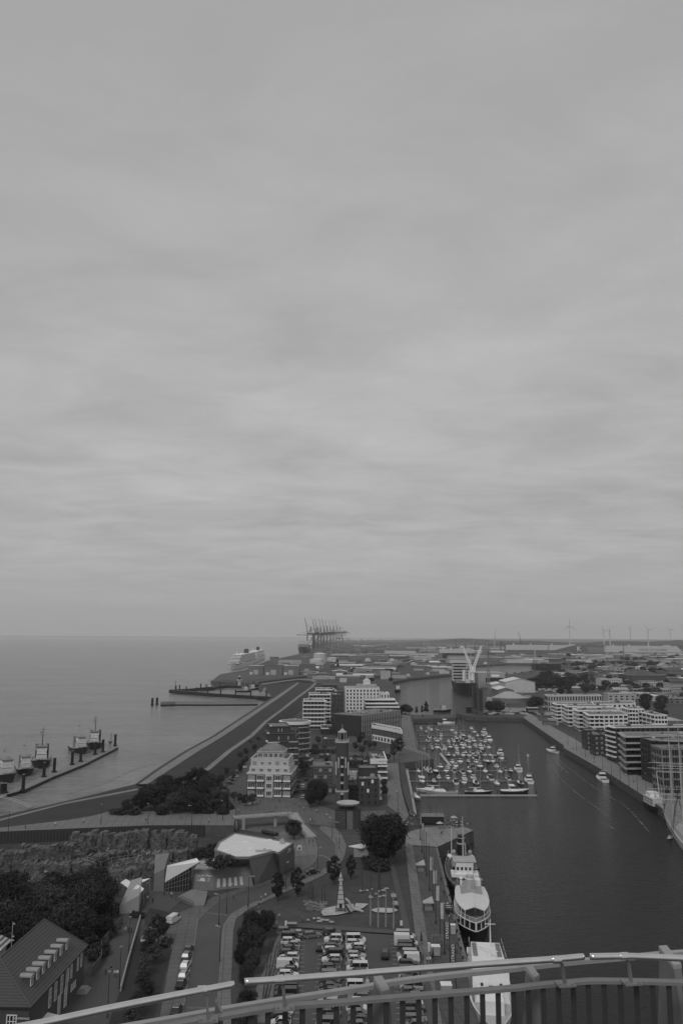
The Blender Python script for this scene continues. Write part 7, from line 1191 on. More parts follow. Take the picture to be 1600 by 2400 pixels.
# dark hulled coaster with white bow house and tall ship at right edge
c, rz, L_ = frame_ship((1566, 1916), (1518, 1889)); t = thing('harbour_coaster', 'black hulled coaster with pale house and portholes moored before the tall ship', 'ship', c, rz); B = 7.5; fb = 2.6
mb, rg = hull_mb(L_, B, fb, .3, .5, .04, .7, 1.2); mb.build('hull', BLACK, t); mb = MB(); cabin(mb, -L_*.42, L_*.1, B*.8, fb, fb+3.2, .3, .3, .95); mb.build('deckhouse', grey(.5, .6, 1, .1), t); mb = MB(); cabin(mb, -L_*.36, -L_*.12, B*.6, fb+3.2, fb+5, .2, .2, .95); mb.build('wheelhouse', WHITE, t); mb = MB(); [mb.tube((-L_*.36+k*1.9, -B*.42, fb+h), (-L_*.36+k*1.9, -B*.36, fb+h), .28) for k in range(6) for h in (1.2, 2.5)]; mb.build('porthole', BLACK, t)
mb = MB(); mb.tube((L_*.16, 0, fb), (-L_*.04, .5, fb+15), .3, .2); mb.tube((L_*.18, 1, fb), (L_*.05, 1.5, fb+9), .2, .1); mb.build('derrick', PALE, t)
c = G(1640, 2010, WL+.05); bow = G(1553, 1925, WL+.05); d = bow-c; t = thing('tall_ship', 'white hulled tall ship with crossed yards at the right edge of the photo', 'sailing ship', c, math.atan2(d.y, d.x)); L_ = d.length*2; B = 10; fb = 3.6
mb, rg = hull_mb(L_, B, fb, .5, .42, .07, .6, 1.5); mb.build('hull', grey(.6, .6, .8, .08), t); deck_mb(rg, .7, .93).build('deck', TEAK, t)
mb = MB(); mb.path([Vector(r[0])+Vector((0, -.04, -1.1)) for r in rg], .14, 4); mb.path([Vector(r[-1])+Vector((0, .04, -1.1)) for r in rg], .14, 4); mb.build('wale', MID, t); MB().tube((L_*.46, 0, fb*1.4), (L_*.64, 0, fb*1.4+4.5), .35, .15).build('bowsprit', PALE, t)
MB().box(-L_*.1, L_*.05, -2, 2, fb-.2, fb+2.2).build('deckhouse', WHITE, t); mb = MB(); cabin(mb, L_*.12, L_*.24, 4.5, fb+.2, fb+2.6, 1.6, 1.6, .3); mb.build('awning', PALE, t)
mp = G(1592, 1950, WL)-c; xm = (Matrix.Rotation(-t.rotation_euler.z, 3, 'Z') @ mp).x
for x_, H_ in ((xm, 44), (xm-17, 46)):
    mb = MB(); mb.tube((x_, 0, fb-.5), (x_, 0, H_*.45), .42, .36, 8); mb.tube((x_, 0, H_*.45), (x_, 0, H_), .3, .12, 8); m_ = mb.build('mast', PALE, t)
    for zz, hw in ((H_*.34, 9.6), (H_*.38, 9.2), (H_*.57, 9), (H_*.62, 8.6), (H_*.83, 7.6), (H_*.88, 7.2)): mb = MB(); mb.tube((x_+.5, -hw, zz), (x_+.5, 0, zz), .1, .2, 6); mb.tube((x_+.5, 0, zz), (x_+.5, hw, zz), .2, .1, 6); mb.build('yard', PALE, t)
    mb = MB()
    for s_ in (-1, 1):
        for k in range(5): mb.tube((x_-2.4+k*.9, s_*B*.47, fb), (x_, s_*.6, H_*.48), .035, n=3)
        for k in range(3): mb.tube((x_-2.6-k*.7, s_*B*.47, fb), (x_, 0, H_*(.8+.06*k)), .03, n=3)
        for k in range(1, 9): f_ = k/10; mb.tube((x_-2.4*(1-f_), s_*(B*.47*(1-f_)+.6*f_), fb+(H_*.48-fb)*f_), (x_+1.2*(1-f_), s_*(B*.47*(1-f_)+.6*f_), fb+(H_*.48-fb)*f_), .03, n=3)
    mb.tube((x_, 0, H_*.5), (x_+15, 0, fb+2), .05, n=3); mb.tube((x_, 0, H_*.9), (x_+19, 0, fb+3), .05, n=3); mb.build('rigging', DARK, t)
props(boat(MP[3], 1569, 1966, .8, 'dinghy', .6), 'small grey dinghy floating beside the tall ship bow', 'dinghy')
# ================= FAR PORT =================
def place(name, label, cat, px, py, rz=0, z=0.0, group=None): return thing(name, label, cat, G(px, py, z), rz, group)
def shed(name, px0, px1, pyb, pyt, depth, roof, wallm, roofm, label=None, cat='shed', grp=None, rz=0.0, win=0, pitch=.25):
    a, b = P2(px0, pyb), P2(px1, pyb); w_ = b[0]-a[0]; h = HT((px0+px1)/2, pyb, pyt); t = thing(name, label, cat, (*a, 0), rz, grp); h = max(2.5, h)
    if roof == 'gable':     # ridge along x
        e = h*(1-pitch) if h > 6 else h-1.2; MB().box(0, w_, 0, depth, -.1, e).build('wall', wallm, t); MB().loft([[(x, -.6, e), (x, depth/2, h), (x, depth+.6, e), (x, depth+.6, e-.3), (x, depth/2, h-.35), (x, -.6, e-.3)] for x in (-.6, w_+.6)]).build('roof', roofm, t)
    elif roof == 'front':   # ridge along y
        e = h*(1-pitch) if h > 6 else h-1.2; mb = MB(); mb.loft([[(0, y, -.1), (w_, y, -.1), (w_, y, e), (w_/2, y, h-.1), (0, y, e)] for y in (0, depth)]); mb.build('wall', wallm, t); MB().loft([[(-.6, y, e-.3), (-.6, y, e), (w_/2, y, h+.1), (w_+.6, y, e), (w_+.6, y, e-.3), (w_/2, y, h-.2)] for y in (-.6, depth+.6)]).build('roof', roofm, t)
    elif roof == 'hip':
        e = h*.55; MB().box(0, w_, 0, depth, -.1, e).build('wall', wallm, t); i_ = min(w_, depth)*.5; mb = MB(); mb.add([(-.6, -.6, e), (w_+.6, -.6, e), (w_+.6, depth+.6, e), (-.6, depth+.6, e), (min(i_, w_*.45), depth/2, h), (max(w_-i_, w_*.55), depth/2, h)], [(0, 1, 5, 4), (1, 2, 5), (2, 3, 4, 5), (3, 0, 4), (3, 2, 1, 0)]); mb.build('roof', roofm, t)
    else:
        MB().box(0, w_, 0, depth, -.1, h).build('wall', wallm, t); MB().box(-.3, w_+.3, -.3, depth+.3, h, h+.4).build('roof', roofm, t)
    if win:
        e = h*.55 if roof == 'hip' else h*.9; nf = max(1, int(e/3.2)); n = min(win, 90//nf); facade(t, (t.location.x, t.location.y), (t.location.x+w_, t.location.y), .2, e, nf, n, .4, .5)
    return t, w_, h
RW = grey(.62, .7, .05, .1); RL = grey(.35, .8, .05, .15); RD = grey(.08, .85, .1, .2); WG = grey(.16, .85, .1, .15); WW = grey(.5, .8, .2, .08)
for a in (('cruise_terminal_shed', 582, 618, 1581, 1561, 40, 'flat', WG, RL, 'grey windowless quay shed at the left end of the cruise terminal range'), ('cruise_terminal_shed', 619, 662, 1582, 1560, 45, 'flat', grey(.14, .85, .1, .1), RD, 'middle grey quay shed of the cruise terminal range with loading doors'), ('cruise_terminal_shed', 662, 700, 1582, 1561, 45, 'flat', WG, RL, 'grey quay shed at the right end of the cruise terminal range'), ('cruise_terminal_shed', 700, 737, 1579, 1558, 60, 'flat', grey(.13, .85, .1, .1), RD, 'darker long shed behind and right of the cruise terminal range'),
          ('quay_office', 706, 722, 1560, 1539, 20, 'flat', WG, RL, 'square grey office tower left of the white storage tank', 'office block'), ('quay_office', 632, 652, 1556, 1540, 20, 'flat', WG, RD, 'flat roofed grey hall on the far cruise quay', 'hall'), ('quay_shed', 652, 706, 1557, 1546, 20, 'flat', RL, RD, 'long low striped quay building between the grey hall and the office tower', 'shed'), ('tilted_shed', 731, 746, 1577, 1563, 80, 'gable', RL, RW, 'pale barrel roofed shed in front of the storage tanks', 'shed'),
          ('shipyard_hall', 1120, 1182, 1611, 1578, 60, 'flat', grey(.3, .8, .1, .1), RL, 'big grey shipyard hall with a black open door', 'hall'), ('shipyard_shed', 1152, 1200, 1616, 1601, 50, 'front', WW, RW, 'white gabled shed right of the big grey shipyard hall', 'shed'), ('shipyard_shed', 1184, 1252, 1623, 1590, 45, 'front', WW, RW, 'long white shed with shallow pitched roof', 'shed'), ('shipyard_shed', 1166, 1203, 1633, 1611, 40, 'front', WG, RW, 'smaller shed with glazed gable in front of the long white shed', 'shed'),
          ('dock_block', 1254, 1311, 1571, 1556, 40, 'flat', BLACK, RD, 'long black box shaped building on the far dock', 'building'), ('white_villa', 1407, 1456, 1607, 1591, 25, 'flat', WW, RL, 'white flat roofed house among the town trees', 'house'), ('white_villa', 1325, 1366, 1612, 1601, 25, 'flat', WW, RD, 'low pale school like building left of the white flat roofed house', 'building'), ('long_shed', 1338, 1414, 1618, 1612, 20, 'flat', WG, RW, 'very long low shed with white roof edge in front of the town trees', 'shed'),
          ('barracks', 1480, 1557, 1600, 1571, 60, 'hip', BRICK, RD, 'large building with broad dark hipped roof in the town at right', 'building'), ('barracks_wing', 1503, 1549, 1613, 1597, 12, 'flat', WW, RD, 'white wing in front of the large hipped roof', 'building'), ('town_block', 1574, 1602, 1626, 1592, 30, 'gable', PALE, RD, 'pale tall town house at the right edge of the photo', 'house'), ('marquee', 1524, 1560, 1643, 1630, 30, 'front', WW, RW, 'white tent roofed hall near the right edge', 'tent'), ('marquee', 1562, 1600, 1642, 1634, 20, 'flat', WW, RW, 'low white building with dark windows beside the tent roofed hall', 'building'),
          ('town_church', 1550, 1566, 1582, 1554, 25, 'front', PALE, RL, 'pale gabled house rising above the trees near the right edge', 'house'), ('town_block', 1563, 1602, 1590, 1566, 60, 'gable', WG, RD, 'long dark roofed terrace at the right edge behind the trees', 'house'), ('terrace_hall', 1562, 1602, 1712, 1690, 30, 'flat', grey(.14, .85, .3, .1), RL, 'low grey hall behind the dark balcony block at the right edge', 'hall'), ('dock_kiosk', 1236, 1262, 1672, 1660, 8, 'flat', DARK, PALE, 'dark kiosk with banded front at the landward end of the right mole', 'kiosk'), ('basin_house', 892, 915, 1592, 1572, 15, 'flat', PALE, WG, 'pale blocky house at the left bank of the channel', 'house'), ('basin_house', 903, 917, 1590, 1568, 18, 'flat', BLACK, RD, 'dark tower like house beside the pale blocky house on the channel', 'house'),
          ('mole_hut', 1094, 1108, 1671, 1658, 8, 'flat', BLACK, DARK, 'black machine hut beside the lift bridge tower', 'hut'), ('glazed_hall', 753, 790, 1617, 1606, 30, 'flat', DARK, RD, 'low dark hall between the dike and the hotel', 'hall'), ('site_cabin', 796, 812, 1599, 1591, 10, 'flat', WW, WW, 'small white cabins behind the dike end', 'cabin'), ('quay_shed', 958, 978, 1559, 1548, 30, 'front', WG, RL, 'grey gabled boat shed on the far basin quay', 'shed'), ('quay_shed', 1006, 1030, 1562, 1549, 25, 'gable', WG, RW, 'pale shed with white roof left of the heavy cargo ship', 'shed')):
    t, w_, h = shed(*a[:9], label=a[9], cat=a[10] if len(a) > 10 else 'shed', win=12 if a[9].find('tall town') > 0 or a[0] in ('barracks_wing', 'white_villa') else 0)
    if 'black open door' in a[9]: MB().box(w_*.28, w_*.95, -.3, 1, 0, h*.68).build('open_door', BLACK, t); MB().box(w_*.5, w_*.78, -.4, .2, h*.76, h*.92).build('sign_panel', WHITE, t)
    if 'cruise_terminal' in a[0]: MB().box(w_*.35, w_*.65, -.3, 1, 0, h*.55).build('loading_door', PALE, t); MB().box(w_*.1, w_*.3, -6, -.5, 0, h*.3).build('annex', WW, t)
    if 'banded front' in a[9]: MB().box(.5, w_-.5, -.3, .1, h*.4, h*.55).build('band', PALE, t)
# round-ended hall
t = place('round_ended_hall', 'pale hall with round ends and low conical roof by the trees', 'hall', 1200, 1660); r_ = 41/scale(1200, 1655); h = HT(1200, 1660, 1637); q = [(r_*math.cos(a*math.pi/14), r_*.62*math.sin(a*math.pi/14)+r_*.6) for a in range(28)]
MB().prism(q, 0, h*.5).build('white_wall', WW, t); MB().prism([(x*1.004, y*1.004-.1) for x, y in q], h*.5, h).build('glazed_band', WG, t); mb = MB(); mb.loft([[(x*1.04, (y-r_*.6)*1.04+r_*.6, h) for x, y in q], [(x*.2-r_*.1, (y-r_*.6)*.2+r_*.6, h+6.5) for x, y in q]]); mb.build('roof', RL, t)
for k in range(9): a = math.pi*(1.1+.1*k); inst('window', win_mesh(3, 2.4, 'plain'), t, (r_*1.005*math.cos(a), r_*.625*math.sin(a)+r_*.6-.1, h*.3), a+math.pi/2)
# storage tanks
for x, yb, yt, w_, lb in ((749, 1555, 1530, 15.5, 'tall white cylindrical storage tank on the far quay'), (741, 1558, 1544, 17, 'low wide grey white tank in front of the tall tank'), (779, 1550, 1541, 14, 'low white tank right of the tall tank')):
    t = place('storage_tank', lb, 'tank', x, yb); r_ = w_/scale(x, yb); h = HT(x, yb, yt); MB().cyl(0, r_, 0, h*.88, r_, n=28).build('shell', WW, t); mb = MB(); mb.loft([[(k*r_*1.01*math.cos(6.283*i/28), r_+k*r_*1.01*math.sin(6.283*i/28), h*(.88+.12*(1-k*k))) for i in range(28)] for k in (1, .8, .5, .05)]); mb.build('domed_roof', RW, t); MB().cyl(0, r_, h*.86, h*.89, r_*1.02, n=28).build('rim', RW, t)
# ships
def cruise(px, py, px2, py2, label, W=30):
    c, rz, L_ = frame_ship((px, py), (px2, py2)); t = thing('cruise_ship', label, 'cruise ship', c, rz, 'cruise ships at the terminal'); mb, rg = hull_mb(L_, W, 12, .35, .7, .03, .95, 3, 14); mb.build('hull', WHITE, t)
    for k in range(7): x1 = L_*(.4-.024*k); mb = MB(); z0 = 12+k*3; mb.box(-L_*.46+k*2, x1, -W*.47+k*.4, W*.47-k*.4, z0, z0+1.7); mb.build('window_band', GLASS, t); mb = MB(); cabin(mb, -L_*.46+k*2-1, x1+1.5, W*.98-k*.8, z0+1.7, z0+3, .2, .2, .98); mb.build('deck_tier', WHITE, t)
    mb = MB(); cabin(mb, -L_*.2, -L_*.1, 9, 33, 44, 3, 1, .7); mb.build('funnel', DARK, t); mb = MB(); mb.tube((L_*.25, 0, 33), (L_*.25, 0, 43), .9, .3); mb.dome((L_*.18, 5, 33), 3, 3, 4); mb.dome((L_*.18, -5, 33), 3, 3, 4); mb.build('mast', WHITE, t)
    for s_ in (-1, 1): [MB().box(-L_*.3+k*L_*.08, -L_*.3+k*L_*.08+9, s_*W*.5-1.3, s_*W*.5+1.3, 14, 17).build('lifeboat', PALE, t) for k in range(6)]
cruise(540, 1571.5, 592, 1554, 'nearer white cruise ship lying bow on at the terminal quay', 27); cruise(585, 1556, 612, 1543.5, 'farther white cruise ship behind the first at the terminal quay', 30)
CONT = [grey(v, .8, .3, .2) for v in (.06, .12, .2, .35, .09)]
t = place('container_ship', 'loaded container ship lying bow on below the first gantry crane', 'container ship', 709, 1533, 0, WL); W = 52; c_ = t.location; d = (G(735, 1520, WL)-c_); rz = math.atan2(-d.y, -d.x); t.rotation_euler.z = rz; mb, rg = hull_mb(330, W, 24, .35, .75, .06, .95, 4); t.location = c_+Vector((math.cos(rz), math.sin(rz), 0))*-165; t.location.z = WL; mb.build('hull', BLACK, t)
rc = random.Random(2)
for k in range(13): mb = MB(); h = rc.choice((10, 13, 15.6, 18)); mb.box(-150+k*21, -150+k*21+18, -W*.46, W*.46, 22, 24+h); mb.build('container_stack', CONT[k % 5], t)
MB().box(30, 42, -W*.46, W*.46, 22, 58).build('bridge_house', WW, t); MB().tube((36, 0, 58), (36, 0, 68), 1).build('mast', PALE, t)
def roro(label, px0, px1, pyb, pyt, split, hullc, upc, W=32, stem=1, text=None, name='car_carrier', tsz=.3):
    a, b = G(px0, pyb, WL), G(px1, pyb, WL); L_ = (b-a).length; h = HT((px0+px1)/2, pyb, pyt, WL)-WL; t = thing(name, label, 'ship', (a+b)/2, 0); s0 = L_*.06
    mb = MB(); mb.loft([[(-L_/2, -y, 0), (-L_/2, -y, h*split), (L_/2-s0*.3, -y*k, h*split), (L_/2-s0*1.4, -y*k, 0)] for y, k in ((W/2, 1), (-W/2, 1))]); mb.build('hull', hullc, t); mb = MB(); mb.loft([[(-L_/2+1, -y, h*split), (-L_/2+3, -y, h), (L_/2-s0*1.6, -y, h), (L_/2-s0*.3, -y, h*split)] for y in (W/2, -W/2)]); mb.build('upper_hull', upc, t)
    MB().box(L_/2-s0*4, L_/2-s0*3, -W*.5, W*.5, h, h+h*.12).build('bridge', WW, t); [MB().box(x_, x_+6, -4, 4, h, h+h*.16).build('deck_vent', WW, t) for x_ in (-L_*.4, -L_*.2, L_*.05)]
    MB().box(-L_/2-.2, -L_/2+10, -W/2-.4, W/2, 2, h*split).build('stern_ramp', WG, t)
    if text and text[0][0] == 'K': mb = MB(); mb.loft([[(-L_/2+2, y, h*split+1), (-L_/2+4, y, h+.4), (L_*.3, y, h+.4), (L_*.08, y, h*split+1)] for y in (W/2+.3, -W/2-.3)]); mb.build('white_side', WW, t)
    if text:
        for tx, fx, fz, sz, mt in text: text_obj(tx, 'ship_lettering', h*sz, mt, t, Vector((L_*fx, -W/2-.3, h*fz)), (1, 0, 0), (0, 0, 1), .2)
    return t
roro('dark hulled car carrier with white upper works behind the heavy cargo ship', 1030, 1114, 1546, 1521, .62, BLACK, WW); roro('long car carrier with grey bow bearing a big white K', 1190, 1371, 1534, 1512, .45, grey(.1, .8, .05, .1), grey(.1, .8, .05, .1), text=[('K', .36, .62, .75, WHITE)], name='car_carrier'); MB
roro('long white car carrier with dark lettering on its side at far right', 1427, 1588, 1534, 1514, .25, grey(.12, .8, .05, .1), WW, text=[('HÖEGH AUTOLINERS', .1, .55, .34, grey(.12, .8, 1, .05))])
c, rz, L_ = frame_ship((1090, 1634), (1082, 1577)); L_ = 150; t = thing('heavy_cargo_ship', 'heavy cargo ship lying bow on with two white cranes raised in a V', 'cargo ship', G(1089, 1630, WL)+Vector((11, 75, 0)), -math.pi/2-.06); W = 29; mb, rg = hull_mb(L_, W, 13, .3, .7, .03, .95, 3); mb.build('hull', BLACK, t); deck_mb(rg, 1.5, .92).build('deck', grey(.1, .8, .2, .3), t)
MB().box(-L_*.46, -L_*.34, -W*.46, W*.42, 12, 44).build('bridge_house', WW, t); mb = MB(); [mb.box(-L_*.34, -L_*.335, -W*.42, W*.38, 16+k*4.5, 18+k*4.5) for k in range(6)]; mb.build('bridge_windows', GLASS, t); MB().box(-L_*.38, -L_*.33, -W*.6, W*.56, 40, 44).build('bridge_wing', WW, t)
for y0, x0, yt_ in ((W*.3, -L_*.05, 12), (W*.12, -L_*.3, -26)):
    mb = MB(); mb.cyl(x0, y0, 11, 30, 2.6, 2.2, 12); mb.build('crane_pedestal', WHITE, t)
for dy, s_ in ((12, 1), (-20, 1)): pass
yb_ = 3
mb = MB(); mb.tube((0, 12, 12), (0, 12, 30), 3, 2.4, 10); mb.box(-3, 3, 8, 16, 28, 34); mb.build('crane_house', WHITE, t)
for ex in (22, -22):
    mb = MB(); e = Vector((0, 12-ex*.62, 66)); st_ = Vector((0, 12, 30))
    for o_ in (-1.6, 1.6): mb.tube(st_+Vector((0, o_, 0)), e+Vector((0, o_*.5, 0)), 1.0, .7, 6)
    for k in range(10): mb.tube(st_.lerp(e, k/10)+Vector((0, -1.6, 0)), st_.lerp(e, (k+1)/10)+Vector((0, 1.6, 0)), .35)
    mb.tube(e, e+Vector((0, -3 if ex > 0 else -1, -2)), 1.2); mb.build('crane_jib', WHITE, t)
mb = MB(); [mb.tube((-L_*.25, y_, 12), (-L_*.27, y_+2, 58), .7, .4) for y_ in (6, 12)]; mb.tube((-L_*.25, 6, 30), (-L_*.25, 12, 45), .5); mb.build('lattice_jib', WW, t); MB().box(L_*.3, L_*.36, -3, 3, 12, 21).build('foremast_house', WW, t)
for y_ in (-9, 8): MB().box(-L_*.1, L_*.1, y_-4, y_+4, 12, 17).build('hatch_cover', MID, t)
# lift bridge towers, lattice mast, scattered ships in the docks
for x0, x1, yb, yt, lb in ((1108, 1119, 1672, 1606, 'left tall dark leaf of the raised bascule bridge on the right mole'), (1122, 1131, 1676, 1612, 'right slimmer dark tower of the raised bascule bridge')):
    a, b = P2(x0, yb), P2(x1, yb); w_ = b[0]-a[0]; h = HT(x0, yb, yt); t = thing('bascule_bridge_tower', lb, 'bridge tower', (*a, 0)); mb = MB()
    for sx in (0, w_):
        for sy in (0, 3): mb.tube((sx, sy, 0), (sx, sy, h), .6, .5)
    n = 14
    for k in range(n): z0, z1 = h*k/n, h*(k+1)/n; [mb.tube((0, sy, z0), (w_, sy, z1), .25) or mb.tube((w_, sy, z0), (0, sy, z1), .25) or mb.tube((0, sy, z1), (w_, sy, z1), .28) for sy in (0, 3)]
    mb.build('lattice', grey(.07, .8, .4, .2), t); MB().box(w_*.25, w_*.8, .8, 2.2, 0, h*.94).build('deck_leaf', grey(.045, .8, .4, .3), t); MB().box(-1, w_+1, -1, 4, 0, 4).build('base', QW, t)
def lattice_mast(px, yb, yt, label, w_=2.2, jib=None, m=DARK, cat='mast', name='lattice_mast'):
    t = place(name, label, cat, px, yb); h = HT(px, yb, yt); mb = MB(); n = max(6, int(h/(w_*1.6)))
    for sx in (-w_/2, w_/2): [mb.tube((sx, sy, 0), (sx*.6, sy*.6, h), w_*.09) for sy in (-w_/2, w_/2)]
    for k in range(n): f0, f1 = 1-.4*k/n, 1-.4*(k+1)/n; [mb.tube((-w_/2*f0, sy, h*k/n), (w_/2*f1, sy, h*(k+1)/n), w_*.06) for sy in (-w_/2*f0, w_/2*f0)]
    mb.build('lattice', m, t)
    if jib: jx, jy = jib; e = Vector((jx*h, 0, jy*h)); b_ = Vector((0, 0, h*.95)); mb = MB(); [mb.tube(b_+Vector((0, s_, 0)), e+Vector((0, s_*.3, 0)), w_*.13) for s_ in (-w_/2, w_/2)]; mb.build('jib', m, t)
    return t
lattice_mast(1145, 1633, 1522, 'tall thin lattice mast beside the shipyard hall', 3, cat='mast', m=MID); lattice_mast(1220, 1520, 1502, 'dark harbour crane with jib leaning left above the horizon', 9, (-.28, 2.2), cat='harbour crane', name='harbour_crane'); lattice_mast(1158, 1519, 1500, 'pale harbour crane with jib raised steeply above the horizon', 9, (.25, 2.3), PALE, 'harbour crane', 'harbour_crane')
lattice_mast(1067, 1508, 1500, 'small far crane at the left end of the wooded ridge', 12, (.4, 2), DARK, 'harbour crane', 'harbour_crane'); lattice_mast(1253, 1545, 1518, 'white pole mast on the dock quay left of the grey car carrier', 3, m=WW); lattice_mast(1285, 1541, 1508, 'grey lattice mast before the grey car carrier', 4, m=MID); lattice_mast(1461, 1546, 1512, 'grey lattice mast before the white car carrier', 4, m=MID); lattice_mast(1173, 1530, 1504, 'square topped tower crane in the docks', 6, (.3, 1.0), DARK, 'harbour crane', 'harbour_crane')
for i in range(16):
    x = random.uniform(880, 1180); yb = random.uniform(1515, 1552); t = lattice_mast(x, yb, yb-random.uniform(14, 26), None, 5, random.choice((None, (.3, 1.3), (-.35, 1.2))), random.choice((MID, DARK, PALE)), 'mast'); later(t, 'thin lattice crane or mast in the far docks', 'harbour crane', 'far dock masts')
# gantry cranes
GM = grey(.05, .7, .1, .1); GM2 = grey(.12, .7, .1, .1)
def gantry(px, yb, label, up, dirx=-1, s_=1.0, m=GM):
    t = place('gantry_crane', label, 'gantry crane', px, yb, 0, 0, 'container gantry cranes'); k = s_; h = 98*k; w_ = 26*k; dp = 34*k; mb = MB()
    for sx in (-w_/2, w_/2):
        for sy in (0, dp): mb.tube((sx, sy, 0), (sx, sy, h*.78), 1.8*k, 1.5*k, 5)
        mb.tube((sx, 0, h*.24), (sx, dp, h*.24), 1.4*k); mb.tube((sx, 0, h*.24), (sx, dp, h*.7), 1*k)
    for sy in (0, dp): mb.tube((-w_/2, sy, h*.24), (w_/2, sy, h*.24), 1.4*k); mb.tube((-w_/2, sy, h*.24), (w_/2, sy, h*.7), .9*k); mb.tube((-w_/2, sy, h*.75), (w_/2, sy, h*.75), 1.6*k)
    mb.build('portal', m, t); mb = MB(); [mb.tube((sx*.3*1, sy, h*.78), (0, dp*.4, h*1.03), 1.1*k) for sx in (-w_/2, w_/2) for sy in (0, dp)]; mb.build('apex_frame', m, t)
    mb = MB(); z_ = h*.72
    for y_ in (dp*.3, dp*.6): mb.bar((-dirx*w_*2.0, y_, z_), (dirx*w_*.4, y_, z_), 1.6*k, 2.6*k)
    mb.box(*sorted((-dirx*w_*1.3, -dirx*w_*.6)), dp*.25, dp*.7, z_+1, z_+8*k); mb.build('rear_boom', m, t); mb = MB(); a = Vector((dirx*w_*.4, dp*.45, z_)); e = a+(Vector((dirx*14*k, 0, 66*k)) if up else Vector((dirx*78*k, 0, 0)))
    for o_ in (-3*k, 3*k): mb.tube(a+Vector((0, o_, 0)), e+Vector((0, o_*.5, 0)), 1.5*k, 1.0*k, 5)
    for j in range(9): mb.tube(a.lerp(e, j/9)+Vector((0, -3*k, 0)), a.lerp(e, (j+1)/9)+Vector((0, 3*k, 0)), .7*k)
    mb.build('boom', m, t); mb = MB(); ap = Vector((0, dp*.4, h*1.03)); mb.tube(ap, a.lerp(e, .55), .5*k); mb.tube(ap, a.lerp(e, .95), .5*k) if not up else None; mb.tube(ap, (-dirx*w_*1.9, dp*.4, z_), .5*k); mb.build('stay', m, t); return t
for i, (x, yb, up, dr, sc_) in enumerate(((727, 1528, 1, -1, 1.0), (739, 1526, 0, -1, .95), (744, 1525, 1, -1, 1), (750, 1524, 1, -1, 1.02), (759, 1522, 1, -1, 1.05), (766, 1520.5, 1, -1, 1.1), (773, 1519, 1, -1, 1.1), (781, 1518, 1, -1, 1.12), (789, 1517, 1, -1, 1.15), (796, 1516, 1, -1, 1.2), (800, 1516, 0, 1, .7), (778, 1517, 0, 1, 1.0))):
    gantry(x, yb, 'container gantry crane with boom %s, %s of the row counted from the left' % ('raised' if up else 'lowered', ordi(i+1)), up, dr, sc_*1.22, GM if i < 6 else GM2)
rg_ = random.Random(8)
mb = MB()
for i in range(900):
    x = rg_.uniform(728, 1010); y = rg_.uniform(1500, 1531) if x < 900 else rg_.uniform(1500, 1514); p = G(x, y); l_ = rg_.choice((12, 24, 36)); h = rg_.choice((2.6, 5.2, 7.8)); mb.box(p.x, p.x+l_*2, p.y, p.y+rg_.uniform(20, 90), 0, h*1.6)
mb.build('container_stacks', grey(.12, .85, .01, .5, ns2=.06, amt2=.5, world=True), kind='stuff')
t = thing('signal_mast', 'thin light mast among the container stacks right of the gantry cranes', 'mast', G(830, 1517)); MB().tube((0, 0, 0), (0, 0, 60), 1.2, .5).build('pole', MID, t)
for x in (815, 845, 868, 893): t = thing('lighting_mast', None, None, G(x, 1518)); MB().tube((0, 0, 0), (0, 0, 55), 1.0, .5).build('pole', MID, t); MB().box(-5, 5, -2, 2, 54, 57).build('lamp_head', MID, t); later(t, 'thin floodlight mast in the container yard', 'lighting mast', 'container yard lights')
# wind turbines
for x, yb, yh, r_px, ph, lb, ed in ((1335, 1515, 1467, 19, 1.57, 'largest wind turbine with one blade straight up', 0), (1415, 1514, 1477, 13, 2.1, 'wind turbine second from the left on the ridge', 0), (1429, 1517, 1477, 12, 1.57, 'wind turbine third from the left, rotor seen edge on', 1), (1477, 1512, 1472, 11, 2.4, 'wind turbine fourth from the left on the ridge', 1), (1519, 1514, 1476, 13, 2.25, 'wind turbine second from the right on the ridge', 0), (1571, 1513, 1476, 12, 2.35, 'wind turbine farthest right on the ridge', 0)):
    t = thing('wind_turbine', lb, 'wind turbine', G(x, yb), 0, 'wind turbines on the ridge'); h = HT(x, yb, yh); r_ = r_px/scale(x, yb); MB().tube((0, 0, 0), (0, 0, h), 5.5, 3.2, 10).build('tower', WW, t); MB().box(-3.5, 3.5, -6, 12, h-3, h+4).build('nacelle', WW, t)
    hub = bpy.data.objects.new('rotor', None); COL.objects.link(hub); hub.parent = t; hub.location = (0, -8, h); hub.rotation_euler.z = 1.35 if ed else .2; MB().dome((0, 0, 0), 4, 4, 4, full=True).build('hub', WW, hub)
    for k in range(3): a = ph+k*2.0944; mb = MB(); d = Vector((math.cos(a), 0, math.sin(a))); n_ = Vector((-math.sin(a), 0, math.cos(a))); mb.loft([[d*s_+n_*w_+Vector((0, o_, 0)) for w_, o_ in ((-c0, 0), (0, -1), (c0, 0), (0, 1))] for s_, c0 in ((3, 2.2), (r_*.25, 4.4), (r_*.7, 2.8), (r_, .9))]); mb.build('blade', WW, hub)
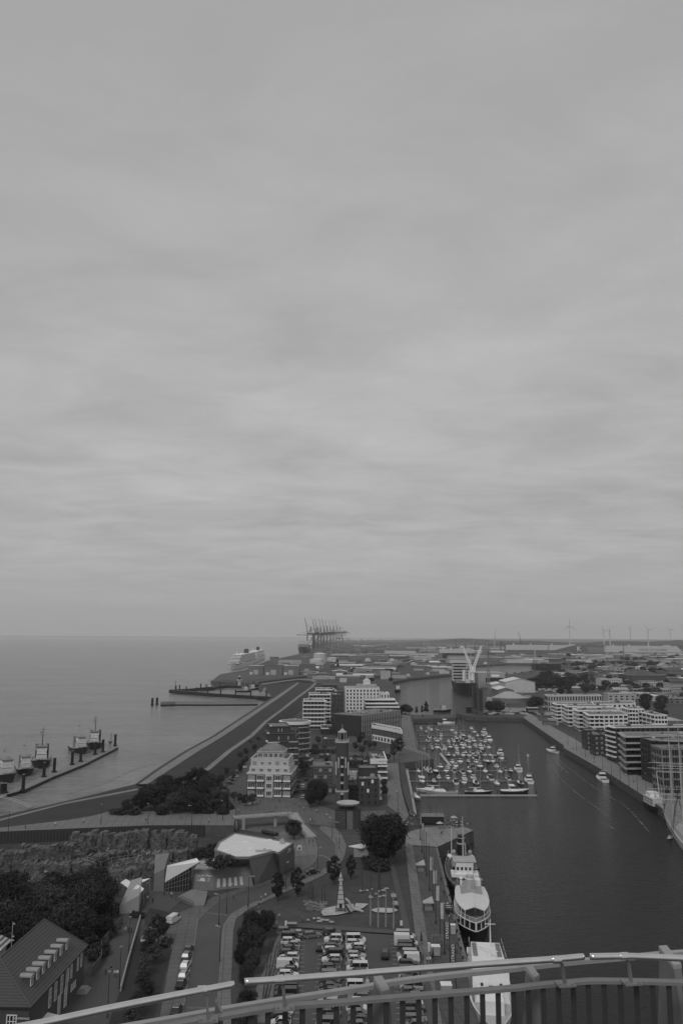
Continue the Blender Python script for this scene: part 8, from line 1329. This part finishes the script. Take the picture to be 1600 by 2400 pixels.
# random industrial and town sheds
occ = [(G(x, y), r_) for x, y, r_ in ((1072, 1533, 60), (1280, 1524, 150), (1507, 1524, 150), (1089, 1600, 90), (749, 1545, 40), (1145, 1590, 50), (1283, 1563, 40))]
def inpoly(p, poly):
    c_ = False
    for i in range(len(poly)):
        a, b = poly[i], poly[i-1]
        if (a[1] > p.y) != (b[1] > p.y) and p.x < (b[0]-a[0])*(p.y-a[1])/(b[1]-a[1])+a[0]: c_ = not c_
    return c_
def scatter(n, box_, wr, hr, grp, phr, seed, kinds, win=0, dr=(12, 40)):
    r_ = random.Random(seed); k = 0; tries = 0
    while k < n and tries < n*12:
        tries += 1; x = r_.uniform(box_[0], box_[1]); y = r_.uniform(box_[2], box_[3]); p = G(x, y); w_ = r_.uniform(*wr); dp = r_.uniform(*dr)
        if any((p-q).length < (w_/2+q_r)*.8 for q, q_r in occ) or any(inpoly(p+Vector((ox, oy, 0)), W_) for W_ in (BASIN, W2, W3) for ox in (-4, w_+4) for oy in (-12, dp+5)): continue
        occ.append((p+Vector((w_/2, dp/2, 0)), w_*.5)); s_ = scale(x, y); h = r_.uniform(*hr); tone = r_.choice(kinds); rm = {'white': RW, 'pale': RL, 'dark': RD, 'grey': ROOFG}[tone]; wm = r_.choice((WG, PALE, WW, BRICK, WG)); rf = r_.choice(('flat', 'gable', 'front', 'gable'))
        t, _, _ = shed('shed' if w_ > 25 else 'house', x, x+w_*s_, y, y-h*s_, dp, rf, wm, rm, win=win); later(t, '%s %s %s' % (tone, 'flat shed' if rf == 'flat' else 'gabled building', phr), 'building', grp); k += 1
scatter(60, (800, 1180, 1512, 1547), (40, 170), (6, 15), 'sheds of the middle docks', 'in the middle docks', 31, ['white', 'pale', 'dark', 'grey', 'pale'], dr=(30, 90)); scatter(60, (1180, 1600, 1533, 1556), (30, 120), (5, 12), 'sheds of the right docks', 'in the docks below the ridge', 32, ['white', 'pale', 'dark', 'grey'], dr=(25, 70))
scatter(44, (770, 905, 1535, 1592), (20, 80), (4, 11), 'sheds behind the dike end', 'on the land beyond the hotel', 33, ['white', 'pale', 'dark', 'grey'], dr=(15, 50)); scatter(90, (1300, 1620, 1566, 1600), (14, 45), (6, 13), 'houses of the town', 'in the town beyond the belt of trees', 34, ['pale', 'dark', 'dark', 'grey', 'grey', 'white'], 4, dr=(10, 22))
scatter(40, (1420, 1620, 1602, 1650), (12, 34), (5, 11), 'houses nearer the terraces', 'behind the white terraces', 35, ['pale', 'dark', 'grey', 'grey'], 5, dr=(9, 18)); scatter(26, (962, 1056, 1550, 1583), (14, 50), (5, 11), 'boatyard buildings', 'on the quay left of the heavy cargo ship', 36, ['pale', 'dark', 'grey', 'white'], dr=(10, 26)); scatter(14, (1140, 1250, 1633, 1668), (8, 20), (3, 6), 'small mole buildings', 'on the right mole', 37, ['pale', 'dark', 'grey'], dr=(6, 10))
scatter(16, (1262, 1345, 1660, 1700), (6, 14), (3, 5), 'dockside huts', 'on the dockside below the terraces', 38, ['pale', 'dark', 'white'], dr=(4, 8)); scatter(24, (620, 760, 1556, 1592), (14, 40), (4, 8), 'sheds of the cruise quay', 'around the cruise quay', 39, ['pale', 'dark', 'grey'], dr=(10, 30))
# parked car fields far off
mb = MB(); rf = random.Random(9)
for (x0, x1, y0, y1, n) in ((800, 890, 1532, 1535, 160), (1310, 1600, 1559, 1571, 500), (1340, 1560, 1546, 1549, 220), (1425, 1500, 1627, 1640, 160), (1120, 1260, 1668, 1676, 70), (880, 1050, 1544, 1547, 120), (1240, 1300, 1610, 1625, 60)):
    for i in range(n):
        x = rf.uniform(x0, x1); y = y0+(y1-y0)*(int(rf.uniform(0, 5))/5); p = G(x, y)
        if not any(inpoly(p, W_) for W_ in (BASIN, W2, W3)): s_ = rf.choice((1, 1, 1.3)); mb.mi = rf.choice((0, 0, 1, 2)); mb.box(p.x, p.x+4.3*s_, p.y, p.y+1.8*s_, 0, 1.0); mb.box(p.x+.9, p.x+3.4*s_, p.y+.15, p.y+1.6*s_, 1.0, 1.45)
mb.build('car_field', [PALE, DARK, WW], kind='stuff')
# work boats, yachts and mixed craft along the far docks
for i, (x, y, L_) in enumerate(((985, 1546, 60), (1020, 1542, 55), (1000, 1551, 40), (948, 1590, 20), (1230, 1556, 40), (1145, 1560, 45), (1200, 1556.5, 35), (870, 1553, 60), (925, 1551, 50), (1295, 1574, 45), (1370, 1556, 60))):
    t = thing('work_ship', None, None, G(x, y, WL), random.choice((0, math.pi, .2))); B = L_*.2; mb, rg = hull_mb(L_, B, L_*.07, .4); mb.build('hull', random.choice((BLACK, WW, MID)), t); mb = MB(); cabin(mb, -L_*.35, -L_*.05, B*.8, L_*.07, L_*.16, 1, 1); cabin(mb, -L_*.3, -L_*.1, B*.6, L_*.16, L_*.23, 1, 1); mb.build('deckhouse', WW, t); MB().tube((0, 0, L_*.07), (0, 0, L_*.42), .5, .2).build('mast', PALE, t); later(t, 'work vessel moored in the far docks', 'ship', 'far dock ships')
for i, x in enumerate((1187, 1205, 1222, 1243)): pile(x, 1585-i*1.6, 1577-i*1.6, 'dark mooring dolphin in the far channel bend', 'channel bend dolphins', r_=1.6)
finish_labels()
